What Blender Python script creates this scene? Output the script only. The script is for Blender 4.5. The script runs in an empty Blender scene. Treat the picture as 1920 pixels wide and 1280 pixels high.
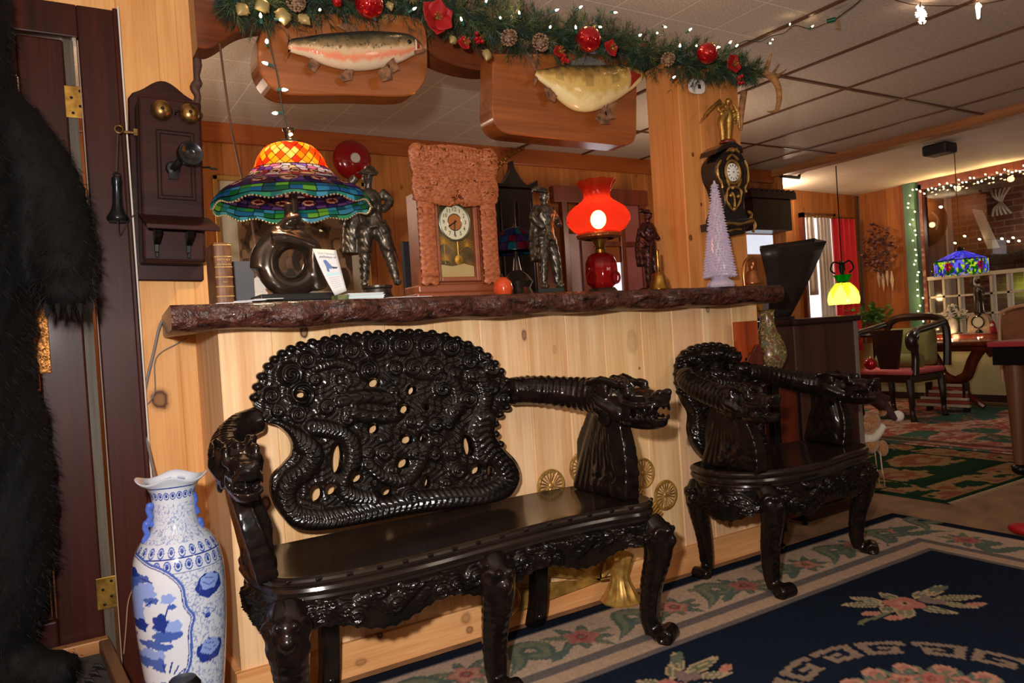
import bpy, bmesh, math, random
import numpy as np
from mathutils import Vector, Matrix, Euler, noise as mnoise
SC = bpy.context.scene
COL = SC.collection
PI = math.pi
def S(r, g, b):
    f = lambda c: (c/255/12.92) if c/255 <= .04045 else ((c/255+.055)/1.055)**2.4
    return (f(r), f(g), f(b))
# ------------------------------------------------------------------ camera
FPX = 1400.0; CAMH = 1.01
_psi = math.radians(31.6); _th = math.radians(3.72); _p = math.atan(17/1400)
_F = np.array([math.sin(_psi), math.cos(_psi), 0]); _R = np.array([math.cos(_psi), -math.sin(_psi), 0]); _Z = np.array([0, 0, 1.])
FW = math.cos(_p)*_F - math.sin(_p)*_Z
_U = math.sin(_p)*_F + math.cos(_p)*_Z
RT = math.cos(_th)*_R - math.sin(_th)*_U
UP = math.sin(_th)*_R + math.cos(_th)*_U
cam_d = bpy.data.cameras.new('camera'); cam = bpy.data.objects.new('camera', cam_d); COL.objects.link(cam)
cam_d.sensor_width = 36; cam_d.lens = 36*FPX/1920; cam_d.clip_start = .05
cam.matrix_world = Matrix(((RT[0], UP[0], -FW[0], 0), (RT[1], UP[1], -FW[1], 0), (RT[2], UP[2], -FW[2], CAMH), (0, 0, 0, 1)))
SC.camera = cam
# measuring: a point seen in the photo, put on a vertical or level plane of the room
def _ray(x, y): return FW + (x-960)/FPX*RT - (y-640)/FPX*UP
_C = np.array([0, 0, CAMH])
def pY(x, y, Y): d = _ray(x, y); return Vector(_C + d*Y/d[1])
def pX(x, y, X): d = _ray(x, y); return Vector(_C + d*X/d[0])
def pZ(x, y, z): d = _ray(x, y); return Vector(_C + d*(z-CAMH)/d[2])
def rayN(x, y):     # vectorised directions
    return FW[None] + ((x-960)/FPX)[:, None]*RT[None] - ((y-640)/FPX)[:, None]*UP[None]
# ------------------------------------------------------------------ world, light, exposure
SC.view_settings.view_transform = 'Standard'; SC.view_settings.look = 'None'
SC.view_settings.exposure = 0.12; SC.view_settings.gamma = 1.0; SC.view_settings.use_curve_mapping = False
W = bpy.data.worlds.new('dim_room_air'); SC.world = W; W.use_nodes = True
W.node_tree.nodes['Background'].inputs[0].default_value = (1.0, .78, .58, 1)
W.node_tree.nodes['Background'].inputs[1].default_value = .07
def lamp(name, kind, loc, energy, color=(1, 1, 1), size=.05, rot=None, parent=None, **kw):
    l = bpy.data.lights.new(name, kind); l.energy = energy; l.color = color
    if kind in ('POINT', 'SPOT'): l.shadow_soft_size = size
    if kind == 'AREA': l.size = size
    for k, v in kw.items(): setattr(l, k, v)
    o = bpy.data.objects.new(name, l); COL.objects.link(o); o.location = loc
    if rot: o.rotation_euler = rot
    return o
# the photographer's flash, held up and to the left of the lens
FL = Vector((0, 0, CAMH)) + Vector(RT)*-.13 + Vector(UP)*.16
lamp('camera_flash', 'POINT', FL, 178, (1, .96, .92), .03)
# unseen fill lights added here and in the back room; last, the bay lamp
lamp('room_fill', 'POINT', (-1.0, -1.4, 1.7), 14, (1, .78, .58), .3)
lamp('side_room_fill', 'POINT', (2.6, -.9, 1.75), 30, (1, .82, .66), .3)
lamp('back_room_fill', 'POINT', (.25, 3.75, 1.75), 15, (1, .76, .55), .15)
lamp('back_room_fill_right', 'POINT', (3.75, 3.6, 1.7), 16, (1, .76, .55), .15)
lamp('far_room_lamp', 'POINT', (6.5, 5.08, 2.22), 12, (1, .84, .62), .015)

# ------------------------------------------------------------------ materials
MATS = {}
def mat(name, color=(.5, .5, .5), rough=.5, metal=0., spec=.5, emit=None, estr=0., coat=0., trans=0., bump=None, vary=None, col_attr=False, alpha=1., ior=1.45, sheen=0.):
    """principled material; vary=(scale xyz, colour2, detail) mixes a second colour by noise; bump=(kind, scale, strength, distance)"""
    m = bpy.data.materials.new(name); m.use_nodes = True; MATS[name] = m
    nt = m.node_tree; N = nt.nodes; L = nt.links; b = N['Principled BSDF']
    I = b.inputs
    I['Base Color'].default_value = (*color, 1); I['Roughness'].default_value = rough; I['Metallic'].default_value = metal
    I['Specular IOR Level'].default_value = spec; I['Coat Weight'].default_value = coat; I['Transmission Weight'].default_value = trans
    I['IOR'].default_value = ior; I['Alpha'].default_value = alpha
    if sheen: I['Sheen Weight'].default_value = sheen
    if emit: I['Emission Color'].default_value = (*emit, 1); I['Emission Strength'].default_value = estr
    tc = None
    def coord():
        nonlocal tc
        if tc is None: tc = N.new('ShaderNodeTexCoord')
        return tc.outputs['Object']
    src = None
    if col_attr:
        a = N.new('ShaderNodeAttribute'); a.attribute_name = 'Col'; src = a.outputs['Color']
        L.new(src, I['Base Color'])
    if vary:
        mp = N.new('ShaderNodeMapping'); L.new(coord(), mp.inputs[0]); mp.inputs['Scale'].default_value = vary[0]
        nz = N.new('ShaderNodeTexNoise'); L.new(mp.outputs[0], nz.inputs['Vector']); nz.inputs['Scale'].default_value = 1
        nz.inputs['Detail'].default_value = vary[2] if len(vary) > 2 else 4
        rp = N.new('ShaderNodeValToRGB'); L.new(nz.outputs['Fac'], rp.inputs[0])
        rp.color_ramp.elements[0].position = .35; rp.color_ramp.elements[1].position = .68
        mx = N.new('ShaderNodeMix'); mx.data_type = 'RGBA'
        L.new(rp.outputs[0], mx.inputs[0]); mx.inputs[7].default_value = (*vary[1], 1)
        if src: L.new(src, mx.inputs[6])
        else: mx.inputs[6].default_value = (*color, 1)
        src = mx.outputs[2]; L.new(src, I['Base Color'])
    if bump:
        kind, sc, st, di = bump
        if kind == 'noise':
            t = N.new('ShaderNodeTexNoise'); t.inputs['Scale'].default_value = sc; t.inputs['Detail'].default_value = 5; out = t.outputs['Fac']
        elif kind == 'voronoi':
            t = N.new('ShaderNodeTexVoronoi'); t.feature = 'SMOOTH_F1'; t.inputs['Scale'].default_value = sc; out = t.outputs['Distance']
        else:
            t = N.new('ShaderNodeTexWave'); t.inputs['Scale'].default_value = sc; t.inputs['Distortion'].default_value = 6; t.inputs['Detail'].default_value = 3; out = t.outputs['Fac']
        L.new(coord(), t.inputs['Vector'])
        bp = N.new('ShaderNodeBump'); bp.inputs['Strength'].default_value = st; bp.inputs['Distance'].default_value = di
        L.new(out, bp.inputs['Height']); L.new(bp.outputs[0], I['Normal'])
    return m
def wood(name, c1, c2, axis=2, rough=.4, grain=1., knots=False, col_attr=True, coat=0., bump=.15, spec=.5):
    """long-grained wood: streaks along the axis, rings warped by noise, sparse knots; 'Col' tints each board"""
    m = bpy.data.materials.new(name); m.use_nodes = True; MATS[name] = m
    nt = m.node_tree; N = nt.nodes; L = nt.links; b = N['Principled BSDF']
    tc = N.new('ShaderNodeTexCoord'); mp = N.new('ShaderNodeMapping'); L.new(tc.outputs['Object'], mp.inputs[0])
    s = [9*grain]*3; s[axis] = .7*grain; mp.inputs['Scale'].default_value = s
    n1 = N.new('ShaderNodeTexNoise'); n1.inputs['Scale'].default_value = 1.6; n1.inputs['Detail'].default_value = 6; n1.inputs['Roughness'].default_value = .6; n1.inputs['Distortion'].default_value = .6
    L.new(mp.outputs[0], n1.inputs['Vector'])
    mp2 = N.new('ShaderNodeMapping'); L.new(tc.outputs['Object'], mp2.inputs[0]); s2 = [120*grain]*3; s2[axis] = 2.5*grain; mp2.inputs['Scale'].default_value = s2
    n2 = N.new('ShaderNodeTexNoise'); n2.inputs['Scale'].default_value = 1; n2.inputs['Detail'].default_value = 3; L.new(mp2.outputs[0], n2.inputs['Vector'])
    ad = N.new('ShaderNodeMath'); ad.operation = 'MULTIPLY_ADD'; L.new(n2.outputs['Fac'], ad.inputs[0]); ad.inputs[1].default_value = .45; L.new(n1.outputs['Fac'], ad.inputs[2])
    rp = N.new('ShaderNodeValToRGB'); L.new(ad.outputs[0], rp.inputs[0])
    e = rp.color_ramp.elements; e[0].position = .48; e[0].color = (*c1, 1); e[1].position = .95; e[1].color = (*c2, 1)
    src = rp.outputs[0]
    if knots:
        mp3 = N.new('ShaderNodeMapping'); L.new(tc.outputs['Object'], mp3.inputs[0]); s3 = [4.2]*3; s3[axis] = 2.6; mp3.inputs['Scale'].default_value = s3
        v = N.new('ShaderNodeTexVoronoi'); v.inputs['Scale'].default_value = 1.0; L.new(mp3.outputs[0], v.inputs['Vector'])
        r3 = N.new('ShaderNodeValToRGB'); L.new(v.outputs['Distance'], r3.inputs[0])
        r3.color_ramp.elements[0].position = .045; r3.color_ramp.elements[0].color = (1, 1, 1, 1); r3.color_ramp.elements[1].position = .085; r3.color_ramp.elements[1].color = (0, 0, 0, 1)
        mk = N.new('ShaderNodeMix'); mk.data_type = 'RGBA'; L.new(r3.outputs[0], mk.inputs[0]); L.new(src, mk.inputs[6]); mk.inputs[7].default_value = (c2[0]*.3, c2[1]*.22, c2[2]*.2, 1)
        src = mk.outputs[2]
    if col_attr:
        a = N.new('ShaderNodeAttribute'); a.attribute_name = 'Col'
        mm = N.new('ShaderNodeMix'); mm.data_type = 'RGBA'; mm.blend_type = 'MULTIPLY'; mm.inputs[0].default_value = 1
        L.new(src, mm.inputs[6]); L.new(a.outputs['Color'], mm.inputs[7]); src = mm.outputs[2]
    L.new(src, b.inputs['Base Color']); b.inputs['Roughness'].default_value = rough; b.inputs['Specular IOR Level'].default_value = spec; b.inputs['Coat Weight'].default_value = coat; b.inputs['Coat Roughness'].default_value = .15
    if bump:
        bp = N.new('ShaderNodeBump'); bp.inputs['Strength'].default_value = bump; bp.inputs['Distance'].default_value = .002
        L.new(ad.outputs[0], bp.inputs['Height']); L.new(bp.outputs[0], b.inputs['Normal'])
    return m
def glassy(name, col_attr=True, color=(1, 1, 1), tl=.8, rough=.15, clear=0., clear_col=(1, 1, 1)):
    """stained or coloured lamp glass: lets a bulb inside shine through, with a glossy skin"""
    m = bpy.data.materials.new(name); m.use_nodes = True; MATS[name] = m
    nt = m.node_tree; N = nt.nodes; L = nt.links; b = N['Principled BSDF']; out = N['Material Output']
    b.inputs['Roughness'].default_value = rough; b.inputs['Base Color'].default_value = (*color, 1)
    t = N.new('ShaderNodeBsdfTranslucent'); t.inputs[0].default_value = (*color, 1)
    if col_attr:
        a = N.new('ShaderNodeAttribute'); a.attribute_name = 'Col'; L.new(a.outputs['Color'], b.inputs['Base Color']); L.new(a.outputs['Color'], t.inputs[0])
    mx = N.new('ShaderNodeMixShader'); mx.inputs[0].default_value = tl; L.new(b.outputs[0], mx.inputs[1]); L.new(t.outputs[0], mx.inputs[2])
    s = mx.outputs[0]
    if clear:
        tr = N.new('ShaderNodeBsdfTransparent'); tr.inputs[0].default_value = (*clear_col, 1)
        m2 = N.new('ShaderNodeMixShader'); m2.inputs[0].default_value = clear; L.new(s, m2.inputs[1]); L.new(tr.outputs[0], m2.inputs[2]); s = m2.outputs[0]
    L.new(s, out.inputs[0])
    return m
def clearglass(name, tint=(1, 1, 1), rough=.02, refl=.08, fres=.5):
    m = bpy.data.materials.new(name); m.use_nodes = True; MATS[name] = m
    nt = m.node_tree; N = nt.nodes; L = nt.links; out = N['Material Output']; N.remove(N['Principled BSDF'])
    tr = N.new('ShaderNodeBsdfTransparent'); tr.inputs[0].default_value = (*tint, 1)
    g = N.new('ShaderNodeBsdfGlossy'); g.inputs['Roughness'].default_value = rough
    lw = N.new('ShaderNodeLayerWeight'); lw.inputs[0].default_value = .3
    mr = N.new('ShaderNodeMath'); mr.operation = 'MULTIPLY_ADD'; L.new(lw.outputs['Fresnel'], mr.inputs[0]); mr.inputs[1].default_value = fres; mr.inputs[2].default_value = refl
    mx = N.new('ShaderNodeMixShader'); L.new(mr.outputs[0], mx.inputs[0]); L.new(tr.outputs[0], mx.inputs[1]); L.new(g.outputs[0], mx.inputs[2]); L.new(mx.outputs[0], out.inputs[0])
    return m

# ------------------------------------------------------------------ mesh building
ORG = {}
def _org(p): return ORG.get(p.name, Vector((0, 0, 0))) if p else Vector((0, 0, 0))
def put(o, parent):
    COL.objects.link(o)
    if parent is not None: o.parent = parent; ORG[o.name] = _org(parent)
    return o
def tag(o, label=None, cat=None, group=None, kind=None):
    if label: o['label'] = label
    if cat: o['category'] = cat
    if group: o['group'] = group
    if kind: o['kind'] = kind
    return o
def thing(name, label, cat, loc, group=None):
    o = bpy.data.objects.new(name, None); o.empty_display_size = .05; COL.objects.link(o); o.location = loc
    ORG[o.name] = Vector(loc); return tag(o, label, cat, group)
def raw(name, V, F, m, parent=None, smooth=True, col=None, label=None, loc=None):
    """V world coordinates (n,3), F list of index lists or (k,3|4) array, col per-vertex linear rgb"""
    V = np.asarray(V, dtype=np.float64).reshape(-1, 3)
    me = bpy.data.meshes.new(name)
    if isinstance(F, np.ndarray):
        k = F.shape[1]; me.vertices.add(len(V)); me.loops.add(F.size); me.polygons.add(len(F))
        me.loops.foreach_set('vertex_index', F.astype(np.int32).ravel())
        me.polygons.foreach_set('loop_start', np.arange(0, F.size, k, dtype=np.int32))
        me.polygons.foreach_set('loop_total', np.full(len(F), k, dtype=np.int32))
    else:
        me.from_pydata([(0, 0, 0)]*len(V), [], F)
    o = bpy.data.objects.new(name, me)
    put(o, parent)
    base = _org(parent)
    if parent is None and loc is not None: base = Vector(loc); o.location = base; ORG[o.name] = base
    me.vertices.foreach_set('co', (V - np.array(base)).astype(np.float32).ravel())
    me.update(calc_edges=True); me.validate()
    if smooth: me.polygons.foreach_set('use_smooth', np.ones(len(me.polygons), dtype=bool))
    if col is not None:
        ca = me.color_attributes.new('Col', 'FLOAT_COLOR', 'POINT')
        c4 = np.ones((len(V), 4), dtype=np.float32); c4[:, :3] = np.asarray(col).reshape(-1, 3)
        if len(me.vertices) == len(V): ca.data.foreach_set('color', c4.ravel())
    if m: me.materials.append(m)
    if label: o['label'] = label
    return o
def _perp(d):
    a = Vector((0, 0, 1)) if abs(d.z) < .9 else Vector((1, 0, 0))
    u = d.cross(a).normalized(); return u, d.cross(u).normalized()
class MB:
    def __init__(s): s.v = []; s.f = []; s.c = []; s.cur = (1, 1, 1)
    def add(s, vs, fs):
        n = len(s.v); s.v += [tuple(v) for v in vs]; s.f += [[i+n for i in f] for f in fs]; s.c += [s.cur]*len(vs); return s
    def box(s, c, d, rot=None):
        c = Vector(c); h = Vector(d)/2
        vs = [Vector((x*h.x, y*h.y, z*h.z)) for x in (-1, 1) for y in (-1, 1) for z in (-1, 1)]
        if rot is not None: vs = [rot @ v for v in vs]
        return s.add([v+c for v in vs], [[0, 1, 3, 2], [4, 6, 7, 5], [0, 4, 5, 1], [2, 3, 7, 6], [0, 2, 6, 4], [1, 5, 7, 3]])
    def bx(s, x0, x1, y0, y1, z0, z1): return s.box(((x0+x1)/2, (y0+y1)/2, (z0+z1)/2), (abs(x1-x0), abs(y1-y0), abs(z1-z0)))
    def tube(s, path, r, n=8, closed=False, caps=True, flat=1., up=None):
        path = [Vector(p) for p in path]; k = len(path)
        rr = r if isinstance(r, (list, tuple)) else [r]*k
        vs = []; u = None
        for i, p in enumerate(path):
            if closed: d = (path[(i+1) % k]-path[i-1]).normalized()
            else: d = (path[min(i+1, k-1)]-path[max(i-1, 0)]).normalized()
            if u is None:
                if up is not None: u = (Vector(up)-d*d.dot(Vector(up))).normalized(); w = d.cross(u)
                else: u, w = _perp(d)
            else:
                u = (u-d*d.dot(u)).normalized(); w = d.cross(u)
            for j in range(n):
                a = 2*PI*j/n; vs.append(p+(u*math.cos(a)+w*math.sin(a)*flat)*rr[i])
        fs = []
        for i in range(k if closed else k-1):
            a = i*n; b = ((i+1) % k)*n
            for j in range(n): fs.append([a+j, a+(j+1) % n, b+(j+1) % n, b+j])
        if caps and not closed: fs.append(list(range(n))[::-1]); fs.append([(k-1)*n+j for j in range(n)])
        return s.add(vs, fs)
    def lathe(s, prof, n=32, o=(0, 0, 0), M=None, mod=None, a0=0., a1=2*PI):
        o = Vector(o); vs = []; fs = []; k = len(prof); full = abs(a1-a0-2*PI) < 1e-6; m = n if full else n+1
        for i, (r, z) in enumerate(prof):
            for j in range(m):
                a = a0+(a1-a0)*j/n; q = r*(mod(a, i) if mod else 1)
                p = Vector((q*math.cos(a), q*math.sin(a), z))
                if M is not None: p = M @ p
                vs.append(p+o)
        for i in range(k-1):
            for j in range(n):
                j2 = (j+1) % m
                fs.append([i*m+j, i*m+j2, (i+1)*m+j2, (i+1)*m+j])
        if full:
            if prof[0][0] > 1e-5: fs.append(list(range(m))[::-1])
            if prof[-1][0] > 1e-5: fs.append([(k-1)*m+j for j in range(m)])
        return s.add(vs, fs)
    def ball(s, c, r, nu=14, nv=9, rot=None):
        c = Vector(c); r = r if isinstance(r, (tuple, list, Vector)) else (r, r, r); vs = []; fs = []
        for i in range(1, nv):
            t = PI*i/nv
            for j in range(nu):
                a = 2*PI*j/nu; vs.append(Vector((r[0]*math.sin(t)*math.cos(a), r[1]*math.sin(t)*math.sin(a), r[2]*math.cos(t))))
        vs.append(Vector((0, 0, r[2]))); vs.append(Vector((0, 0, -r[2])))
        if rot is not None: vs = [rot @ v for v in vs]
        T = len(vs)-2
        for i in range(nv-2):
            for j in range(nu): fs.append([i*nu+j, (i+1)*nu+j, (i+1)*nu+(j+1) % nu, i*nu+(j+1) % nu])
        for j in range(nu):
            fs.append([T, j, (j+1) % nu]); b = (nv-2)*nu; fs.append([T+1, b+(j+1) % nu, b+j])
        return s.add([v+c for v in vs], fs)
    def ring(s, c, R, r, ax=(0, 0, 1), n=28, m=8, e=1.):
        c = Vector(c); u, w = _perp(Vector(ax).normalized())
        return s.tube([c+u*math.cos(2*PI*i/n)*R+w*math.sin(2*PI*i/n)*R*e for i in range(n)], r, m, closed=True)
    def prism(s, pts, d, bevel=0.):
        """polygon of 3-D points pushed along vector d, front edge optionally chamfered"""
        pts = [Vector(p) for p in pts]; d = Vector(d); k = len(pts)
        if bevel:
            c = sum(pts, Vector())/k; dn = d.normalized(); ins = []
            for i in range(k):
                e1 = (pts[i]-pts[i-1]).normalized(); e2 = (pts[(i+1) % k]-pts[i]).normalized()
                n1 = e1.cross(dn); n2 = e2.cross(dn); nn = (n1+n2)
                if nn.length < 1e-6: nn = n1
                nn.normalize()
                if nn.dot(pts[i]-c) < 0 and False: nn = -nn
                ins.append(nn)
            area = sum((pts[i]-c).cross(pts[(i+1) % k]-c).dot(dn) for i in range(k))
            sg = -1 if area > 0 else 1
            f = [p+q*bevel*sg for p, q in zip(pts, ins)]
            vs = f+[p+dn*bevel for p in pts]+[p+d for p in pts]
            fs = [list(range(k))[::-1]]+[[i, (i+1) % k, k+(i+1) % k, k+i] for i in range(k)]+[[k+i, k+(i+1) % k, 2*k+(i+1) % k, 2*k+i] for i in range(k)]+[list(range(2*k, 3*k))]
        else:
            vs = pts+[p+d for p in pts]
            fs = [list(range(k))[::-1]]+[[i, (i+1) % k, k+(i+1) % k, k+i] for i in range(k)]+[list(range(k, 2*k))]
        return s.add(vs, fs)
    def build(s, name, m, parent=None, smooth=True, label=None, bevel=0., loc=None, sharp=40, fix=True, segs=2):
        cols = s.c if any(c != (1, 1, 1) for c in s.c) or (m and m.get('tint')) else None
        o = raw(name, s.v, s.f, m, parent, smooth, cols, label, loc)
        if fix:
            bm = bmesh.new(); bm.from_mesh(o.data); bmesh.ops.recalc_face_normals(bm, faces=bm.faces); bm.to_mesh(o.data); bm.free()
        if bevel:
            md = o.modifiers.new('edge', 'BEVEL'); md.width = bevel; md.segments = segs; md.limit_method = 'ANGLE'; md.angle_limit = math.radians(35)
        if smooth: 
            try: o.data.set_sharp_from_angle(angle=math.radians(sharp))
            except Exception: pass
        return o
def organic(mb, name, m, parent=None, vox=.006, smooth=3, label=None, carve=None, loc=None, dec=0):
    """melt overlapping shapes into one continuous surface, optionally carved along its normals"""
    base = _org(parent) if parent is not None else (Vector(loc) if loc is not None else Vector())
    me = bpy.data.meshes.new(name); me.from_pydata([tuple(Vector(v)-base) for v in mb.v], [], mb.f); me.update()
    o = bpy.data.objects.new('melt', me); COL.objects.link(o)
    bm = bmesh.new(); bm.from_mesh(me); bmesh.ops.recalc_face_normals(bm, faces=bm.faces); bm.to_mesh(me); bm.free()
    md = o.modifiers.new('r', 'REMESH'); md.mode = 'VOXEL'; md.voxel_size = vox; md.adaptivity = 0
    if smooth: ms = o.modifiers.new('s', 'SMOOTH'); ms.factor = .5; ms.iterations = smooth
    dg = bpy.context.evaluated_depsgraph_get(); dg.update()
    nm = bpy.data.meshes.new_from_object(o.evaluated_get(dg)); nm.name = name
    bpy.data.objects.remove(o); bpy.data.meshes.remove(me)
    if carve:
        k = len(nm.vertices); co = np.empty(k*3, dtype=np.float32); nm.vertices.foreach_get('co', co); no = np.empty(k*3, dtype=np.float32); nm.vertices.foreach_get('normal', no)
        co = co.reshape(-1, 3); no = no.reshape(-1, 3); co = co+no*carve(co.astype(np.float64)+np.array(base))[:, None]
        nm.vertices.foreach_set('co', co.astype(np.float32).ravel()); nm.update()
    nm.materials.clear(); nm.materials.append(m)
    nm.polygons.foreach_set('use_smooth', np.ones(len(nm.polygons), dtype=bool))
    q = bpy.data.objects.new(name, nm); put(q, parent)
    if parent is None: q.location = base; ORG[q.name] = base
    if label: q['label'] = label
    return q
def gridmesh(name, P, m, parent=None, col=None, wrap=False, keep=None, smooth=True, label=None, loc=None):
    """P (a,b,3) points; wrap closes the second direction"""
    a, b = P.shape[:2]; idx = np.arange(a*b).reshape(a, b)
    if wrap: nx = np.roll(idx, -1, 1); A, B, C, D = idx[:-1], nx[:-1], nx[1:], idx[1:]
    else: A, B, C, D = idx[:-1, :-1], idx[:-1, 1:], idx[1:, 1:], idx[1:, :-1]
    F = np.stack([A, B, C, D], -1).reshape(-1, 4)
    if keep is not None: F = F[keep.reshape(-1)]
    return raw(name, P.reshape(-1, 3), F, m, parent, smooth, None if col is None else col.reshape(-1, 3), label, loc)
def copy_tree(o, parent=None):
    c = o.copy(); COL.objects.link(c); c.parent = parent
    if o.name in ORG: ORG[c.name] = ORG[o.name]
    for ch in list(o.children): copy_tree(ch, c)
    return c
# painting helpers on point arrays
def seg_d(X, Y, pts, closed=False):
    """distance to a polyline and arc position of the nearest point"""
    best = np.full(X.shape, 1e9); arc = np.zeros(X.shape); s0 = 0.
    P = list(pts)+([pts[0]] if closed else [])
    for (x0, y0), (x1, y1) in zip(P[:-1], P[1:]):
        dx, dy = x1-x0, y1-y0; l2 = dx*dx+dy*dy+1e-12
        t = np.clip(((X-x0)*dx+(Y-y0)*dy)/l2, 0, 1); d = np.hypot(X-x0-t*dx, Y-y0-t*dy)
        w = d < best; best = np.where(w, d, best); arc = np.where(w, s0+t*math.sqrt(l2), arc); s0 += math.sqrt(l2)
    return best, arc
def inside(X, Y, pts):
    r = np.zeros(X.shape, bool); k = len(pts)
    for i in range(k):
        (x0, y0), (x1, y1) = pts[i], pts[(i+1) % k]
        if y0 == y1: continue
        c = ((y0 > Y) != (y1 > Y)) & (X < (x1-x0)*(Y-y0)/(y1-y0)+x0); r ^= c
    return r
def sdf(X, Y, pts):
    d, _ = seg_d(X, Y, pts, True); return np.where(inside(X, Y, pts), -d, d)
def smooth_pts(pts, n=6, closed=True):
    """Catmull-Rom through the points"""
    out = []; k = len(pts); P = [np.array(p, float) for p in pts]
    rng = range(k) if closed else range(k-1)
    for i in rng:
        p0, p1, p2, p3 = (P[(i-1) % k], P[i], P[(i+1) % k], P[(i+2) % k]) if closed else (P[max(i-1, 0)], P[i], P[i+1], P[min(i+2, k-1)])
        for j in range(n):
            t = j/n; out.append(tuple(.5*((2*p1)+(-p0+p2)*t+(2*p0-5*p1+4*p2-p3)*t*t+(-p0+3*p1-3*p2+p3)*t**3)))
    if not closed: out.append(tuple(P[-1]))
    return out
def paint(col, mask, c, a=1.):
    m = mask.astype(float)*a if mask.dtype == bool else np.clip(mask, 0, 1)*a
    col[...] = col*(1-m[..., None])+np.array(c)*m[..., None]
def ell(X, Y, cx, cy, rx, ry, rot=0.):
    c, s = math.cos(rot), math.sin(rot); u = (X-cx)*c+(Y-cy)*s; v = -(X-cx)*s+(Y-cy)*c
    return np.sqrt((u/rx)**2+(v/ry)**2)
def hash2(i, j): 
    h = np.sin(i*127.1+j*311.7)*43758.5453; return h-np.floor(h)
def vnoise(x, y, z=None):
    z = np.zeros_like(x) if z is None else z
    def h(i, j, k): q = np.sin(i*127.1+j*311.7+k*74.7)*43758.5453; return q-np.floor(q)
    i, j, k = np.floor(x), np.floor(y), np.floor(z); f, g, e = x-i, y-j, z-k
    f = f*f*(3-2*f); g = g*g*(3-2*g); e = e*e*(3-2*e); r = 0
    for a in (0, 1):
        for b in (0, 1):
            for c in (0, 1): r = r+h(i+a, j+b, k+c)*(f if a else 1-f)*(g if b else 1-g)*(e if c else 1-e)
    return r
def text(body, size, M, m, parent, name='lettering', depth=.0006, align='CENTER', label=None):
    """raised letters; M maps the text plane to the room"""
    cu = bpy.data.curves.new(name, 'FONT'); cu.body = body; cu.size = size; cu.align_x = align; cu.align_y = 'CENTER'; cu.extrude = depth; cu.resolution_u = 2
    o = bpy.data.objects.new('t', cu); COL.objects.link(o); dg = bpy.context.evaluated_depsgraph_get(); dg.update()
    me = bpy.data.meshes.new_from_object(o.evaluated_get(dg)); bpy.data.objects.remove(o); bpy.data.curves.remove(cu)
    base = _org(parent)
    me.transform(Matrix.Translation(-base) @ M); me.name = name; me.materials.clear(); me.materials.append(m)
    q = bpy.data.objects.new(name, me); put(q, parent)
    if label: q['label'] = label
    return q
def frameM(o, u, v):
    """matrix with x axis u, y axis v, z = u x v, origin o"""
    u = Vector(u).normalized(); v = Vector(v); v = (v-u*u.dot(v)).normalized(); w = u.cross(v)
    return Matrix(((u.x, v.x, w.x, o[0]), (u.y, v.y, w.y, o[1]), (u.z, v.z, w.z, o[2]), (0, 0, 0, 1)))
RND = random.Random(7)
# ================================================================== THE SETTING
M_pine = wood('knotty_pine', S(250, 216, 172), S(218, 164, 110), 2, .5, 1., False, spec=.18)
M_pine_old = wood('amber_pine', S(200, 128, 66), S(160, 88, 40), 2, .42, 1., True, spec=.3)
M_pine_post = wood('warm_lit_pine', S(222, 154, 90), S(190, 118, 58), 2, .5, 1., False, spec=.18)  # pine with the warm light on the post put into its colour
M_board = wood('pine_board', S(240, 190, 134), S(206, 140, 84), 0, .5, 1., False, spec=.18)
M_header = wood('stained_header', S(120, 60, 30), S(78, 36, 18), 0, .3, .8, False, coat=.2)
for _m in (M_pine_post, M_pine, M_pine_old, M_board, M_header): _m['tint'] = 1
def struct(o): o['kind'] = 'structure'; return o
def planks(name, O, U, V, N, seams, h, thick, m, groove=.004, rnd=0, jit=.14, knots=()):
    """boards side by side: seams are positions along U; each board chamfered at its joints and tinted a little differently; knots=(u, v, ru, rv) are set in as dark rings"""
    O, U, V, N = map(Vector, (O, U, V, N)); r = random.Random(rnd); mb = MB()
    for a, b in zip(seams[:-1], seams[1:]):
        t = 1-r.random()*jit; mb.cur = (t, t*(1-.06*r.random()), t*(1-.12*r.random()))
        sec = [(a, -thick), (a, -groove), (a+groove, 0), (b-groove, 0), (b, -groove), (b, -thick)]
        mb.prism([O+U*x+N*y for x, y in sec], V*h)
    o = struct(mb.build(name, m, smooth=False, loc=O))
    return o
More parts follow.
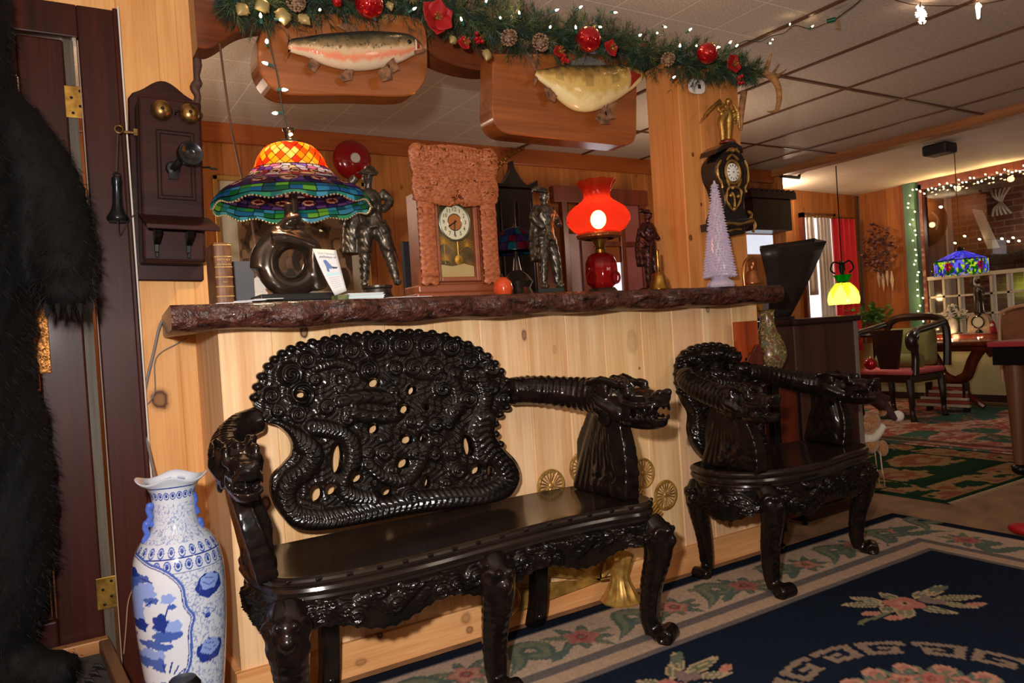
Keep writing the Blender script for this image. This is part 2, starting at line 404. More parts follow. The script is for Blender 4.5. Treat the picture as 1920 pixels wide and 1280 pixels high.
def knot_mat(base, name, knots):
    """the same wood with its knots: each (point, radius across, radius along, darkness)"""
    m = base.copy(); m.name = name; nt = m.node_tree; N = nt.nodes; L = nt.links; b = N['Principled BSDF']
    src = b.inputs['Base Color'].links[0].from_socket
    geo = N.new('ShaderNodeNewGeometry')
    nz = N.new('ShaderNodeTexNoise'); nz.inputs['Scale'].default_value = 30; L.new(geo.outputs['Position'], nz.inputs['Vector'])
    for (p, rx, rz, dk) in knots:
        su = N.new('ShaderNodeVectorMath'); su.operation = 'SUBTRACT'; L.new(geo.outputs['Position'], su.inputs[0]); su.inputs[1].default_value = p
        sc = N.new('ShaderNodeVectorMath'); sc.operation = 'MULTIPLY'; L.new(su.outputs[0], sc.inputs[0]); sc.inputs[1].default_value = (.76/rx, .23/rx, .76/rz)
        ln = N.new('ShaderNodeVectorMath'); ln.operation = 'LENGTH'; L.new(sc.outputs[0], ln.inputs[0])
        ad = N.new('ShaderNodeMath'); ad.operation = 'MULTIPLY_ADD'; L.new(nz.outputs['Fac'], ad.inputs[0]); ad.inputs[1].default_value = .5; L.new(ln.outputs['Value'], ad.inputs[2])
        rp = N.new('ShaderNodeValToRGB'); L.new(ad.outputs[0], rp.inputs[0]); cr = rp.color_ramp
        cr.elements[0].position = 0; cr.elements[0].color = (dk*.72, dk*.72, dk*.72, 1); cr.elements[1].position = 1; cr.elements[1].color = (0, 0, 0, 1)
        for ps, v in ((.42, dk*.7), (.66, dk), (.82, dk*.3)):
            e = cr.elements.new(ps*.98); e.color = (v, v, v, 1)
        half = N.new('ShaderNodeMath'); half.operation = 'MULTIPLY'; half.inputs[1].default_value = .8; L.new(ad.outputs[0], half.inputs[0]); L.new(half.outputs[0], rp.inputs[0])
        mx = N.new('ShaderNodeMix'); mx.data_type = 'RGBA'; L.new(rp.outputs[0], mx.inputs[0]); L.new(src, mx.inputs[6]); mx.inputs[7].default_value = (*S(62, 16, 5), 1); src = mx.outputs[2]
    L.new(src, b.inputs['Base Color']); m['tint'] = 1
    return m
# floor
M_floor = mat('brown_floor', S(140, 104, 72), .75, vary=((9, 9, 9), S(112, 82, 56), 8), bump=('noise', 90, .25, .003))
struct(MB().bx(-4, 10, -4, 6, -.06, 0).build('floor', M_floor, smooth=False))
# ceilings: white speckled foot tiles over the counter, grey panels in brown strips beyond, smooth plaster over the far bay
def tile_mat(name, c, line, sx, sy, x0, y0, lw, bump=.35):
    m = mat(name, c, .85, bump=('noise', 140, bump, .004)); nt = m.node_tree; N = nt.nodes; L = nt.links; b = N['Principled BSDF']
    g = N.new('ShaderNodeNewGeometry'); sp = N.new('ShaderNodeSeparateXYZ'); L.new(g.outputs['Position'], sp.inputs[0]); acc = None
    for ax, s_, o_ in ((0, sx, x0), (1, sy, y0)):
        a = N.new('ShaderNodeMath'); a.operation = 'SUBTRACT'; L.new(sp.outputs[ax], a.inputs[0]); a.inputs[1].default_value = o_-100*s_
        q = N.new('ShaderNodeMath'); q.operation = 'MODULO'; L.new(a.outputs[0], q.inputs[0]); q.inputs[1].default_value = s_
        w = N.new('ShaderNodeMath'); w.operation = 'LESS_THAN'; L.new(q.outputs[0], w.inputs[0]); w.inputs[1].default_value = lw
        if acc is None: acc = w.outputs[0]
        else:
            mxx = N.new('ShaderNodeMath'); mxx.operation = 'MAXIMUM'; L.new(acc, mxx.inputs[0]); L.new(w.outputs[0], mxx.inputs[1]); acc = mxx.outputs[0]
    nz = N.new('ShaderNodeTexNoise'); nz.inputs['Scale'].default_value = 130; nz.inputs['Detail'].default_value = 2; L.new(g.outputs['Position'], nz.inputs['Vector'])
    rp = N.new('ShaderNodeValToRGB'); L.new(nz.outputs['Fac'], rp.inputs[0]); rp.color_ramp.elements[0].position = .4; rp.color_ramp.elements[0].color = (c[0]*.72, c[1]*.72, c[2]*.72, 1); rp.color_ramp.elements[1].position = .6; rp.color_ramp.elements[1].color = (*c, 1)
    mx = N.new('ShaderNodeMix'); mx.data_type = 'RGBA'; L.new(acc, mx.inputs[0]); L.new(rp.outputs[0], mx.inputs[6]); mx.inputs[7].default_value = (*line, 1); L.new(mx.outputs[2], b.inputs['Base Color'])
    return m
M_ceil = tile_mat('white_ceiling_tile', S(225, 208, 190), S(245, 232, 215), .305, .305, 3.1, 2.2, .006)
M_ceil2 = mat('grey_ceiling_panel', S(206, 190, 176), .7, vary=((60, 60, 60), S(184, 168, 154), 3), bump=('noise', 120, .15, .003))
M_strip = mat('brown_ceiling_strip', S(92, 58, 38), .4)
M_plast = mat('smooth_plaster', S(235, 222, 200), .8, vary=((3, 3, 3), S(222, 206, 182), 4))
M_cream = mat('cream_wall', S(196, 186, 142), .7, vary=((4, 4, 4), S(180, 168, 126), 4))
struct(MB().bx(-4, 3.1, -4, 4.86, 2.4, 2.46).build('ceiling', M_ceil, smooth=False))
struct(MB().bx(3.1, 6.0, -4, 4.86, 2.4, 2.46).build('ceiling', M_ceil2, smooth=False))
cs = MB()
for k in range(6): cs.bx(3.10+k*.61-.011, 3.10+k*.61+.011, -1, 4.8, 2.392, 2.402)
for yy in (.41, 1.63, 2.85, 4.07): cs.bx(3.1, 6.0, yy-.011, yy+.011, 2.3925, 2.402)
struct(cs.build('trim_1', M_strip, smooth=False))
struct(MB().prism([(6.0, -2, 2.37), (6.0, 5.3, 2.37), (8.1, 5.3, 2.33), (8.1, -2, 2.33)], (0, 0, .06)).build('ceiling', M_plast, smooth=False))
struct(MB().bx(5.97, 6.12, -2, 4.8, 2.335, 2.46).build('trim_2', wood('ceiling_beam_wood', S(180, 120, 70), S(134, 76, 38), 1, .5, col_attr=False), smooth=False, bevel=.008))
# back walls
def seq(a, b, lo, hi, seed):
    r = random.Random(seed); out = [a]
    while out[-1] < b-hi: out.append(out[-1]+r.uniform(lo, hi))
    return out+[b]
planks('wall_back', (-2, 4.8, 0), (1, 0, 0), (0, 0, 1), (0, -1, 0), seq(0, 8.1, .11, .17, 3), 2.4, .06, M_pine_old, .005, 3, .25)
struct(MB().bx(-2, 6.0, 4.765, 4.8, 2.28, 2.4).build('trim_3', wood('amber_trim', S(176, 92, 38), S(138, 66, 24), 0, .35, col_attr=False), smooth=False, bevel=.004))
planks('wall_bay', (6.1, 5.25, 0), (1, 0, 0), (0, 0, 1), (0, -1, 0), seq(0, 1.95, .12, .18, 4), 2.36, .06, M_pine_old, .005, 4, .25)
struct(MB().bx(6.02, 6.1, 4.74, 5.3, 0, 2.36).build('wall_jamb', M_pine_old, smooth=False))
planks('wall_right', (8.0, 5.2, .62), (0, -1, 0), (0, 0, 1), (-1, 0, 0), seq(0, .56, .12, .18, 5), 1.74, .06, M_pine_old, .005, 5, .2)
struct(MB().bx(8.0, 8.06, -2, 5.25, 0, .62).build('wall_right_lower', M_cream, smooth=False))
struct(MB().bx(7.985, 8.0, -2, 5.2, 0, .07).build('baseboard_right', mat('dark_base', S(50, 32, 24), .5), smooth=False))
# far left wall beyond the opening closes the back room
planks('wall_left', (-2, 4.8, 0), (0, -1, 0), (0, 0, 1), (1, 0, 0), seq(0, 8, .12, .17, 8), 2.4, .06, M_pine_old, .005, 8, .2)
# door wall, pine boards right of the door
DY = 2.62
kn = [(pY(300, 750, DY), .028, .034, .95), (pY(262, 690, DY), .006, .012, .6)]
M_pine_door = wood('door_side_pine', S(238, 184, 122), S(208, 146, 82), 2, .5, 1., False, spec=.18); M_pine_door['tint'] = 1  # same pine, colour shifted orange for the warm light beside the door
M_doorpine = knot_mat(M_pine_door, 'knotty_pine_with_big_knot', kn)
planks('wall_door', (.235, DY, 0), (1, 0, 0), (0, 0, 1), (0, -1, 0), [0, .115, .175, .222], 2.4, .06, M_doorpine, .003, 12, .1)
struct(MB().bx(-2, .235, DY+.02, DY+.06, 2.085, 2.4).build('wall_over_door', M_doorpine, smooth=False))
struct(MB().bx(-2, -.95, DY+.0, DY+.06, 0, 2.085).build('wall_beside_door', M_doorpine, smooth=False))
# counter front wall: boards with V joints, sloping left end, baseboard
SX = [pY(x, 800, 2.22).x for x in (421, 522, 632, 735, 826, 912, 1000, 1072, 1144, 1214, 1272, 1330, 1384)]+[2.635]
kp = [(570, 622, .013, .024, 1), (983, 628, .010, .02, .8), (1199, 690, .006, .006, .8), (1293, 826, .015, .024, .75), (498, 943, .016, .024, 1), (1327, 579, .012, .016, .7), (1369, 982, .012, .02, .8), (1040, 655, .01, .02, .25), (660, 700, .012, .02, .5), (1270, 700, .004, .006, .8), (1185, 640, .03, .05, .25)]
M_front = knot_mat(M_pine, 'counter_front_pine', [(pY(a, b, 2.22), r, s, d) for a, b, r, s, d in kp])
planks('wall_counter', (0, 2.22, 0), (1, 0, 0), (0, 0, 1), (0, -1, 0), SX, 1.075, .03, M_front, .0035, 21, .10)
struct(MB().bx(.40, .425, 2.222, DY, 0, 1.075).build('wall_counter_end', M_pine, smooth=False))
struct(MB().bx(2.612, 2.635, 2.25, DY, 0, 1.075).build('wall_counter_end', M_pine, smooth=False))
struct(MB().bx(.42, 2.61, 2.60, 2.62, 0, 1.075).build('wall_counter_rear', M_pine, smooth=False))
kb = [(712, 1190, .011, .011, 1), (633, 1237, .006, .007, 1), (676, 1241, .02, .012, .5), (874, 1158, .02, .02, .5), (880, 1180, .014, .014, .7), (1160, 1080, .01, .01, .8), (800, 1158, .004, .005, .9)]
M_base = knot_mat(M_board, 'baseboard_pine', [(pY(a, b, 2.205), r, s, d) for a, b, r, s, d in kb])
bb = MB(); bb.cur = (.98, .9, .82); bb.bx(.382, 2.655, 2.203, 2.2215, 0, .105); bb.bx(.382, .40, 2.2215, DY, 0, .105)
struct(bb.build('baseboard_counter', M_base, smooth=False, bevel=.003))
# posts and header of the opening above the counter
pl = MB(); PX = [2.27, 2.385, 2.52, 2.632]
r_ = random.Random(5)
for a, b in zip(PX[:-1], PX[1:]):
    t = 1-.12*r_.random(); pl.cur = (t, t*.97, t*.93); pl.prism([(a, 2.44, 1.13), (a, 2.254, 1.13), (a+.003, 2.25, 1.13), (b-.003, 2.25, 1.13), (b, 2.254, 1.13), (b, 2.44, 1.13)], (0, 0, .975))
kpil = [(1257, 205, .014, .016, .9), (1299, 290, .007, .009, 1), (1315, 383, .006, .008, .9), (1295, 446, .011, .014, .9), (1249, 432, .007, .012, .5)]
struct(pl.build('wall_post', knot_mat(M_pine_post, 'post_pine', [(pY(a, b, 2.25), r, s, d) for a, b, r, s, d in kpil]), smooth=False))
# header board with a scalloped lower edge
HY = 2.40
hp = [(0.43, 2.165), (0.43, 1.93)]
for q in smooth_pts([(350, 85), (390, 90), (415, 80), (440, 62), (470, 50), (520, 46), (600, 60), (680, 80), (745, 90), (800, 97), (835, 115), (880, 128), (930, 132), (1000, 120), (1100, 90), (1215, 80)], 5, False):
    w = pY(q[0], q[1], HY); hp.append((max(w.x, .431), w.z))
hp += [(2.62, 1.98), (2.62, 2.10), (2.2, 2.165)]
struct(MB().prism([(x, HY, z) for x, z in hp], (0, .10, 0), .004).build("trim_4", M_header, smooth=False))
# door frame and door leaf
M_door = wood('old_red_brown_door', S(72, 28, 18), S(41, 15, 10), 2, .42, .7, False, col_attr=False, coat=.02, spec=.16)
M_doorlt = wood('worn_door_edge', S(96, 84, 66), S(52, 40, 30), 2, .6, 1.4, False, col_attr=False)
fr = MB(); fr.bx(.125, .232, DY-.03, DY+.05, 0, 2.085); fr.bx(-.95, .125, DY-.03, DY+.05, 1.985, 2.085); fr.bx(-.95, -.86, DY-.03, DY+.05, 0, 1.985)
fr.bx(.222, .236, DY-.036, DY-.026, 0, 2.09)
struct(fr.build('door_1_frame', M_door, smooth=False, bevel=.004))
struct(MB().bx(.1215, .1245, DY-.02, DY+.03, .02, 1.98).build('trim_5', mat('pale_caulk_line', S(150, 128, 110), .7), smooth=False))
struct(MB().bx(.236, .2405, DY-.04, DY-.0005, 0, 2.095).build('trim_6', mat('pale_paint_edge', S(205, 195, 182), .6), smooth=False))
dl = thing('door_1', 'dark red-brown panelled door behind the standing bear', 'door', (-.36, DY, 0)); dl['kind'] = 'structure'
d = MB()
d.bx(-.85, -.74, DY-.012, DY+.03, .02, 1.98); d.bx(-.035, .085, DY-.012, DY+.03, .02, 1.98); d.bx(-.74, -.035, DY-.012, DY+.03, 1.86, 1.98); d.bx(-.74, -.035, DY-.012, DY+.03, .02, .245); d.bx(-.74, -.035, DY-.012, DY+.03, .76, .93)
d.build('door_stile_frame', M_door, dl, smooth=False, bevel=.006)
d = MB(); d.bx(-.73, -.05, DY+.005, DY+.02, .25, .75); d.bx(-.73, -.05, DY+.005, DY+.02, .94, 1.85)
d.build('door_panel', M_door, dl, smooth=False)
d = MB()
for z0, z1 in ((.245, .76), (.93, 1.86)):
    d.tube([(-.73, DY-.008, z0+.008), (-.043, DY-.008, z0+.008), (-.043, DY-.008, z1-.008), (-.73, DY-.008, z1-.008)], .007, 6, closed=True)
d.build('panel_moulding', M_door, dl)
MB().bx(.085, .1115, DY-.010, DY+.03, .02, 1.98).build('worn_edge_strip', M_doorlt, dl, smooth=False, label='grey worn strip along the hinge edge')
M_brass_old = mat('aged_brass_plate', S(176, 136, 62), .35, .85, vary=((40, 40, 40), S(120, 88, 40), 4))
M_blk = mat('black_iron', (.012, .011, .011), .35, .6)
for (x0, y0, x1, y1) in ((126, 165, 160, 216), (185, 1085, 219, 1138)):
    a = pY((x0+x1)/2, (y0+y1)/2, DY-.02)
    h = MB().bx(a.x-.03, a.x+.03, DY-.016, DY-.0115, a.z-.048, a.z+.048).build('hinge', M_brass_old, dl, smooth=False, bevel=.0015)
    sc_ = MB()
    for sx, sz in ((.012, .034), (-.012, .012), (.010, -.012), (-.010, -.034)): sc_.ball((a.x+sx, DY-.0165, a.z+sz), (.0045, .002, .0045), 8, 5)
    sc_.build('screw', M_blk, h)
    MB().tube([(a.x+.036, DY-.02, a.z-.065), (a.x+.036, DY-.02, a.z+.065)], .005, 8).build('hinge_pin', M_blk, h)
lk = pY(45, 690, DY)
pp = MB(); pp.bx(-.06, -.005, DY-.017, DY-.0115, lk.z-.02, lk.z+.26); 
M_orn = mat('ornate_brass_push_plate', S(150, 96, 44), .4, .7, bump=('voronoi', 120, .8, .004))
pp.build('push_plate', M_orn, dl, smooth=False, bevel=.002)
# ================================================================== CARVED BLACK SEATS
M_black = mat('black_lacquer', (.004, .0033, .003), .19, spec=.36, coat=.04, vary=((14, 14, 14), (.010, .006, .0045), 5), bump=('noise', 45, .12, .004))
M_carved = mat('carved_black_lacquer', (.004, .0033, .003), .19, spec=.36, coat=.04, vary=((30, 30, 30), (.012, .006, .0045), 4), bump=('voronoi', 62, .2, .004))
M_seat = mat('worn_black_seat', (.010, .007, .006), .17, spec=.4, coat=.06, vary=((5, 26, 26), (.02, .012, .008), 6), bump=('noise', 60, .05, .002))
def spirals(X, Y, feats):
    """relief height of a set of (x, y, R, kind) curls"""
    H = np.zeros(X.shape)
    for (x, y, R, *k) in feats:
        r = np.hypot(X-x, Y-y)/R; th = np.arctan2(Y-y, X-x); sgn = -1 if (k and k[0]) else 1
        dome = np.sqrt(np.clip(1-r*r, 0, 1)); w = .5+.5*np.cos(2*PI*2.1*r-sgn*th)
        H = np.maximum(H, np.where(r < 1, R*dome*(.35+.45*w), 0))
    return H
def bodies(X, Y, lst):
    """scaled dragon bodies: (points, half width, scale pitch)"""
    H = np.zeros(X.shape)
    for pts, w, pitch in lst:
        d, s = seg_d(X, Y, smooth_pts(pts, 5, False)); t = np.clip(d/w, 0, 1)
        sc = ((s/pitch+t*.8) % 1.0)
        H = np.maximum(H, np.where(d < w, w*np.sqrt(1-t*t)*(.62+.38*sc)*.85, 0))
    return H
def dragon_head(mb, p, fwd, s=1., up=(0, 0, 1)):
    M = frameM(p, fwd, Vector(up).cross(Vector(fwd))); R3 = M.to_3x3()
    P = lambda x, y, z: M @ Vector((x*s, y*s, z*s))
    B = lambda x, y, z, a, b, c: mb.ball(P(x, y, z), (a*s, b*s, c*s), 12, 8, R3)
    T = lambda pts, r, n=6: mb.tube([P(*q) for q in pts], [q*s for q in r] if isinstance(r, (list, tuple)) else r*s, n)
    B(-.02, 0, 0, .062, .046, .048); B(.055, 0, .016, .075, .036, .026); B(.118, 0, .022, .024, .031, .02)
    B(.05, 0, -.05, .075, .033, .017); B(.11, 0, -.043, .022, .027, .014); B(.07, 0, -.016, .028, .026, .022)
    for q in (-1, 1):
        B(.128, q*.016, .036, .012, .011, .010); B(.036, q*.034, .03, .016, .013, .015); B(.02, q*.035, .05, .028, .012, .012)
        T([(-.0, q*.03, .05), (-.05, q*.045, .062), (-.10, q*.05, .05)], [.012, .010, .004])
        T([(-.01, q*.04, -.02), (-.05, q*.058, .0), (-.075, q*.062, .02)], [.016, .012, .003])
        for (x, y, z, r) in ((-.045, .045, .028, .02), (-.06, .046, -.012, .021), (-.04, .044, -.045, .02), (.0, .042, -.03, .017), (-.08, .038, .045, .018), (.035, .037, -.018, .013)):
            mb.ring(P(x, q*y, z), r*s*.75, r*s*.42, R3 @ Vector((0, 1, 0)), 14, 6); B(x, q*y, z, r*.45, r*.5, r*.45)
        T([(.0, q*.034, .004), (.06, q*.037, -.004), (.115, q*.031, .004), (.138, 0, .004)], .006)
        T([(.0, q*.032, -.036), (.06, q*.034, -.038), (.115, q*.027, -.034), (.132, 0, -.034)], .006)
        for k in range(5): B(.045+k*.018, q*.033, -.008, .005, .005, .010); B(.045+k*.018, q*.031, -.03, .005, .005, .009)
    for k in range(4): B(-.01-k*.03, 0, .055-k*.004, .015, .010, .012)
def arm(parent, start, mids, headp, fwd, base, y0, y1, xw, s=1., zt=None):
    """an arm: scaly neck from the back, dragon head, broad feathered post with a ridged front edge"""
    mb = MB(); hp = Vector(headp); path = smooth_pts([tuple(start)]+[tuple(m) for m in mids]+[tuple(hp-Vector(fwd)*.03*s)], 5, False)
    n = len(path); mb.tube(path, [.034*s+.018*s*(i/(n-1)) for i in range(n)], 12)
    for i in range(1, n-2, 1):
        p = Vector(path[i]); d = (Vector(path[i+1])-p).normalized(); mb.ring(p, .034*s+.018*s*i/n, .006*s, d, 14, 5)
    dragon_head(mb, hp, fwd, s)
    x, zb = base[0], base[2]; zt = zt or hp.z-.02
    k = 9
    for i in range(k):                      # feathers fan down from the neck to the rear of the post
        a = i/(k-1); yb = y1+(y0-y1)*(.06+.86*a)
        mb.tube([(hp.x*.6+x*.4, hp.y+.05+.22*(1-a)*(y1-y0)+.02*a, zt+.015), (x, yb*.55+(hp.y+.08)*.45, zb+(zt-zb)*.55), (x, yb, zb+.004+.12*(1-a)*0)], [xw*.42, xw*.5, xw*.42], 8)
    mb.prism([(x-xw*.3, y0+.02, zb), (x-xw*.3, y1-.02, zb), (x*.5+hp.x*.5-xw*.3, y1-.03, zb+(zt-zb)*.6), (hp.x-xw*.3, hp.y+.16, zt+.03), (hp.x-xw*.3, hp.y+.02, zt)], (xw*.6, 0, 0))
    m = 30; fp = []; fr_ = []                # straight strap up the front, ridged towards its foot
    for i in range(m):
        t = i/(m-1); fp.append((x+(hp.x-x)*t, y0+.026-.014*math.sin(t*PI)+(hp.y+.05-y0)*t*t*.6, zb+.002+t*(zt-zb-.01))); fr_.append(xw*(.66-.16*t)*(1+(.09*abs(math.sin(t*PI*8)) if t < .62 else .05)))
    mb.tube(fp, fr_, 4, up=(1, 1, 0))
    for (dy, dz, r) in ((.05, .03, .024), (.10, .035, .027), (.15, .03, .024), (.08, .075, .022), (.13, .08, .02)):
        for q in (-1, 1): mb.ring((x+q*xw*.4, y0+dy, zb+dz), r*.75, r*.42, (1, 0, 0), 14, 6); mb.ball((x+q*xw*.4, y0+dy, zb+dz), (xw*.25, r*.4, r*.4), 8, 6)
    def carve(c):
        d = np.abs(c[:, 1]-hp.y)*60; return .0003*np.sin(c[:, 1]*180+c[:, 2]*70)*np.clip((c[:, 2]-zb)/.05, 0, 1)*(c[:, 1] > hp.y+.03)
    return organic(mb, 'dragon_arm', M_carved, parent, .0052, 2, carve=carve)
def cabriole(parent, top, foot, out, s=1., claw=True):
    """curved leg: bulging carved knee, slim ankle, scrolled foot"""
    mb = MB(); t = Vector(top); f = Vector(foot); o = Vector(out).normalized(); H = t.z-f.z
    P = lambda u, off: f+(t-f)*u+o*off*s
    path = smooth_pts([tuple(q) for q in (P(1, 0), P(.86, .030), P(.70, .026), (P(.45, -.006)), P(.2, -.022), P(.08, -.012))], 5, False)
    n = len(path); rad = [np.interp(i/(n-1), [0, .18, .4, .65, .9, 1], [.040, .052, .044, .034, .028, .030])*s for i in range(n)]
    mb.tube(path, rad, 12)
    c = P(.07, .012); c.z = f.z+.030*s; ax = o.cross(Vector((0, 0, 1)))
    mb.ball(c, (.034*s, .034*s, .030*s)); c2 = c+o*.022*s; c2.z = f.z+.031*s
    R3 = Matrix((ax, o, (0, 0, 1))).transposed()
    mb.tube([c2-ax*.034*s, c2+ax*.034*s], .029*s, 14); mb.ring(c2-ax*.034*s, .019*s, .008*s, ax); mb.ring(c2+ax*.034*s, .019*s, .008*s, ax)
    k = P(.9, .055)                          # little mask on the knee
    mb.ball(k, .030*s, 12, 8); mb.ball(k+o*.02*s-Vector((0, 0, .022*s)), (.02*s,)*3)
    for q in (-1, 1):
        mb.ball(k+ax*q*.017*s+o*.022*s+Vector((0, 0, .012*s)), .011*s, 8, 6); mb.ring(k+ax*q*.034*s, .017*s, .010*s, ax*q+o, 14, 6); mb.ring(k+ax*q*.03*s-Vector((0, 0, .045*s)), .015*s, .009*s, ax*q+o, 14, 6)
        p2 = [Vector(p)+ax*q*.018*s+o*rad[i]*.8 for i, p in enumerate(path)][6:-4]; mb.tube([tuple(p) for p in p2], .006*s, 6)
    for i in range(5): mb.ball(P(.84-.045*i, .075-.006*i), (.016*s, .016*s, .011*s), 8, 6)
    def carve(v):
        u = (v[:, 2]-f.z)/H; return .0006*s*np.sin(v[:, 2]*260)*(u > .2)*(u < .72)
    return organic(mb, 'leg', M_carved, parent, .005*s, 2, carve=carve)
def apron_relief(parent, edge, z1, z0, seed, name='apron', amp=1., closed=False):
    """carved skirt hanging under the seat edge: curls, scaly bodies, scalloped lower rim"""
    e = [Vector((x, y, 0)) for x, y in edge]; L = [0.]
    for a, b in zip(e[:-1], e[1:]): L.append(L[-1]+(b-a).length)
    n = max(24, int(L[-1]/.0045)); S_ = np.linspace(0, L[-1], n); xs = np.interp(S_, L, [p.x for p in e]); ys = np.interp(S_, L, [p.y for p in e])
    tx = np.gradient(xs, S_); ty = np.gradient(ys, S_); nx, ny = ty, -tx; q = np.hypot(nx, ny); nx /= q; ny /= q
    m = 34; r = random.Random(seed); T = np.linspace(0, 1, m)
    zb = z0+.018*np.sin(S_/L[-1]*PI*2*round(L[-1]/.32)+1.0)+.006*np.abs(np.sin(S_*95))
    X = np.repeat(S_[None], m, 0); Z = z1+(zb[None]-z1)*T[:, None]
    feats = []; s = .03
    while s < L[-1]:
        R = r.uniform(.018, .032); feats.append((s, z0+.025+r.uniform(0, 1)*(z1-z0-.03), R, r.random() < .5)); s += R*.85
    bl = []; s = 0.
    while s < L[-1]:
        w = .20; bl.append(([(s, z0+.04), (s+.06, z0+.075), (s+.12, z0+.035), (s+.19, z0+.07)], .016, .011)); s += w
    H = np.maximum(spirals(X, Z, feats), bodies(X, Z, bl))*amp+.004*np.abs(np.sin(X*300+6*np.sin(Z*90)))
    H *= np.clip(T/.12, 0, 1)[:, None]*np.clip((1-T)/.06, .15, 1)[:, None]
    off = .004+H*.95
    Pf = np.stack([xs[None]+nx[None]*off, ys[None]+ny[None]*off, Z], -1)
    Pb = np.stack([np.repeat((xs-nx*.018)[None], m, 0), np.repeat((ys-ny*.018)[None], m, 0), Z], -1)
    P = np.concatenate([Pf, Pb[::-1]], 0)
    return gridmesh(name, P, M_black, parent)
def slab(parent, outline, layers, name, m):
    """stack of outlines: (z, inset) from top to bottom makes a moulded seat board"""
    pts = [Vector((x, y, 0)) for x, y in smooth_pts(outline, 8)]; k = len(pts); c = sum(pts, Vector())/k
    nrm = []
    for i in range(k):
        d = (pts[(i+1) % k]-pts[i-1]).normalized(); nn = Vector((d.y, -d.x, 0)); nrm.append(nn if nn.dot(pts[i]-c) > 0 else -nn)
    mb = MB(); vs = []; fs = []
    for z, ins in layers: vs += [(p.x-q.x*ins, p.y-q.y*ins, z) for p, q in zip(pts, nrm)]
    for a in range(len(layers)-1):
        for i in range(k): fs.append([a*k+i, a*k+(i+1) % k, (a+1)*k+(i+1) % k, (a+1)*k+i])
    fs.append(list(range(k))); fs.append([(len(layers)-1)*k+i for i in range(k)][::-1])
    return mb.add(vs, fs).build(name, m, parent, sharp=25)
def carved_back(parent, outline, holes, feats, bods, plane, step, thick, rim=8., scale=1., name='backrest', knobs=0, knob_r=8, glossy=None):
    """openwork carved panel: outline, holes and ornaments measured in one plane; plane(x, y) gives its points"""
    O = smooth_pts(outline, 7); ax = np.array(O)
    x0, y0 = ax.min(0)-6; x1, y1 = ax.max(0)+6
    gx = np.arange(x0, x1, step); gy = np.arange(y0, y1, step); X, Y = np.meshgrid(gx, gy)
    D0 = sdf(X, Y, O); D = D0
    for h in holes:
        e = ell(X, Y, h[0], h[1], h[2]*1.18+.6, h[3]*1.18+.6, h[4] if len(h) > 4 else 0); D = np.maximum(D, -(e-1)*min(h[2], h[3]))
    gyv, gxv = np.gradient(D, step); g = gxv**2+gyv**2+1e-9
    lim = step*1.25; mv = (D > 0) & (D < lim)
    Xs = np.where(mv, X-D*gxv/g, X); Ys = np.where(mv, Y-D*gyv/g, Y); ok = D < lim
    H = np.maximum(spirals(X, Y, feats)*1.0, bodies(X, Y, bods))
    H = H+1.6*scale*(np.sin(X*.33/scale+3*np.sin(Y*.12/scale))*np.sin(Y*.29/scale+2*np.sin(X*.1/scale)))*(H < 3*scale)
    ed = np.clip(-D/rim, 0, 1); H = (H+2)*np.sqrt(1-(1-ed)**2)
    base = plane(Xs.ravel(), Ys.ravel()); base = base.reshape(*X.shape, 3)
    pxm = np.linalg.norm(base[X.shape[0]//2, X.shape[1]//2]-base[X.shape[0]//2, X.shape[1]//2+1])/step
    F_ = base.copy(); F_[..., 1] -= H*pxm*.9; B_ = base.copy(); B_[..., 1] += thick
    keep = ok[:-1, :-1] & ok[1:, :-1] & ok[:-1, 1:] & ok[1:, 1:]
    a, b = X.shape; idx = np.arange(a*b).reshape(a, b); Q = np.stack([idx[:-1, :-1], idx[1:, :-1], idx[1:, 1:], idx[:-1, 1:]], -1)[keep]
    n = a*b; fs = [Q, Q[:, ::-1]+n]
    from collections import Counter
    E = np.concatenate([Q[:, [0, 1]], Q[:, [1, 2]], Q[:, [2, 3]], Q[:, [3, 0]]]); key = np.sort(E, 1); code = key[:, 0]*n+key[:, 1]
    u, inv, cnt = np.unique(code, return_inverse=True, return_counts=True); be = E[cnt[inv] == 1]
    side = np.stack([be[:, 1], be[:, 0], be[:, 0]+n, be[:, 1]+n], -1); fs.append(side)
    F = np.concatenate(fs); V = np.concatenate([F_.reshape(-1, 3), B_.reshape(-1, 3)])
    used = np.unique(F); rm = np.full(len(V), -1); rm[used] = np.arange(len(used))
    return raw(name, V[used], rm[F], M_black, parent)
# ------------------------------------------------------------------ the bench
bench = thing('carved_bench', 'long black carved dragon bench against the pine counter front', 'bench', (1.0, 1.97, 0))
SEAT_O = [(.41, 2.155), (.388, 2.05), (.392, 1.93), (.425, 1.835), (.50, 1.79), (.62, 1.768), (.80, 1.768), (1.0, 1.785), (1.22, 1.80), (1.40, 1.79), (1.52, 1.765), (1.585, 1.79), (1.615, 1.87), (1.615, 2.0), (1.57, 2.13), (1.45, 2.165), (1.0, 2.175), (.55, 2.17)]
slab(bench, SEAT_O, [(.452, .030), (.455, .012), (.450, .003), (.444, 0), (.436, .001), (.432, .008), (.428, .003), (.420, .0), (.410, .004), (.405, .014), (.398, .012), (.392, .018), (.388, .03)], 'seat', M_seat)
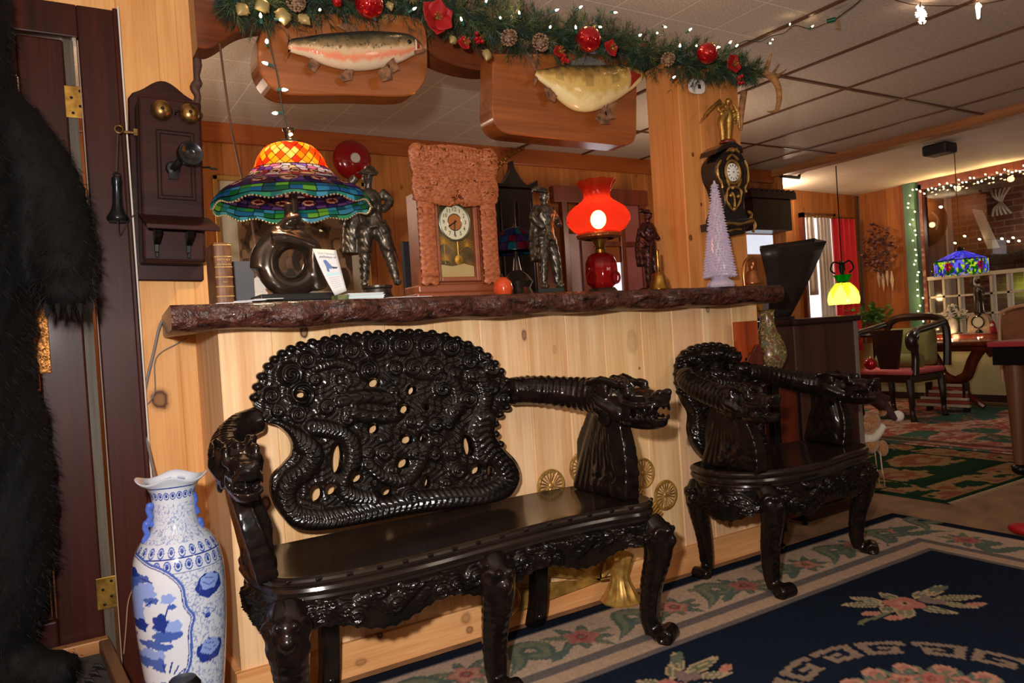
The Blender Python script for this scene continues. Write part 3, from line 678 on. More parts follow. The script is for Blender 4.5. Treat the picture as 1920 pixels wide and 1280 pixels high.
# small carved dots along the seat edge
dots = MB(); ed = smooth_pts(SEAT_O, 8)[16:110]
acc = 0
for a, b in zip(ed[:-1], ed[1:]):
    acc += math.dist(a, b)
    if acc > .062: acc = 0; dots.box((b[0], b[1]+.004, .4475), (.016, .010, .009))
dots.tube([(x, y+.006, .4470) for x, y in ed], .004, 6)
dots.build('seat_edge_beading', M_black, bench, bevel=.002)
fe = smooth_pts([(.405, 2.10), (.405, 1.97), (.43, 1.86), (.51, 1.815), (.63, 1.792), (.80, 1.79), (1.0, 1.806), (1.22, 1.82), (1.40, 1.812), (1.51, 1.79), (1.57, 1.815), (1.592, 1.90), (1.592, 2.02)], 6, False)
apron_relief(bench, fe, .398, .302, 4)
def bplane(x, y):
    d = rayN(x, y); Y = 2.165-.10*(y-620)/370; return _C[None]+d*(Y/d[:, 1])[:, None]
B_OUT = [(560, 992), (530, 968), (511, 930), (512, 895), (532, 872), (549, 850), (546, 824), (524, 800), (492, 788), (478, 762), (482, 728), (497, 694), (525, 664), (565, 645), (620, 634), (690, 625), (760, 621), (820, 624), (872, 640), (915, 665), (943, 698), (955, 728), (958, 752), (944, 768), (931, 786), (930, 812), (944, 838), (966, 862), (975, 890), (966, 918), (945, 936), (880, 950), (790, 962), (700, 978), (620, 992)]
B_HOL = [(701, 717, 9.5, 7), (772, 731, 7, 7), (758, 766, 9, 7, .3), (700, 803, 9, 8), (762, 823, 10, 7, .3), (791, 820, 5.5, 7), (755, 867, 10, 9), (631, 859, 9, 25, .05), (669, 895, 10, 8.5, -.4), (593, 925, 10, 13), (621, 918, 9, 9, -.5), (800, 903, 6, 10), (725, 921, 9, 7.5), (876, 835, 7, 17, -.25), (892, 880, 9, 8), (920, 883, 5, 9), (564, 739, 9, 5, .2), (800, 763, 4, 4)]
B_SPI = [(543, 702, 24), (574, 675, 18, 1), (615, 654, 20), (657, 657, 17, 1), (703, 648, 23), (752, 646, 22, 1), (800, 648, 19), (843, 650, 19, 1), (879, 678, 17), (886, 704, 14, 1), (910, 668, 12), (921, 690, 18), (827, 729, 17), (875, 747, 19, 1), (921, 727, 15), (944, 747, 15, 1), (816, 796, 15), (840, 795, 12), (818, 824, 14, 1), (814, 852, 14), (857, 882, 17), (564, 739, 25), (557, 776, 17, 1), (612, 763, 16), (650, 785, 15), (689, 693, 21, 1), (773, 690, 18), (740, 690, 14, 1), (735, 735, 13), (812, 690, 18), (850, 700, 14, 1), (590, 712, 12), (508, 742, 17, 1), (520, 770, 14), (720, 850, 15), (735, 880, 14, 1), (690, 850, 12), (780, 850, 13), (765, 930, 21), (660, 820, 12, 1), (640, 730, 12), (850, 770, 13), (845, 850, 13, 1), (905, 770, 14), (600, 800, 15), (660, 760, 12), (770, 790, 12, 1), (720, 780, 12), (590, 880, 10), (690, 915, 11), (780, 885, 10), (835, 905, 11, 1), (905, 855, 9)]
for k in range(12):
    a = 2*PI*k/12; B_SPI.append((640+15*math.cos(a), 712+15*math.sin(a), 6))
B_BOD = [([(520, 806), (562, 826), (586, 850), (570, 880), (543, 902), (535, 935), (556, 965), (610, 972), (670, 962), (730, 948), (790, 938), (850, 932), (910, 928), (950, 905), (950, 880), (925, 850), (908, 815), (912, 785)], 20, 11),
         ([(585, 800), (630, 808), (656, 828), (662, 862), (650, 890), (640, 915), (665, 930), (700, 935)], 16, 8),
         ([(640, 752), (690, 742), (740, 752), (745, 775), (700, 782), (650, 772)], 13, 20), ([(690, 870), (720, 895), (760, 900), (785, 870), (800, 830), (790, 790)], 12, 9),
         ([(780, 700), (820, 705), (850, 720), (860, 760), (840, 790)], 11, 8), ([(900, 700), (912, 745), (895, 790), (888, 830), (905, 865)], 12, 9), ([(590, 690), (630, 680), (660, 690)], 9, 7), ([(560, 940), (600, 950)], 8, 6)]
carved_back(bench, B_OUT, B_HOL, B_SPI, B_BOD, bplane, 2.0, .028, 9.)
# beaded crest along the top of the back
top = [q for q in smooth_pts(B_OUT, 7)][9*7:26*7]; cr = MB(); acc = 0; last = top[0]
for a, b in zip(top[:-1], top[1:]):
    acc += math.dist(a, b)
    if acc > 17:
        acc = 0; w = bplane(np.array([b[0]]), np.array([b[1]+2.]))[0]; cr.ball((w[0], w[1]+.008, w[2]), (.0155, .022, .0125), 12, 8)
cr.build('beaded_crest', M_black, bench)
arm(bench, (1.285, 2.125, .815), [(1.37, 2.11, .812), (1.47, 2.04, .795), (1.53, 1.95, .782)], (1.548, 1.845, .765), (.12, -.99, -.06), (1.535, 1.95, .453), 1.835, 2.125, .062, 1.2, .735)
arm(bench, (.475, 2.11, .818), [(.425, 2.10, .806), (.380, 2.05, .778), (.358, 1.97, .750)], (.356, 1.83, .735), (-.05, -.99, -.10), (.408, 1.97, .453), 1.845, 2.08, .054, .95, .68)
cabriole(bench, (1.575, 1.815, .39), (1.575, 1.795, 0), (.45, -.9, 0), 1.0)
cabriole(bench, (1.0, 1.825, .39), (1.0, 1.80, 0), (0, -1, 0), 1.05)
cabriole(bench, (.445, 1.84, .39), (.44, 1.82, 0), (-.3, -.95, 0), 1.1)
for x in (1.34, .62):
    lg = MB(); lg.tube(smooth_pts([(x, 2.12, .40), (x, 2.10, .25), (x, 2.12, .1), (x, 2.155, .0)], 5, False), [.036]*16, 4, up=(1, 1, 0)); lg.ball((x, 2.115, .05), (.016, .014, .014))
    lg.build('leg', M_black, bench, bevel=.006)
# ------------------------------------------------------------------ the armchair
chair = thing('carved_armchair', 'single black carved dragon armchair right of the long bench', 'armchair', (2.45, 1.95, 0))
CH_O = [(2.12, 2.14), (2.045, 2.06), (2.03, 1.95), (2.08, 1.85), (2.16, 1.80), (2.30, 1.768), (2.45, 1.772), (2.60, 1.80), (2.74, 1.815), (2.83, 1.86), (2.87, 1.95), (2.83, 2.07), (2.74, 2.15), (2.45, 2.17)]
slab(chair, CH_O, [(.452, .030), (.455, .012), (.450, .003), (.444, 0), (.436, .001), (.432, .008), (.428, .003), (.420, .0), (.410, .004), (.405, .014), (.398, .012), (.392, .018), (.388, .03)], 'seat', M_seat)
ce = smooth_pts([(2.10, 2.13), (2.062, 2.05), (2.05, 1.95), (2.095, 1.87), (2.17, 1.822), (2.30, 1.79), (2.45, 1.795), (2.60, 1.822), (2.73, 1.837), (2.815, 1.875), (2.85, 1.95), (2.815, 2.05), (2.73, 2.13)], 6, False)
apron_relief(chair, ce, .398, .285, 9, amp=1.1)
def cplane(x, y):
    d = rayN(x, y); Y = 2.175-.06*(y-640)/230; return _C[None]+d*(Y/d[:, 1])[:, None]
C_OUT = [(1352, 872), (1322, 858), (1304, 835), (1296, 805), (1297, 775), (1283, 748), (1273, 710), (1276, 675), (1292, 655), (1320, 646), (1350, 645), (1378, 655), (1398, 674), (1418, 692), (1430, 706), (1431, 735), (1428, 765), (1430, 805), (1434, 850), (1430, 868), (1395, 874)]
r_ = random.Random(2); C_SPI = [(1295, 672, 16), (1320, 663, 15, 1), (1347, 662, 15), (1373, 668, 14, 1), (1394, 690, 13), (1412, 712, 13, 1), (1292, 705, 16, 1), (1310, 735, 15), (1306, 765, 13, 1), (1312, 800, 14), (1325, 838, 15, 1), (1345, 700, 13), (1368, 702, 11, 1), (1438, 722, 13)]
for k in range(26): C_SPI.append((r_.uniform(1325, 1445), r_.uniform(715, 860), r_.uniform(9, 15), r_.random() < .5))
carved_back(chair, C_OUT, [(1362, 686, 4, 6), (1326, 775, 4, 8), (1328, 690, 4, 3), (1385, 740, 4, 4)], C_SPI, [([(1290, 720), (1296, 760), (1310, 800), (1320, 845), (1370, 862), (1430, 860)], 11, 7), ([(1330, 715), (1370, 720), (1410, 735), (1430, 770), (1420, 820)], 10, 6), ([(1350, 760), (1385, 775), (1380, 820), (1345, 830)], 9, 6)], cplane, 1.6, .028, 6.)
top = smooth_pts(C_OUT, 7)[5*7:14*7]; cr = MB(); acc = 0
for a, b in zip(top[:-1], top[1:]):
    acc += math.dist(a, b)
    if acc > 12:
        acc = 0; w = cplane(np.array([b[0]]), np.array([b[1]+2.]))[0]; cr.ball((w[0], w[1]+.008, w[2]), (.0155, .022, .013), 12, 8)
cr.build('beaded_crest', M_black, chair)
arm(chair, (2.46, 2.15, .78), [(2.60, 2.15, .755), (2.72, 2.11, .72), (2.78, 2.03, .70)], (2.80, 1.93, .69), (.12, -.99, -.03), (2.775, 2.02, .453), 1.92, 2.11, .06, 1.0, .665)
arm(chair, (2.10, 2.13, .80), [(2.075, 2.10, .78), (2.08, 2.03, .745), (2.10, 1.95, .715)], (2.12, 1.86, .70), (.0, -.99, -.06), (2.125, 1.94, .453), 1.815, 2.09, .06, 1.0, .675)
cabriole(chair, (2.16, 1.85, .39), (2.16, 1.80, 0), (.0, -1, 0), .95)
cabriole(chair, (2.79, 1.90, .39), (2.80, 1.89, 0), (.6, -.8, 0), .95)
cabriole(chair, (2.10, 2.10, .39), (2.125, 2.12, 0), (-.9, -.25, 0), .85)
cabriole(chair, (2.60, 2.10, .39), (2.585, 2.15, 0), (-.5, -.4, 0), .8)
# ================================================================== BEAR AND ITS BOX
M_fur = mat('black_bear_fur', (.004, .004, .004), .7, spec=.12)
M_fur2 = mat('black_bear_hair', (.006, .0058, .006), .65, spec=.15)
M_claw = mat('dark_claw', (.008, .007, .007), .6, spec=.2)
bear = thing('bear', 'black bear standing upright in a wooden box at the left edge', 'bear', (-.3, 2.33, .15))
mb = MB()
T = lambda pts, rad, n=16: mb.tube(smooth_pts(pts, 5, False), [float(x) for x in np.interp(np.linspace(0, len(rad)-1, (len(pts)-1)*5+1), range(len(rad)), rad)], n)
T([(-.31, 2.37, .70), (-.30, 2.36, .95), (-.29, 2.35, 1.25), (-.28, 2.35, 1.52), (-.26, 2.34, 1.72)], [.21, .25, .27, .25, .19], 20)
T([(-.26, 2.34, 1.62), (-.23, 2.32, 1.80), (-.20, 2.28, 1.98)], [.22, .19, .165])
mb.ball((-.19, 2.24, 2.04), (.15, .16, .14)); mb.ball((-.16, 2.09, 2.01), (.075, .11, .065)); mb.ball((-.14, 2.0, 2.015), (.045, .05, .045))
for q in (-1, 1): mb.ball((-.19+q*.125, 2.27, 2.15), (.055, .03, .06)); mb.ball((-.17+q*.062, 2.11, 2.075), .022)
T([(-.15, 2.37, 1.66), (-.06, 2.36, 1.59), (.015, 2.33, 1.45), (.036, 2.28, 1.31), (.042, 2.23, 1.225)], [.13, .112, .092, .080, .072])
mb.ball((.042, 2.20, 1.185), (.066, .072, .055)); T([(-.42, 2.37, 1.66), (-.53, 2.35, 1.58), (-.60, 2.30, 1.42), (-.60, 2.22, 1.28), (-.585, 2.15, 1.20)], [.13, .11, .095, .082, .075])
mb.ball((-.58, 2.12, 1.17), (.07, .075, .06))
T([(-.20, 2.38, .95), (-.145, 2.37, .75), (-.135, 2.37, .50), (-.165, 2.39, .30), (-.175, 2.40, .22)], [.17, .130, .110, .088, .078])
T([(-.175, 2.40, .205), (-.08, 2.34, .20), (.0, 2.30, .19)], [.072, .062, .046])
T([(-.42, 2.38, .95), (-.46, 2.37, .75), (-.47, 2.37, .50), (-.46, 2.39, .30), (-.46, 2.40, .22)], [.17, .13, .11, .088, .078])
T([(-.46, 2.40, .205), (-.42, 2.30, .20), (-.40, 2.22, .19)], [.072, .062, .046])
bbody = organic(mb, 'body', M_fur, bear, .018, 4, carve=lambda c: .004*np.sin(c[:, 2]*60+9*np.sin(c[:, 0]*30)))
me = bbody.data; rr = np.random.default_rng(3)
nf = len(me.polygons); ce = np.empty(nf*3, np.float32); me.polygons.foreach_get('center', ce); no = np.empty(nf*3, np.float32); me.polygons.foreach_get('normal', no)
ce = ce.reshape(-1, 3)+np.array([-.3, 2.33, .15]); no = no.reshape(-1, 3); n = 46000; pick = rr.integers(0, nf, n)
p = ce[pick]+rr.normal(0, .006, (n, 3)); nn = no[pick]; d = nn*.55+np.array([0, 0, -1.])*.75+rr.normal(0, .22, (n, 3)); d /= np.linalg.norm(d, axis=1)[:, None]
paw = (p[:, 2] < 1.3) & (p[:, 2] > 1.05) & (np.abs(p[:, 0]-.06) < .12) & (p[:, 1] < 2.24)
ln = np.where(paw, .036, .019)*rr.uniform(.6, 1.3, n); sd = np.cross(d, rr.normal(0, 1, (n, 3))); sd /= np.linalg.norm(sd, axis=1)[:, None]; wd = .0009
V = np.stack([p-sd*wd-nn*.003, p+sd*wd-nn*.003, p+d*ln[:, None]], 1).reshape(-1, 3); F = np.arange(3*n).reshape(-1, 3)
tag(raw('fur', V, F, M_fur2, bear), kind='stuff')
for cx, cy, cz, fx, fy, fz in [(.042, 2.15, 1.14, 0, -.3, -1), (-.58, 2.06, 1.125, 0, -.3, -1), (.03, 2.275, .17, .9, -.5, -.1), (-.385, 2.17, .17, .2, -1, -.1)]:
    f = Vector((fx, fy, fz)).normalized(); sx = f.cross(Vector((0, -.5, 1)) if abs(fz) < .5 else Vector((0, 1, 0))).normalized()
    for k in range(5):
        c = Vector((cx, cy, cz))+sx*(k-2)*.024; MB().tube([c-f*.012, c+f*.006, c+f*.016+Vector((0, 0, -.007))], [.006, .005, .001], 6).build('claw', M_claw, bear)
MB().ball((-.135, 1.955, 2.03), (.025, .02, .02)).build('nose', M_claw, bear)
for q in (-1, 1): MB().ball((-.165+q*.062, 2.093, 2.078), .012).build('eye', mat('bear_eye', (.03, .012, .005), .08) if q < 0 else MATS['bear_eye'], bear)
M_boxwood = wood('box_rail_wood', S(176, 118, 62), S(120, 74, 38), 0, .5, .8, False, col_attr=False)
M_bark = mat('peeling_bark', S(140, 104, 80), .8, vary=((30, 60, 60), S(84, 56, 42), 8), bump=('noise', 60, .8, .01))
M_dirt = mat('grey_brown_felt', S(66, 56, 50), .95, vary=((40, 40, 40), S(44, 38, 35), 6), bump=('noise', 150, .5, .004))
box = thing('display_box', 'shallow wooden box with bark front under the black bear', 'box', (-.35, 2.32, 0))
MB().prism([(-.85, 2.55, .02), (.075, 2.55, .02), (.110, 2.12, .02), (-.85, 2.12, .02)], (0, 0, .12)).build('tray_floor', M_dirt, box, smooth=False)
MB().prism([(-.88, 2.585, 0), (.09, 2.585, 0), (.09, 2.55, 0), (-.88, 2.55, 0)], (0, 0, .178)).build('back_rail', M_boxwood, box, smooth=False, bevel=.004)
MB().prism([(.062, 2.585, 0), (.092, 2.585, 0), (.128, 2.03, 0), (.098, 2.03, 0)], (0, 0, .176)).build('side_rail', wood('box_side_wood', S(120, 84, 56), S(84, 54, 34), 1, .6, .8, False, col_attr=False), box, smooth=False, bevel=.004)
MB().prism([(-.9, 2.585, 0), (-.87, 2.585, 0), (-.87, 2.06, 0), (-.9, 2.06, 0)], (0, 0, .176)).build('side_rail', M_boxwood, box, smooth=False, bevel=.004)
lg = MB(); xs = np.linspace(-.92, .098, 30); lg.tube([(x, 2.085+.012*math.sin(x*9), .095+.010*math.sin(x*17)) for x in xs], [.088+.012*math.sin(x*31)+.008*math.sin(x*77) for x in xs], 20, up=(0, 0, 1))
lg.build('bark_front', M_bark, box)
# ================================================================== WALL TELEPHONE
M_phone = wood('dark_oak_telephone', S(58, 26, 22), S(34, 15, 13), 0, .42, 1.2, False, col_attr=False, coat=0., spec=.15)
M_phdk = mat('dark_groove', S(30, 16, 14), .4)
M_bellb = mat('dull_brass_gong', S(150, 118, 70), .3, .9, vary=((60, 60, 60), S(104, 76, 40), 4))
M_ebon = mat('ebonite', (.008, .008, .0085), .25, spec=.4)
ph = thing('wall_telephone', 'antique dark oak crank wall telephone on the pine wall', 'telephone', (.325, 2.62, 1.245))
pts = [(.232, 1.245), (.428, 1.245), (.434, 1.251), (.434, 1.815), (.424, 1.833)]
for a in np.linspace(0, 1, 12): pts.append((.405-.145*a, 1.838+.042*math.sin(PI*a)**1.3+.004))
pts += [(.242, 1.833), (.230, 1.815), (.228, 1.25)]
MB().prism([(x, 2.592, z) for x, z in pts], (0, .028, 0), .004).build('backboard', M_phone, ph, smooth=False)
bxm = MB().bx(.246, .422, 2.468, 2.592, 1.292, 1.79).build('box_body', M_phone, ph, smooth=False, bevel=.008)
fr = MB()
for g in (0, .010): fr.tube([(.292+g, 2.467, 1.482+g), (.397-g, 2.467, 1.482+g), (.397-g, 2.467, 1.690-g), (.292+g, 2.467, 1.690-g)], .0028, 6, closed=True)
fr.build('door_moulding', M_phdk, ph)
My = Matrix(((1, 0, 0), (0, 0, -1), (0, 1, 0)))
for x in (.308, .386):
    g = MB().lathe([(.0305, 0), (.0305, .004), (.028, .012), (.020, .020), (.008, .024), (0, .0245)], 28, (x, 2.462, 1.748), My).build('gong', M_bellb, ph)
    MB().ball((x, 2.436, 1.748), (.005, .004, .005), 10, 6).build('screw', M_blk, g)
MB().tube([(.347, 2.47, 1.742), (.347, 2.445, 1.746)], .003, 8).ball((.347, 2.442, 1.746), .005, 8, 6).build('clapper', M_blk, ph)
mp = MB(); mp.lathe([(.021, 0), (.021, .006), (.017, .012), (.0, .014)], 20, (.335, 2.467, 1.575), My); mp.tube(smooth_pts([(.335, 2.462, 1.575), (.336, 2.43, 1.572), (.350, 2.41, 1.592), (.362, 2.405, 1.605)], 4, False), .010, 10); mp.bx(.322, .350, 2.455, 2.467, 1.542, 1.59)
D = Vector((.10, -.99, -.10)).normalized(); MM = frameM((0, 0, 0), D.cross(Vector((0, 0, 1))).normalized(), (0, 0, 1)).to_3x3()
MM = Matrix([list(c) for c in zip(*(MM.col[0], MM.col[1], D))])
mp.lathe([(.012, -.01), (.022, .0), (.030, .008), (.033, .02), (.030, .034), (.034, .042), (.036, .052), (.034, .058), (.028, .057), (.016, .046), (.010, .044), (.0, .044)], 30, (.366, 2.412, 1.606), MM)
mp.build('mouthpiece', M_ebon, ph)
MB().prism([(.238, 2.468, 1.418), (.432, 2.468, 1.418), (.446, 2.355, 1.372), (.246, 2.355, 1.372)], (0, 0, .014), .003).build('writing_shelf', M_phone, ph, smooth=False, bevel=.003)
for x in (.283, .372):
    b_ = MB(); b_.prism([(x-.011, 2.455, 1.405), (x+.011, 2.455, 1.405), (x+.006, 2.462, 1.318), (x-.006, 2.462, 1.318)], (0, .008, 0)); b_.prism([(x-.011, 2.46, 1.405), (x-.011, 2.38, 1.372), (x-.011, 2.39, 1.362), (x-.008, 2.46, 1.34)], (.018, 0, 0)); b_.bx(x-.005, x+.005, 2.456, 2.467, 1.302, 1.318)
    b_.build('bracket', M_blk, ph, smooth=False, bevel=.002)
hk = MB(); hk.tube(smooth_pts([(.248, 2.53, 1.690), (.225, 2.53, 1.690), (.205, 2.53, 1.690), (.195, 2.52, 1.70)], 4, False), .0045, 8); hk.ring((.196, 2.52, 1.693), .011, .003, (0, 1, 0)); hk.bx(.236, .247, 2.52, 2.54, 1.68, 1.70)
hk.build('switch_hook', M_bellb, ph)
rc = MB(); rc.lathe([(.010, .135), (.014, .132), (.014, .112), (.012, .108), (.013, .06), (.016, .04), (.024, .022), (.030, .014), (.030, .006), (.026, 0), (.012, .001), (0, .001)], 24, (.186, 2.53, 1.415)); rc.ring((.187, 2.53, 1.556), .009, .002, (0, 1, 0))
rcv = rc.build('receiver', M_ebon, ph)
MB().tube(smooth_pts([(.194, 2.53, 1.685), (.190, 2.53, 1.62), (.187, 2.53, 1.565)], 4, False), .0022, 6).build('hanging_link', mat('brown_cloth_cord', S(70, 50, 38), .8), rcv)
MB().tube(smooth_pts([(.186, 2.53, 1.416), (.192, 2.56, 1.38), (.215, 2.58, 1.42), (.245, 2.575, 1.46)], 4, False), .0022, 6).build('receiver_cord', MATS['brown_cloth_cord'], rcv)
MB().tube([(.422, 2.52, 1.60), (.452, 2.52, 1.602), (.452, 2.505, 1.595), (.470, 2.505, 1.595)], .0035, 8).build('crank', M_blk, ph)
for x, z in ((.25, 1.265), (.413, 1.265), (.325, 1.852), (.29, 1.838), (.36, 1.838)): pass
ph.rotation_euler = (0, .035, 0)
# ================================================================== PORCELAIN FLOOR VASE
VX, VY = .236, 2.05
M_porc = mat('blue_white_porcelain', (1, 1, 1), .12, spec=.5, col_attr=True, coat=.3)
vase = thing('porcelain_vase', 'tall blue and white porcelain floor vase beside the bench', 'vase', (VX, VY, 0))
prof = smooth_pts([(.070, 0), (.074, .03), (.080, .10), (.092, .20), (.103, .32), (.107, .42), (.105, .48), (.096, .525), (.078, .555), (.060, .575), (.0525, .60), (.050, .64), (.052, .665), (.060, .685), (.076, .700)], 10, False)
prof = [(.001, 0)]+prof+[(.079, .7045), (.076, .706), (.068, .700), (.046, .665), (.044, .60), (.001, .595)]
nA = 360; A = np.arange(nA)/nA*2*PI; R_ = np.array([p[0] for p in prof]); Zp = np.array([p[1] for p in prof])
# finer rows
tt = np.linspace(0, len(prof)-1, 520); Rr = np.interp(tt, range(len(prof)), R_); Zr = np.interp(tt, range(len(prof)), Zp)
lip = 1+.16*np.clip((Zr-.67)/.03, 0, 1)[:, None]*np.cos(A[None]*2-.0)*.5
zl = Zr[:, None]+np.clip((Zr-.67)/.03, 0, 1)[:, None]*.006*np.cos(4*A[None]+.8)
P = np.stack([VX+Rr[:, None]*lip*np.cos(A), VY+Rr[:, None]*lip*np.sin(A), zl], -1)
fx = (P[..., 0]-VX); fz = P[..., 2]; front = P[..., 1] < VY
wh = np.array(S(186, 192, 202)); bl = np.array(S(62, 88, 160)); dk = np.array(S(34, 52, 128)); lt = np.array(S(128, 150, 205))
c = np.empty(P.shape); c[:] = wh; ang = np.arctan2(P[..., 1]-VY, P[..., 0]-VX); sa = ang*.1
n1 = vnoise(sa*120, fz*120)+.5*vnoise(sa*260+9, fz*260); ver = np.abs(n1-.75) < .085
body = (fz < .54)
paint(c, ver & (fz > .12) & (fz < .645), bl, .62)
def vp(px, py):
    w = pY(px, py, 1.965); return (w.x-VX, w.z)
def blob(px, py, rx, ry, col, a=1., seed=0, wob=.14):
    x, z = vp(px, py); k = .00122; e = ell(fx, fz, x, z, rx*k, ry*k); th = np.arctan2(fz-z, fx-x); e = e*(1+wob*np.sin(5*th+seed)+wob*.5*np.sin(9*th+2*seed))
    paint(c, (e < 1) & front, col, a)
def line(pts, w, col=dk, a=1.):
    d, _ = seg_d(fx, fz, [vp(*q) for q in pts]); paint(c, (d < w*.00122) & front, col, a)
# bands of drop motifs
for z0, r, nn_ in ((.665, .0065, 22), (.536, .008, 24), (.505, .009, 26)):
    paint(c, np.abs(fz-z0) < .017, wh, .9)
    k = np.round(ang/(2*PI)*nn_); da = (ang-k*2*PI/nn_)*np.interp(z0, Zr[:400], Rr[:400])
    e = np.hypot(da/r, (fz-z0)/(r*1.5)); paint(c, (e < 1) & (e > .72), bl); paint(c, e < .45, dk); paint(c, np.hypot(da/(r*.6), (fz-z0-r*.5)/(r*.5)) < .8, bl, .8)
for z0 in (.685, .6855, .522, .488, .12, .112): paint(c, np.abs(fz-z0) < .0012, dk)
paint(c, fz < .11, wh); paint(c, (fz < .10) & (np.abs(np.sin(ang*18)) > .72) & (fz > .02), bl, .8)
# picture panel
pan = [(238, 1066), (285, 1062), (318, 1074), (340, 1096), (347, 1130), (361, 1150), (356, 1180), (357, 1225), (350, 1255), (325, 1280), (238, 1290)]
pp_ = smooth_pts([vp(*q) for q in pan], 5); sd_ = sdf(fx, fz, pp_); paint(c, (sd_ < 0) & front, np.array(S(194, 199, 207))); paint(c, (np.abs(sd_) < .0028) & front, bl); paint(c, (np.abs(sd_+.006) < .0012) & front, dk)
for a in [(258, 1105, 10, 32, bl), (252, 1085, 9, 10, dk), (271, 1090, 9, 7, bl), (276, 1115, 14, 22, lt), (262, 1150, 9, 40, lt), (285, 1128, 12, 6, bl), (313, 1120, 12, 10, lt), (320, 1134, 8, 5, bl), (268, 1180, 10, 12, dk), (316, 1176, 24, 16, lt), (300, 1168, 12, 18, dk), (312, 1192, 26, 10, bl), (285, 1212, 16, 8, bl), (305, 1214, 18, 7, bl), (285, 1240, 24, 18, lt), (275, 1252, 20, 10, bl), (300, 1250, 10, 14, bl), (250, 1245, 12, 24, bl)]: blob(*a[:4], a[4], 1, a[0])
for pts in ([(312, 1140), (308, 1160), (300, 1180)], [(262, 1200), (258, 1240)], [(285, 1128), (275, 1140)], [(318, 1260), (322, 1240)], [(326, 1262), (334, 1244)], [(310, 1262), (306, 1246)], [(334, 1262), (345, 1250)], [(266, 1090), (285, 1094)]): line(pts, 1.3)
for a in [(391, 1094, 26, 24), (393, 1216, 26, 24), (388, 1150, 6, 6)]:
    blob(a[0], a[1], a[2], a[3], dk, 1, a[1], .05); blob(a[0]+1, a[1]-7, a[2]*.72, a[3]*.66, lt, 1, 3+a[1], .07); line([(a[0]-12, a[1]-6), (a[0], a[1]), (a[0]+12, a[1]-6)], 1., bl); line([(a[0]-8, a[1]-14), (a[0]+8, a[1]-12)], 1., bl)
c[Zr < .0005] = wh
gridmesh('vase_body', P, M_porc, vase, c, wrap=True)
for (a, b) in (((360, 943), 1), ((372, 990), 1), ((272, 965), -1), ((266, 998), -1)):
    w = pY(a[0], a[1], 2.05); h = MB(); x = w.x+(.012 if b < 0 else 0); z = w.z
    h.tube(smooth_pts([(x-b*.008, VY-.012, z+.022), (x+b*.006, VY-.016, z+.016), (x+b*.002, VY-.016, z-.004), (x+b*.010, VY-.014, z-.020), (x-b*.004, VY-.012, z-.024)], 4, False), .0075, 8); h.ball((x+b*.002, VY-.016, z+.022), .010, 10, 7)
    organic(h, 'handle', mat('cobalt_handle', S(70, 96, 178), .15, coat=.3) if 'cobalt_handle' not in MATS else MATS['cobalt_handle'], vase, .0025, 2, label='cobalt blue moulded handle')
# grey cable running from the bar slab down behind the vase
M_cable = mat('grey_cable', S(128, 122, 118), .5)
cb = thing('power_cable', 'grey cable hanging from the wooden slab down behind the vase', 'cable', (.26, 2.57, .6))
MB().tube(smooth_pts([pY(*q) for q in [(352, 576, 2.50), (325, 583, 2.56), (302, 605, 2.59), (288, 660, 2.60), (272, 730, 2.60), (270, 770, 2.60), (277, 830, 2.58), (291, 900, 2.45), (296, 960, 2.30)]], 5, False), .0042, 8).build('thick_cable', M_cable, cb)
MB().tube(smooth_pts([pY(*q) for q in [(350, 634, 2.60), (330, 645, 2.60), (292, 672, 2.60), (290, 735, 2.60), (272, 762, 2.60)]], 5, False), .0018, 6).build('thin_wire', M_cable, cb)
tag(MB().tube(smooth_pts([pY(*q) for q in [(250, 1100, 2.55), (240, 1130, 2.56), (236, 1180, 2.56), (232, 1225, 2.57)]], 5, False), .002, 6).build('thin_cord', mat('tan_cord', S(150, 120, 96), .7), None, loc=(.11, 2.56, .2)), 'thin tan cord hanging between the door frame and the vase', 'cord')
w = pY(343, 1268, 1.78); ds_ = thing('door_stop', 'black rounded knob of a floor door stop at the bottom edge before the porcelain vase', 'door stop', (w.x, 1.78, 0))
MB().lathe([(.045, 0), (.045, .015), (.018, .03), (.015, w.z-.05), (.030, w.z-.035), (.036, w.z-.018), (.026, w.z-.003), (0, w.z)], 28, (w.x, 1.78, 0)).build('stem_and_knob', M_blk, ds_)
# ================================================================== RUGS
M_rug = mat('wool_rug', (1, 1, 1), .95, spec=.03, col_attr=True, bump=('noise', 330, .5, .003))
def rug(name, label, x0, x1, y0, y1, step, painter, th=.011):
    xs = np.linspace(x0, x1, int((x1-x0)/step)+1); ys = np.linspace(y0, y1, int((y1-y0)/step)+1); X, Y = np.meshgrid(xs, ys)
    c = painter(X, Y); Zr_ = np.full(X.shape, th)+.0012*vnoise(X*14, Y*14); P = np.stack([X, Y, Zr_], -1)
    # border skirt to the floor
    P = np.concatenate([P[:1]*[1, 1, 0]+[0, 0, .0005], P, P[-1:]*[1, 1, 0]+[0, 0, .0005]]); c = np.concatenate([c[:1], c, c[-1:]])
    P = np.concatenate([P[:, :1]*[1, 1, 0]+[0, 0, .0005], P, P[:, -1:]*[1, 1, 0]+[0, 0, .0005]], 1); c = np.concatenate([c[:, :1], c, c[:, -1:]], 1)
    o = gridmesh(name, P, M_rug, None, c, loc=(x0, y0, 0)); return tag(o, label, 'rug')
navy = np.array(S(22, 29, 43)); beige = np.array(S(172, 147, 126)); grey = np.array(S(98, 90, 88)); leaf = np.array(S(84, 96, 86)); leaf2 = np.array(S(112, 110, 88)); rose = np.array(S(160, 102, 90)); rosed = np.array(S(136, 66, 64)); cream = np.array(S(160, 140, 110)); peach = np.array(S(168, 122, 102)); sage = np.array(S(100, 102, 80))
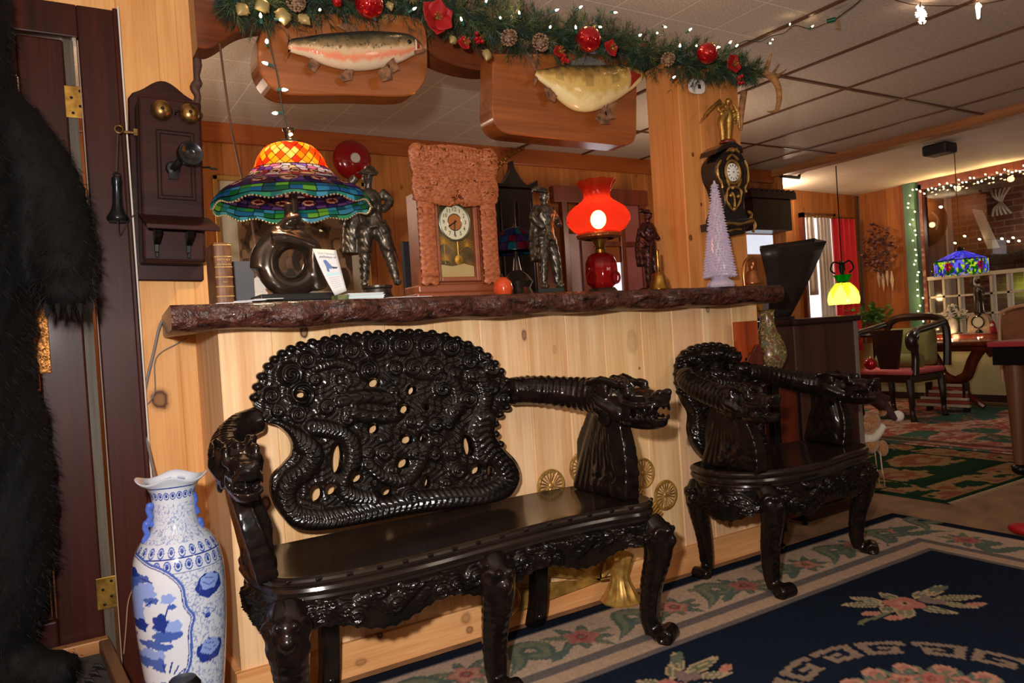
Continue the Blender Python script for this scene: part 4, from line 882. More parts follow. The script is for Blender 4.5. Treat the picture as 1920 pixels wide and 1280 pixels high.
def flower(c, X, Y, x, y, s, rot=0., kind=0):
    cr, sr = math.cos(rot), math.sin(rot); U = ((X-x)*cr+(Y-y)*sr)/s; V = (-(X-x)*sr+(Y-y)*cr)/s
    if np.abs(np.hypot(U, V)).min() > 3: return
    for k, (a, l, w) in enumerate(((.3, 1.5, .26), (1.2, 1.2, .3), (2.2, 1.4, .26), (2.9, 1.6, .28), (3.8, 1.3, .3), (4.6, 1.1, .28), (5.4, 1.5, .26), (6.0, 1.3, .24))):
        u = U*math.cos(a)+V*math.sin(a); v = -U*math.sin(a)+V*math.cos(a); e = np.hypot((u-l*.62)/(l*.5), v/w*(1+.5*(u-l*.6)))
        paint(c, e < 1, leaf if (k+kind) % 3 else leaf2); paint(c, (e < .98) & (np.abs(v) < .035), leaf2 if (k+kind) % 3 else leaf)
    th = np.arctan2(V, U); r = np.hypot(U, V)
    paint(c, r < .72*(1+.16*np.cos(5*th)), rose); paint(c, (r < .60*(1+.16*np.cos(5*th))) & (r > .3), peach if kind else rose*.9); paint(c, r < .3*(1+.1*np.cos(7*th)), rosed); paint(c, r < .12, leaf2)
def big_spray(c, X, Y, x, y, s, ax):
    ca, sa_ = math.cos(ax), math.sin(ax); U = ((X-x)*ca+(Y-y)*sa_)/s; V = (-(X-x)*sa_+(Y-y)*ca)/s
    def petal(cx, cy, a, l, w, col, edge):
        u = (U-cx)*math.cos(a)+(V-cy)*math.sin(a); v = -(U-cx)*math.sin(a)+(V-cy)*math.cos(a); t = np.clip(u/l, 0, 1); ww = w*np.sin(PI*t**.8)
        m = (u > 0) & (u < l) & (np.abs(v) < ww); paint(c, m, edge); paint(c, m & (np.abs(v) < ww-.03), col); paint(c, m & (np.abs(v) < .014), edge)
    for pts in ([(-.2, -.15), (-.55, -.30), (-.85, -.38), (-.95, -.45)],): d, _ = seg_d(U, V, pts); paint(c, d < .035, sage)
    for q in ((-.25, .05, 2.85, .62, .11), (-.2, .12, 2.4, .5, .10), (-.2, -.05, 3.6, .3, .1), (-.05, -.1, 4.1, .45, .13), (.1, -.12, 5.4, .55, .12), (.0, .15, 1.7, .35, .12), (.25, .12, .55, .5, .10), (.45, .05, -.15, .75, .11), (.45, -.1, -.7, .5, .1), (.5, .15, .65, .6, .10)): petal(*q, sage if q[2] % 1 > .4 else leaf2, cream)
    for (a, b, r) in ((.02, .02, .17), (-.12, .06, .13), (.10, .10, .13), (.12, -.08, .13), (-.08, -.1, .13)): paint(c, np.hypot(U-a, V-b) < r, rose)
    paint(c, np.hypot(U-.02, V-.02) < .09, peach); paint(c, np.hypot(U-.02, V-.02) < .035, navy)
    for (a, b, r) in ((.38, .02, .12), (.46, -.06, .11), (.42, .1, .09)): paint(c, np.hypot(U-a, V-b) < r, np.array(S(116, 98, 92)))
    for (a, b) in ((-.62, -.18), (-.42, -.40), (.88, -.30)): paint(c, ell(U, V, a, b, .14, .075) < 1, peach); paint(c, ell(U, V, a, b, .10, .045) < 1, rose*.8+peach*.25)
    petal(.62, .32, .25, .42, .09, sage, leaf)
def navy_rug(X, Y):
    c = np.empty(X.shape+(3,)); c[:] = navy
    dx = np.minimum(3.43-X, X+1.2); dy = np.minimum(2.15-Y, Y+.9); e = np.minimum(dx, dy)
    paint(c, (e > .055) & (e < .43), grey); paint(c, (e > .068) & (e < .300), beige); paint(c, (e > .345) & (e < .405), np.array(S(164, 138, 116))); paint(c, e > .43, navy)
    r = random.Random(4); yy = 2.15-.2; xx = -.6; k = 0
    bq = [(-.25, 0, .072), (.22, 1, .075), (.60, 0, .07), (.98, 1, .075), (1.40, 0, .082), (1.80, 1, .075), (2.14, 0, .08), (2.50, 1, .07), (2.86, 0, .072), (3.16, 1, .055)]
    for x, k, s in bq:
        flower(c, X, Y, x, 1.955+r.uniform(-.02, .02), s*.9, r.uniform(-.5, .5), k)
        sw = smooth_pts([(x+.08, 1.87), (x+.16, 1.93), (x+.21, 2.03), (x+.28, 2.0), (x+.26, 1.93), (x+.22, 1.95)], 5, False); d, s_ = seg_d(X, Y, sw); paint(c, d < .03*np.clip(s_/.12, .15, 1), leaf); paint(c, d < .012*np.clip(s_/.12, .1, 1), np.array(S(110, 112, 92)))
        paint(c, ell(X, Y, x-.13, 1.90, .05, .018, .5) < 1, leaf); paint(c, ell(X, Y, x-.15, 2.02, .05, .018, -.5) < 1, leaf2)
    for y, k in ((1.7, 0), (1.35, 1), (1.0, 0), (.6, 1), (.2, 0), (-.2, 1)):
        flower(c, X, Y, 3.235+r.uniform(-.02, .02), y, .068, 1.4+r.uniform(-.4, .4), k)
        sw = smooth_pts([(3.32, y+.1), (3.26, y+.16), (3.16, y+.20), (3.19, y+.27), (3.26, y+.25)], 5, False); d, s_ = seg_d(X, Y, sw); paint(c, d < .028*np.clip(s_/.12, .15, 1), leaf)
    # flower spray in the corner of the field and its partner nearer the lens
    w = pZ(1695, 1138, 0); big_spray(c, X, Y, w.x, w.y, .24, -.42)
    w = pZ(1260, 1300, 0); big_spray(c, X, Y, w.x, w.y, .22, .3)
    # round medallion: key-fret ring and a bunch of flowers
    pts = [pZ(*q, 0) for q in ((1545, 1233), (1640, 1216), (1770, 1218), (1880, 1240), (1480, 1266))]
    Am = np.array([[2*p.x, 2*p.y, 1] for p in pts]); bv = np.array([p.x**2+p.y**2 for p in pts]); s_ = np.linalg.lstsq(Am, bv, rcond=None)[0]; mx, my = s_[0], s_[1]; R0 = math.sqrt(s_[2]+mx*mx+my*my)
    rr_ = np.hypot(X-mx, Y-my); th = np.arctan2(Y-my, X-mx); N_ = max(8, round(2*PI*R0/.155)); wd = .085
    u = (th/(2*PI)*N_) % 1.0; v = (R0+.02-rr_)/wd; tan = np.array(S(124, 106, 92)); odd = (np.floor(th/(2*PI)*N_) % 2) > 0; u = np.where(odd, u, 1-u)
    m = np.zeros(X.shape, bool)
    for (a, b, c0, d0) in ((.06, .94, 0, .24), (.06, .24, 0, 1), (.06, .80, .76, 1), (.62, .80, .44, 1), (.40, .80, .44, .62), (.78, .94, 0, .34)): m |= (u > a) & (u < b) & (v > c0) & (v < d0)
    paint(c, m, tan)
    r2 = random.Random(11)
    for k in range(16):
        a = 2*PI*k/16; flower(c, X, Y, mx+(R0-.22)*math.cos(a), my+(R0-.22)*math.sin(a), .05, a, k % 2)
        paint(c, np.hypot(X-mx-(R0-.16)*math.cos(a+.2), Y-my-(R0-.16)*math.sin(a+.2)) < .032, peach); paint(c, np.hypot(X-mx-(R0-.16)*math.cos(a+.2), Y-my-(R0-.16)*math.sin(a+.2)) < .016, rose)
    n = vnoise(X*220, Y*220); c *= (.82+.36*n)[..., None]
    return c
rug('floor_rug', 'large navy rug with beige floral border under the carved seats', -1.2, 3.43, -.9, 2.15, .0085, navy_rug)
green = np.array(S(24, 50, 32)); tan = np.array(S(140, 110, 76)); salmon = np.array(S(126, 74, 56)); pinkb = np.array(S(188, 132, 118))
def green_rug(X, Y):
    c = np.empty(X.shape+(3,)); c[:] = green
    e = np.minimum(np.minimum(X-3.80, 5.25-X), np.minimum(Y-2.08, 3.6-Y)); n = vnoise(X*9, Y*16)+.5*vnoise(X*24, Y*30)
    paint(c, (e > .03) & (e < .26) & (n > .58), tan); paint(c, (e > .05) & (e < .24) & (n > .92), salmon); paint(c, e < .03, green*.8)
    for (x, y, a, b) in ((4.25, 2.62, .20, .16), (4.75, 2.75, .26, .2), (4.5, 3.2, .3, .2), (4.0, 3.0, .16, .22)):
        q = ell(X, Y, x, y, a, b)+.5*(n-.7); paint(c, q < 1, tan); paint(c, (q < .62), salmon); paint(c, q < .3, tan)
    paint(c, (e > .27) & (e < .30), green*.7); c *= (.85+.3*vnoise(X*150, Y*150))[..., None]; return c
gr = rug('fringed_rug', 'small green and tan fringed rug on the brown floor beyond', 3.80, 5.25, 2.08, 3.6, .014, green_rug, .010)
fm = MB(); r_ = random.Random(3)
for k in range(150):
    t = k/149; x, y = 3.80+1.45*t, 2.08; fm.add([(x-.004, y+.003, .010), (x+.004, y+.003, .010), (x+r_.uniform(-.006, .006), y-.045+r_.uniform(-.008, .008), .001)], [[0, 1, 2]])
tag(fm.build('fringe', mat('cream_fringe', S(188, 164, 130), .9), gr, smooth=False, fix=False), kind='stuff')
def pink_rug(X, Y):
    c = np.empty(X.shape+(3,)); n = vnoise(X*7, Y*14)+.5*vnoise(X*22, Y*34)+.25*vnoise(X*50, Y*70); pk = np.array(S(196, 146, 130)); c[:] = pk
    paint(c, n > .98, np.array(S(170, 92, 82))); paint(c, (n > .80) & (n < .9), np.array(S(206, 176, 150))); paint(c, n < .56, np.array(S(122, 96, 84)))
    g = vnoise(X*3.1+4, Y*4.2); paint(c, (g > .62) & (n > .6), np.array(S(74, 106, 92))); e = np.minimum(np.minimum(X-5.3, 7.8-X), np.minimum(Y-1.0, 4.9-Y))
    for a, b, q in ((0, .05, S(84, 52, 40)), (.06, .085, S(176, 136, 104)), (.11, .20, S(96, 60, 50)), (.22, .24, S(176, 136, 104))): paint(c, (e > a) & (e < b), np.array(q), .8)
    c *= (.62+.26*vnoise(X*110, Y*110))[..., None]; return c
rug('patterned_rug', 'large faded pink patterned rug before the far window wall', 5.30, 7.8, 1.0, 4.9, .018, pink_rug, .009)
# ================================================================== BRASS FAN SCREEN
M_brass = mat('polished_brass', S(190, 146, 70), .28, .95, vary=((30, 30, 30), S(140, 100, 44), 4))
M_fanb = mat('fan_brass', S(206, 164, 84), .38, .55, vary=((30, 30, 30), S(150, 110, 52), 4))
M_brassd = mat('dark_brass', S(128, 96, 52), .38, .9)
fan = thing('fan_screen', 'brass folding fan fire screen with spoked discs behind the bench', 'fire screen', (1.66, 2.165, .013))
FY = 2.182; fc = Vector((1.655, FY, .085))
for k, a in enumerate((37, 57, 77, 97, 117, 137, 157, 177)):
    d = Vector((math.cos(math.radians(a)), 0, math.sin(math.radians(a)))); s_ = Vector((-d.z, 0, d.x)); r = .42 if a != 177 else .40; yo = FY-.003+.0016*(k % 3)
    q = MB(); tip = fc+d*(r-.05); c0 = Vector((fc.x, yo, fc.z)); c1 = Vector((tip.x, yo, tip.z))
    q.prism([c0-s_*.004, c0+s_*.004, c1+s_*.046, c1-s_*.046], (0, .0012, 0))
    for j in range(-3, 4): q.tube([c0+s_*.001*j, c1+s_*.0135*j], .0026, 5)
    bl_ = q.build('blade', M_fanb, fan)
    q = MB(); cc = fc+d*(r+.005); cc = Vector((cc.x, yo-.002, cc.z)); q.ring(cc, .055, .0035, (0, 1, 0), 36, 8); q.ring(cc, .049, .002, (0, 1, 0), 36, 6)
    for j in range(20):
        b = 2*PI*j/20; e = Vector((math.cos(b), 0, math.sin(b))); q.tube([cc+e*.011, cc+e*.051], [.0012, .0027], 5)
    q.ball(cc, (.010, .005, .010), 12, 8); q.build('spoked_disc', M_fanb, bl_)
pd = MB(); pd.lathe([(.072, 0), (.075, .006), (.064, .014), (.050, .040), (.034, .075), (.030, .095), (.036, .115), (.048, .150), (.054, .163), (.048, .170), (.0, .171)], 40, (1.70, 2.125, .0125), mod=lambda a, i: 1+.07*math.cos(a*10)*(.4 if i in (0, 1) else 1))
pd.build('pedestal', M_fanb, fan)
MB().tube([(1.70, 2.13, .10), (1.655, FY-.004, .085)], .008, 8).build('pivot_pin', M_brass, fan)
# ================================================================== THE SLAB AND WHAT STANDS ON IT
ST = 1.135
M_slab = mat('glossy_bark_slab', S(84, 46, 36), .3, spec=.5, coat=.25, vary=((26, 60, 60), S(28, 14, 12), 8), bump=('noise', 38, 1.0, .018))
xs = np.linspace(.258, 2.585, 260); nz = [vnoise(np.array([x*7]), np.array([3.]))[0] for x in xs]
rows = []
for x, n in zip(xs, nz):
    y0 = 2.035+.016*(n-.5)+.006*math.sin(x*40); w = .006*math.sin(x*23)
    t = min(1, (x-.258)/.05); cut = .035*(1-t)
    zb = 1.066+.004*math.sin(x*19)+.010*(1-t)
    ring = [(y0+.012, ST-.001), (y0+.001, ST-.010), (y0-.004+w, ST-.026), (y0-.003-w, ST-.042), (y0+.004, zb+.012), (y0+.014, zb), (2.64, zb), (2.64, ST-.001)]
    rows.append([(x+(.04 if False else 0)+max(0, (q[0]-2.04))*.08*(1-t), q[0], q[1]) for q in ring])
P = np.array(rows); o = MB(); a, b = P.shape[:2]
o.add(P.reshape(-1, 3), [[i*b+j, (i+1)*b+j, (i+1)*b+(j+1) % b, i*b+(j+1) % b] for i in range(a-1) for j in range(b)]+[list(range(b)), [(a-1)*b+j for j in range(b)][::-1]])
tag(o.build('wood_slab_shelf', M_slab, loc=(.258, 2.04, 1.066), sharp=60), 'long dark live edge wood slab on top of the pine counter front', 'shelf')
def on(px, Y, top=ST): return pY(px, 550, Y).x
# ---- old book and grey book
M_leather = mat('brown_leather', S(124, 80, 46), .5, vary=((40, 40, 30), S(84, 48, 26), 6), bump=('noise', 90, .3, .003))
M_gilt = mat('gilt', S(216, 176, 110), .35, .5)
M_pages = mat('old_pages', S(206, 182, 140), .8)
bk = thing('book', 'thick old brown leather book standing at the left end of the slab', 'book', (.42, 2.2, ST))
x0, x1 = .400, .446
b_ = MB(); sec = [(x0, 2.33), (x0, 2.205)]+[((x0+x1)/2+.023*math.sin(t)*1.0, 2.205-.008*math.cos(t)) for t in np.linspace(-PI/2, PI/2, 9)]+[(x1, 2.33)]
b_.prism([(x, y, ST) for x, y in sec], (0, 0, .178)); b_.build('cover', M_leather, bk, bevel=.0015, smooth=False)
MB().bx(x0+.004, x1-.004, 2.21, 2.325, ST+.172, ST+.1795).build('pages', M_pages, bk, smooth=False)
for z in (.028, .055, .082, .110, .139, .172):
    MB().tube([((x0+x1)/2+.0235*math.sin(t), 2.2045-.0085*math.cos(t), ST+z) for t in np.linspace(-1.4, 1.4, 9)], .0018, 6).build('spine_band', M_gilt, bk)
Mt = lambda x, y, z: frameM((x, y, z), (1, 0, 0), (0, 0, 1))
text('HISTORY', .0088, Mt(.4235, 2.1955, ST+.130), M_gilt, bk, 'title_lettering'); text('OF THE', .004, Mt(.4235, 2.1955, ST+.1235), M_gilt, bk, 'title_lettering'); text('DOMINION', .0072, Mt(.4235, 2.1955, ST+.117), M_gilt, bk, 'title_lettering'); text('Vol. I', .006, Mt(.4235, 2.1955, ST+.068), M_gilt, bk, 'title_lettering')
gb = thing('book', 'plain grey book standing behind the old brown leather book', 'book', (.51, 2.36, ST))
MB().bx(.478, .535, 2.34, 2.346, ST, ST+.142).bx(.478, .535, 2.382, 2.388, ST, ST+.142).bx(.478, .483, 2.346, 2.382, ST, ST+.142).build('cover', mat('slate_cloth', S(84, 84, 88), .7), gb, smooth=False)
MB().bx(.483, .532, 2.346, 2.382, ST+.003, ST+.139).build('pages', M_pages, gb, smooth=False)
# ---- stained glass table lamp
LX, LY, LZ = .645, 2.25, 1.428
M_glass = glassy('stained_glass', True, tl=.72, rough=.2)
M_bronze = mat('dark_bronze', (.030, .020, .014), .22, .55, spec=.6, coat=.3, vary=((16, 16, 16), (.06, .038, .024), 4))
M_lead = mat('lead_came', (.03, .026, .022), .4, .6)
lmp = thing('stained_glass_lamp', 'lit stained glass table lamp with bronze sculpture base, left on the slab', 'lamp', (LX, LY, ST))
pr = smooth_pts([(.234, -.004), (.228, .018), (.200, .048), (.163, .068), (.130, .090), (.107, .120), (.095, .148), (.072, .177), (.036, .192)], 12, False)
pr = np.array(pr); L_ = np.concatenate([[0], np.cumsum(np.hypot(*np.diff(pr, axis=0).T))]); nr, na = 170, 420
tt = np.linspace(0, L_[-1], nr); R_ = np.interp(tt, L_, pr[:, 0]); Z_ = np.interp(tt, L_, pr[:, 1]); A = np.arange(na)/na*2*PI
wob = 1+.012*np.cos(A[None]*12)*np.exp(-tt/.02)[:, None]
P = np.stack([LX+R_[:, None]*wob*np.cos(A), LY+R_[:, None]*wob*np.sin(A), LZ+np.repeat(Z_[:, None], na, 1)-.006*np.exp(-tt/.015)[:, None]*np.cos(A[None]*12)], -1)
TT = np.repeat(tt[:, None], na, 1); AA = np.repeat(A[None], nr, 0); c = np.zeros(P.shape); Lm = L_[-1]
U = TT/Lm; lead = np.zeros(U.shape, bool)
def pal(idx, cols): 
    cols = np.array(cols); return cols[(idx*len(cols)).astype(int) % len(cols)]
purp = [S(70, 40, 120), S(96, 60, 150), S(50, 36, 96), S(120, 84, 160), S(84, 50, 70), S(110, 70, 90)]
m0 = U < .04; k = np.floor(AA/(2*PI)*48); c[m0] = pal(hash2(k, 1), [S(40, 120, 120), S(60, 150, 140), S(30, 90, 80), S(70, 160, 120), S(90, 170, 200)])[m0]
m1 = (U >= .04) & (U < .14); k1 = np.floor(AA/(2*PI)*40); r1 = np.floor((U-.04)/.05)
c[m1] = pal(hash2(k1, r1), [S(30, 110, 60), S(60, 150, 60), S(40, 110, 160), S(120, 180, 70), S(30, 90, 110), S(70, 150, 190), S(40, 130, 120)])[m1]
lead |= m1 & ((np.abs((AA/(2*PI)*40) % 1-.5) > .465) | (((U-.04)/.05) % 1 < .12))
# cells of the middle zone
def cells(u, v):
    i, j = np.floor(u), np.floor(v); d1 = np.full(u.shape, 9.); d2 = np.full(u.shape, 9.); idd = np.zeros(u.shape)
    for a in (-1, 0, 1):
        for b in (-1, 0, 1):
            ii, jj = (i+a), j+b; im = ii % CW; px = ii+.5+.62*(hash2(im, jj)-.5); py = jj+.5+.62*(hash2(im+17, jj+5)-.5); d = np.hypot(u-px, (v-py))
            n = d < d1; d2 = np.where(n, d1, np.minimum(d2, d)); idd = np.where(n, hash2(im+3, jj+9), idd); d1 = np.where(n, d, d1)
    return d1, d2, idd
CW = 34
d1, d2, idd = cells(AA/(2*PI)*CW, (U-.14)*22)
m2 = (U >= .14) & (U < .32); c[m2] = pal(idd, purp)[m2]; lead |= m2 & (d2-d1 < .10)
CW = 30; d1, d2, idd = cells(AA/(2*PI)*CW, U*20); m3 = (U >= .32) & (U < .58)
c[m3] = pal(idd, [S(240, 220, 230), S(220, 150, 190), S(120, 70, 150), S(240, 225, 180), S(190, 70, 90), S(235, 235, 245), S(150, 110, 190)])[m3]; lead |= m3 & (d2-d1 < .12)
# eye motifs
for n_, u0, su in ((15, .235, .050), (16, .45, .055)):
    da = ((AA/(2*PI)*n_) % 1-.5)*2.; e = np.hypot(da/.62, (U-u0)/su)
    paint(c, (e < 1), np.array(S(225, 150, 140))); paint(c, e < .72, np.array(S(240, 215, 200))); paint(c, e < .45, np.array(S(90, 120, 60)) if n_ == 16 else np.array(S(160, 50, 50))); paint(c, e < .2, np.array(S(150, 20, 30))); lead |= (np.abs(e-1) < .07) | (np.abs(e-.45) < .05)
m4 = U >= .58; ku = AA/(2*PI)*22; kv = (U-.58)*9; k_a = np.floor(ku+kv); k_b = np.floor(ku-kv)
c[m4] = pal(hash2(k_a % 22, k_b % 22), [S(255, 170, 30), S(255, 200, 60), S(245, 120, 30), S(255, 225, 150), S(230, 80, 40), S(255, 190, 40)])[m4]
lead |= m4 & ((((ku+kv) % 1) < .11) | (((ku-kv) % 1) < .11))
m5 = U > .95; c[m5] = pal(hash2(np.floor(ku), 3), [S(230, 235, 220), S(120, 190, 180), S(240, 230, 200)])[m5]
for u in (.04, .14, .32, .58, .95): lead |= np.abs(U-u) < .006
c[lead] = (.012, .010, .008)
shade = gridmesh('shade', P, M_glass, lmp, c, wrap=True); sd = shade.modifiers.new('glass', 'SOLIDIFY'); sd.thickness = .003
cap = MB(); cap.lathe([(.040, .186), (.036, .196), (.020, .203), (.012, .206), (.012, .224), (.018, .230), (.019, .236), (.012, .240), (.0, .241)], 24, (LX, LY, LZ)); cap.build('finial', M_bronze, lmp)
bd = MB()
for k in range(130): a = 2*PI*k/130; bd.ball((LX+.232*math.cos(a), LY+.232*math.sin(a), LZ-.006-.006*math.cos(12*a)), .0034, 6, 4)
tag(bd.build('rim_beads', mat('pale_rim_beads', S(180, 160, 120), .25, .6), shade), kind='stuff')
b2 = MB(); b2.lathe([(.006, 0), (.018, .012), (.024, .03), (.018, .052), (.0, .06)], 16, (LX, LY, LZ+.085)); b2.build('bulb', mat('lamp_bulb', (1, .9, .7), .3, emit=(1, .74, .42), estr=40), lmp)
MB().tube([(LX, LY, 1.37), (LX, LY, LZ+.09)], .013, 14).tube([(LX, LY, LZ+.05), (LX, LY, LZ+.19)], .005, 8).build('stem', M_bronze, lmp)
for k in range(3):
    a = 2*PI*k/3; MB().tube([(LX, LY, LZ+.185), (LX+.05*math.cos(a), LY+.05*math.sin(a), LZ+.184)], .003, 6).build('shade_arm', M_bronze, lmp)
lamp('stained_glass_lamp_bulb', 'POINT', (LX, LY-.0, LZ+.135), 9, (1, .82, .56), .03)
q = lambda px, py, dy=0.: tuple(pY(px, py, LY+dy))
sc = MB(); V3 = lambda l: [q(*p) for p in l]
sc.tube(V3([(545+44*math.cos(a), 493+44*math.sin(a)*1.05) for a in np.linspace(0, 2*PI, 28)[:-1]]), .033, 14, closed=True)
sc.tube(smooth_pts(V3([(488, 505), (490, 480), (505, 455), (525, 436)]), 4, False), [.03]*13, 12); sc.tube(smooth_pts(V3([(518, 540), (545, 548), (570, 538)]), 4, False), .028, 12)
sc.tube(smooth_pts(V3([(512, 448, -.02), (535, 446, -.03), (565, 455, -.035), (590, 464, -.03)]), 4, False), [.026, .024, .022, .02, .019, .018, .017, .017, .016, .016, .016, .016, .017][:13], 12)
sc.tube(smooth_pts(V3([(588, 466, -.03), (587, 490, -.02), (592, 520, -.01), (596, 540, 0)]), 4, False), [.017+.0012*i for i in range(13)], 12)
sc.ball(q(546, 414), (.034, .03, .022), 16, 10, Euler((0, -.5, 0)).to_matrix()); sc.tube(V3([(520, 440), (535, 424)]), .022, 12); sc.tube(V3([(540, 410), (541, 380)]), .013, 10)
organic(sc, 'seated_figure_base', M_bronze, lmp, .004, 6)
fp = MB(); a, b = on(478, 2.25), on(625, 2.25); fp.prism([(a-.012, LY-.075, ST), (b+.012, LY-.075, ST), (b+.012, LY+.075, ST), (a-.012, LY+.075, ST)], (0, 0, .008)); fp.prism([(a, LY-.065, ST+.008), (b, LY-.065, ST+.008), (b, LY+.065, ST+.008), (a, LY+.065, ST+.008)], (0, 0, .022))
fp.build('plinth', mat('black_plinth', (.010, .009, .008), .35), lmp, smooth=False, bevel=.006)
# ---- leaflets
M_paper = mat('white_paper', S(222, 222, 222), .7); M_blue = mat('print_blue', S(96, 124, 176), .7); M_cyan = mat('print_pale_cyan', S(186, 222, 228), .7); M_grey = mat('print_grey', S(160, 165, 178), .7); M_ink = mat('print_ink', S(60, 72, 104), .7)
lf = thing('brochure', 'white brochure with blue bird picture leaning beside the bronze lamp base', 'brochure', (.78, 2.17, ST))
c4 = [pY(586, 466, 2.19), pY(630, 469, 2.19), pY(650, 545, 2.165), pY(628, 554, 2.165)]
rows = []
for t in np.linspace(0, 1, 9):
    bend = .010*math.sin(PI*t); l = c4[0].lerp(c4[3], t)+Vector((-bend*.8, -bend, 0)); r = c4[1].lerp(c4[2], t)+Vector((-bend*.4, -bend, 0)); rows.append([l.lerp(r, s) for s in np.linspace(0, 1, 7)])
Pp = np.array([[tuple(v) for v in r] for r in rows]); o = gridmesh('sheet', Pp, M_paper, lf); sm = o.modifiers.new('t', 'SOLIDIFY'); sm.thickness = .0008
def patch(poly, m, name, off=.0012):
    vs = []
    for (s, t) in poly:
        i = t*8; i0 = min(7, int(i)); f = i-i0; j = s*6; j0 = min(5, int(j)); g = j-j0
        p = (Pp[i0, j0]*(1-f)+Pp[i0+1, j0]*f)*(1-g)+(Pp[i0, j0+1]*(1-f)+Pp[i0+1, j0+1]*f)*g; vs.append(p+np.array([0, -off, 0]))
    k = len(vs); raw(name, vs, [list(range(k))], m, lf, False)
patch([(.26, .26), (.40, .24), (.50, .32), (.60, .40), (.52, .46), (.42, .44), (.36, .52), (.26, .50), (.30, .40)], M_blue, 'printed_bird'); patch([(.56, .40), (.86, .42), (.80, .455), (.58, .45)], M_ink, 'printed_wing')
patch([(.16, .535), (.86, .535), (.86, .60), (.16, .60)], M_cyan, 'printed_bar')
for k in range(6): patch([(.16, .64+.042*k), (.80-.06*(k % 2), .64+.042*k), (.80-.06*(k % 2), .648+.042*k), (.16, .648+.042*k)], M_grey, 'printed_line')
du = (c4[1]-c4[0]).normalized(); dv = (c4[0]-c4[3]).normalized()
for s, t, tx, m in ((.5, .10, 'Our Famous', M_grey), (.5, .18, 'pathways of', M_ink)):
    w = c4[0].lerp(c4[1], s).lerp(c4[3].lerp(c4[2], s), t)+Vector((-.002, -.009, 0)); text(tx, .0105, frameM(w, du, dv), m, lf, 'printed_words', .0002)
st = thing('leaflet_stack', 'small stack of pale leaflets between the brochure and the cavalier statuette', 'leaflets', (.88, 2.16, ST))
xa, xb = on(650, 2.15), on(716, 2.15)
for k in range(9): MB().box(((xa+xb)/2+RND.uniform(-.003, .003), 2.19+RND.uniform(-.003, .003), ST+.0014+.0024*k), (xb-xa, .12, .0019), Euler((0, 0, RND.uniform(-.04, .04))).to_matrix()).build('leaflet', M_paper if k % 3 else M_cyan, st, smooth=False)
hb = MB(); xc, xd = on(629, 2.14), on(650, 2.14); hb.bx(xc, xd-.002, 2.12, 2.18, ST, ST+.018); tag(hb.build('card_box', mat('green_gold_card', S(120, 108, 60), .6, vary=((60, 60, 60), S(60, 90, 60), 3)), None, smooth=False, loc=(xc, 2.12, ST)), 'tiny green and gold card box at the foot of the brochure', 'box')
for k, (a, b, y, rz) in enumerate(((402, 470, 2.085, .05), (440, 500, 2.095, -.12), (470, 528, 2.11, .16))):
    xa, xb = on(a, y), on(b, y); o = MB().box((0, 0, 0), (xb-xa, .07, .0016), Euler((0, -.02, rz)).to_matrix()).build('leaflet', M_paper, None, smooth=False); o.location = ((xa+xb)/2, y+.03, ST+.0022+.0045*k)
    tag(o, ('lowest leaflet, farthest left, of the fanned leaflets before the lamp plinth', 'middle leaflet of the fanned leaflets before the lamp plinth', 'topmost leaflet, farthest right, of the fanned leaflets before the lamp plinth')[k], 'leaflet', 'fanned leaflets on the slab')
tag(MB().box((on(765, 2.08), 2.10, ST+.0012), (.14, .08, .0012), Euler((0, 0, .04)).to_matrix()).build('paper_sheet', M_paper, None, smooth=False, loc=(on(765, 2.08), 2.10, ST)), 'loose white paper sheet lying in front of the carved clock', 'paper')
# ---- statuettes
M_pewter = mat('pewter', S(96, 88, 78), .34, .75, vary=((30, 30, 30), S(52, 46, 40), 5), bump=('noise', 70, .4, .004))
M_redbr = mat('dark_reddish_bronze', S(70, 34, 28), .36, .6, vary=((30, 30, 30), S(34, 18, 16), 5), bump=('noise', 70, .4, .004))
def figure(name, label, base, h, yaw, m, pose, plinth):
    """a cast figure: pose gives joints in figure heights (x right, y back, z up)"""
    root = thing(name, label, 'statuette', base); R3 = Matrix.Rotation(yaw, 3, 'Z'); B0 = Vector(base)
    pz = plinth.get('h', .04); C0 = B0+Vector((0, 0, pz))
    W_ = lambda p: C0+R3 @ (Vector(p)*h)
    mb = MB()
    for pts, rad in pose['tubes']: mb.tube([W_(p) for p in smooth_pts(pts, 4, False)], [float(v)*h for v in np.interp(np.linspace(0, len(rad)-1, (len(pts)-1)*4+1), range(len(rad)), rad)], 12)
    for p, r in pose['balls']: mb.ball(W_(p), tuple(x*h for x in r), 14, 9, R3)
    for p, r, t in pose.get('discs', ()): mb.lathe([(0, -t*h), (r*h, -t*h*.6), (r*h*1.02, 0), (r*h*.5, t*h), (0, t*h*1.2)], 20, W_(p), R3 @ Euler((.18, .12, 0)).to_matrix())
    organic(mb, 'figure', m, root, .0038, 2, carve=lambda c: .0009*np.sin(c[:, 2]*220+c[:, 0]*150+3*np.sin(c[:, 0]*130)))
    for nm, pts, rad in pose.get('extra', ()): MB().tube([W_(p) for p in pts], [v*h for v in rad], 8).build(nm, m, root)
    p = MB(); pr_ = plinth['prof']; p.lathe([(r, z) for r, z in pr_], plinth.get('n', 28), B0, R3); p.build('plinth', plinth.get('mat', m), root, sharp=25)
    return root
leg = lambda s, kx, ky, fx, fy: ([(s*.055, 0, .50), (s*.075+kx, ky, .28), (s*.08+fx, fy, .06)], [.072, .052, .034])
foot = lambda s, fx, fy: ([(s*.08+fx, fy+.015, .03), (s*.085+fx+s*.01, fy-.06, .022)], [.034, .026])
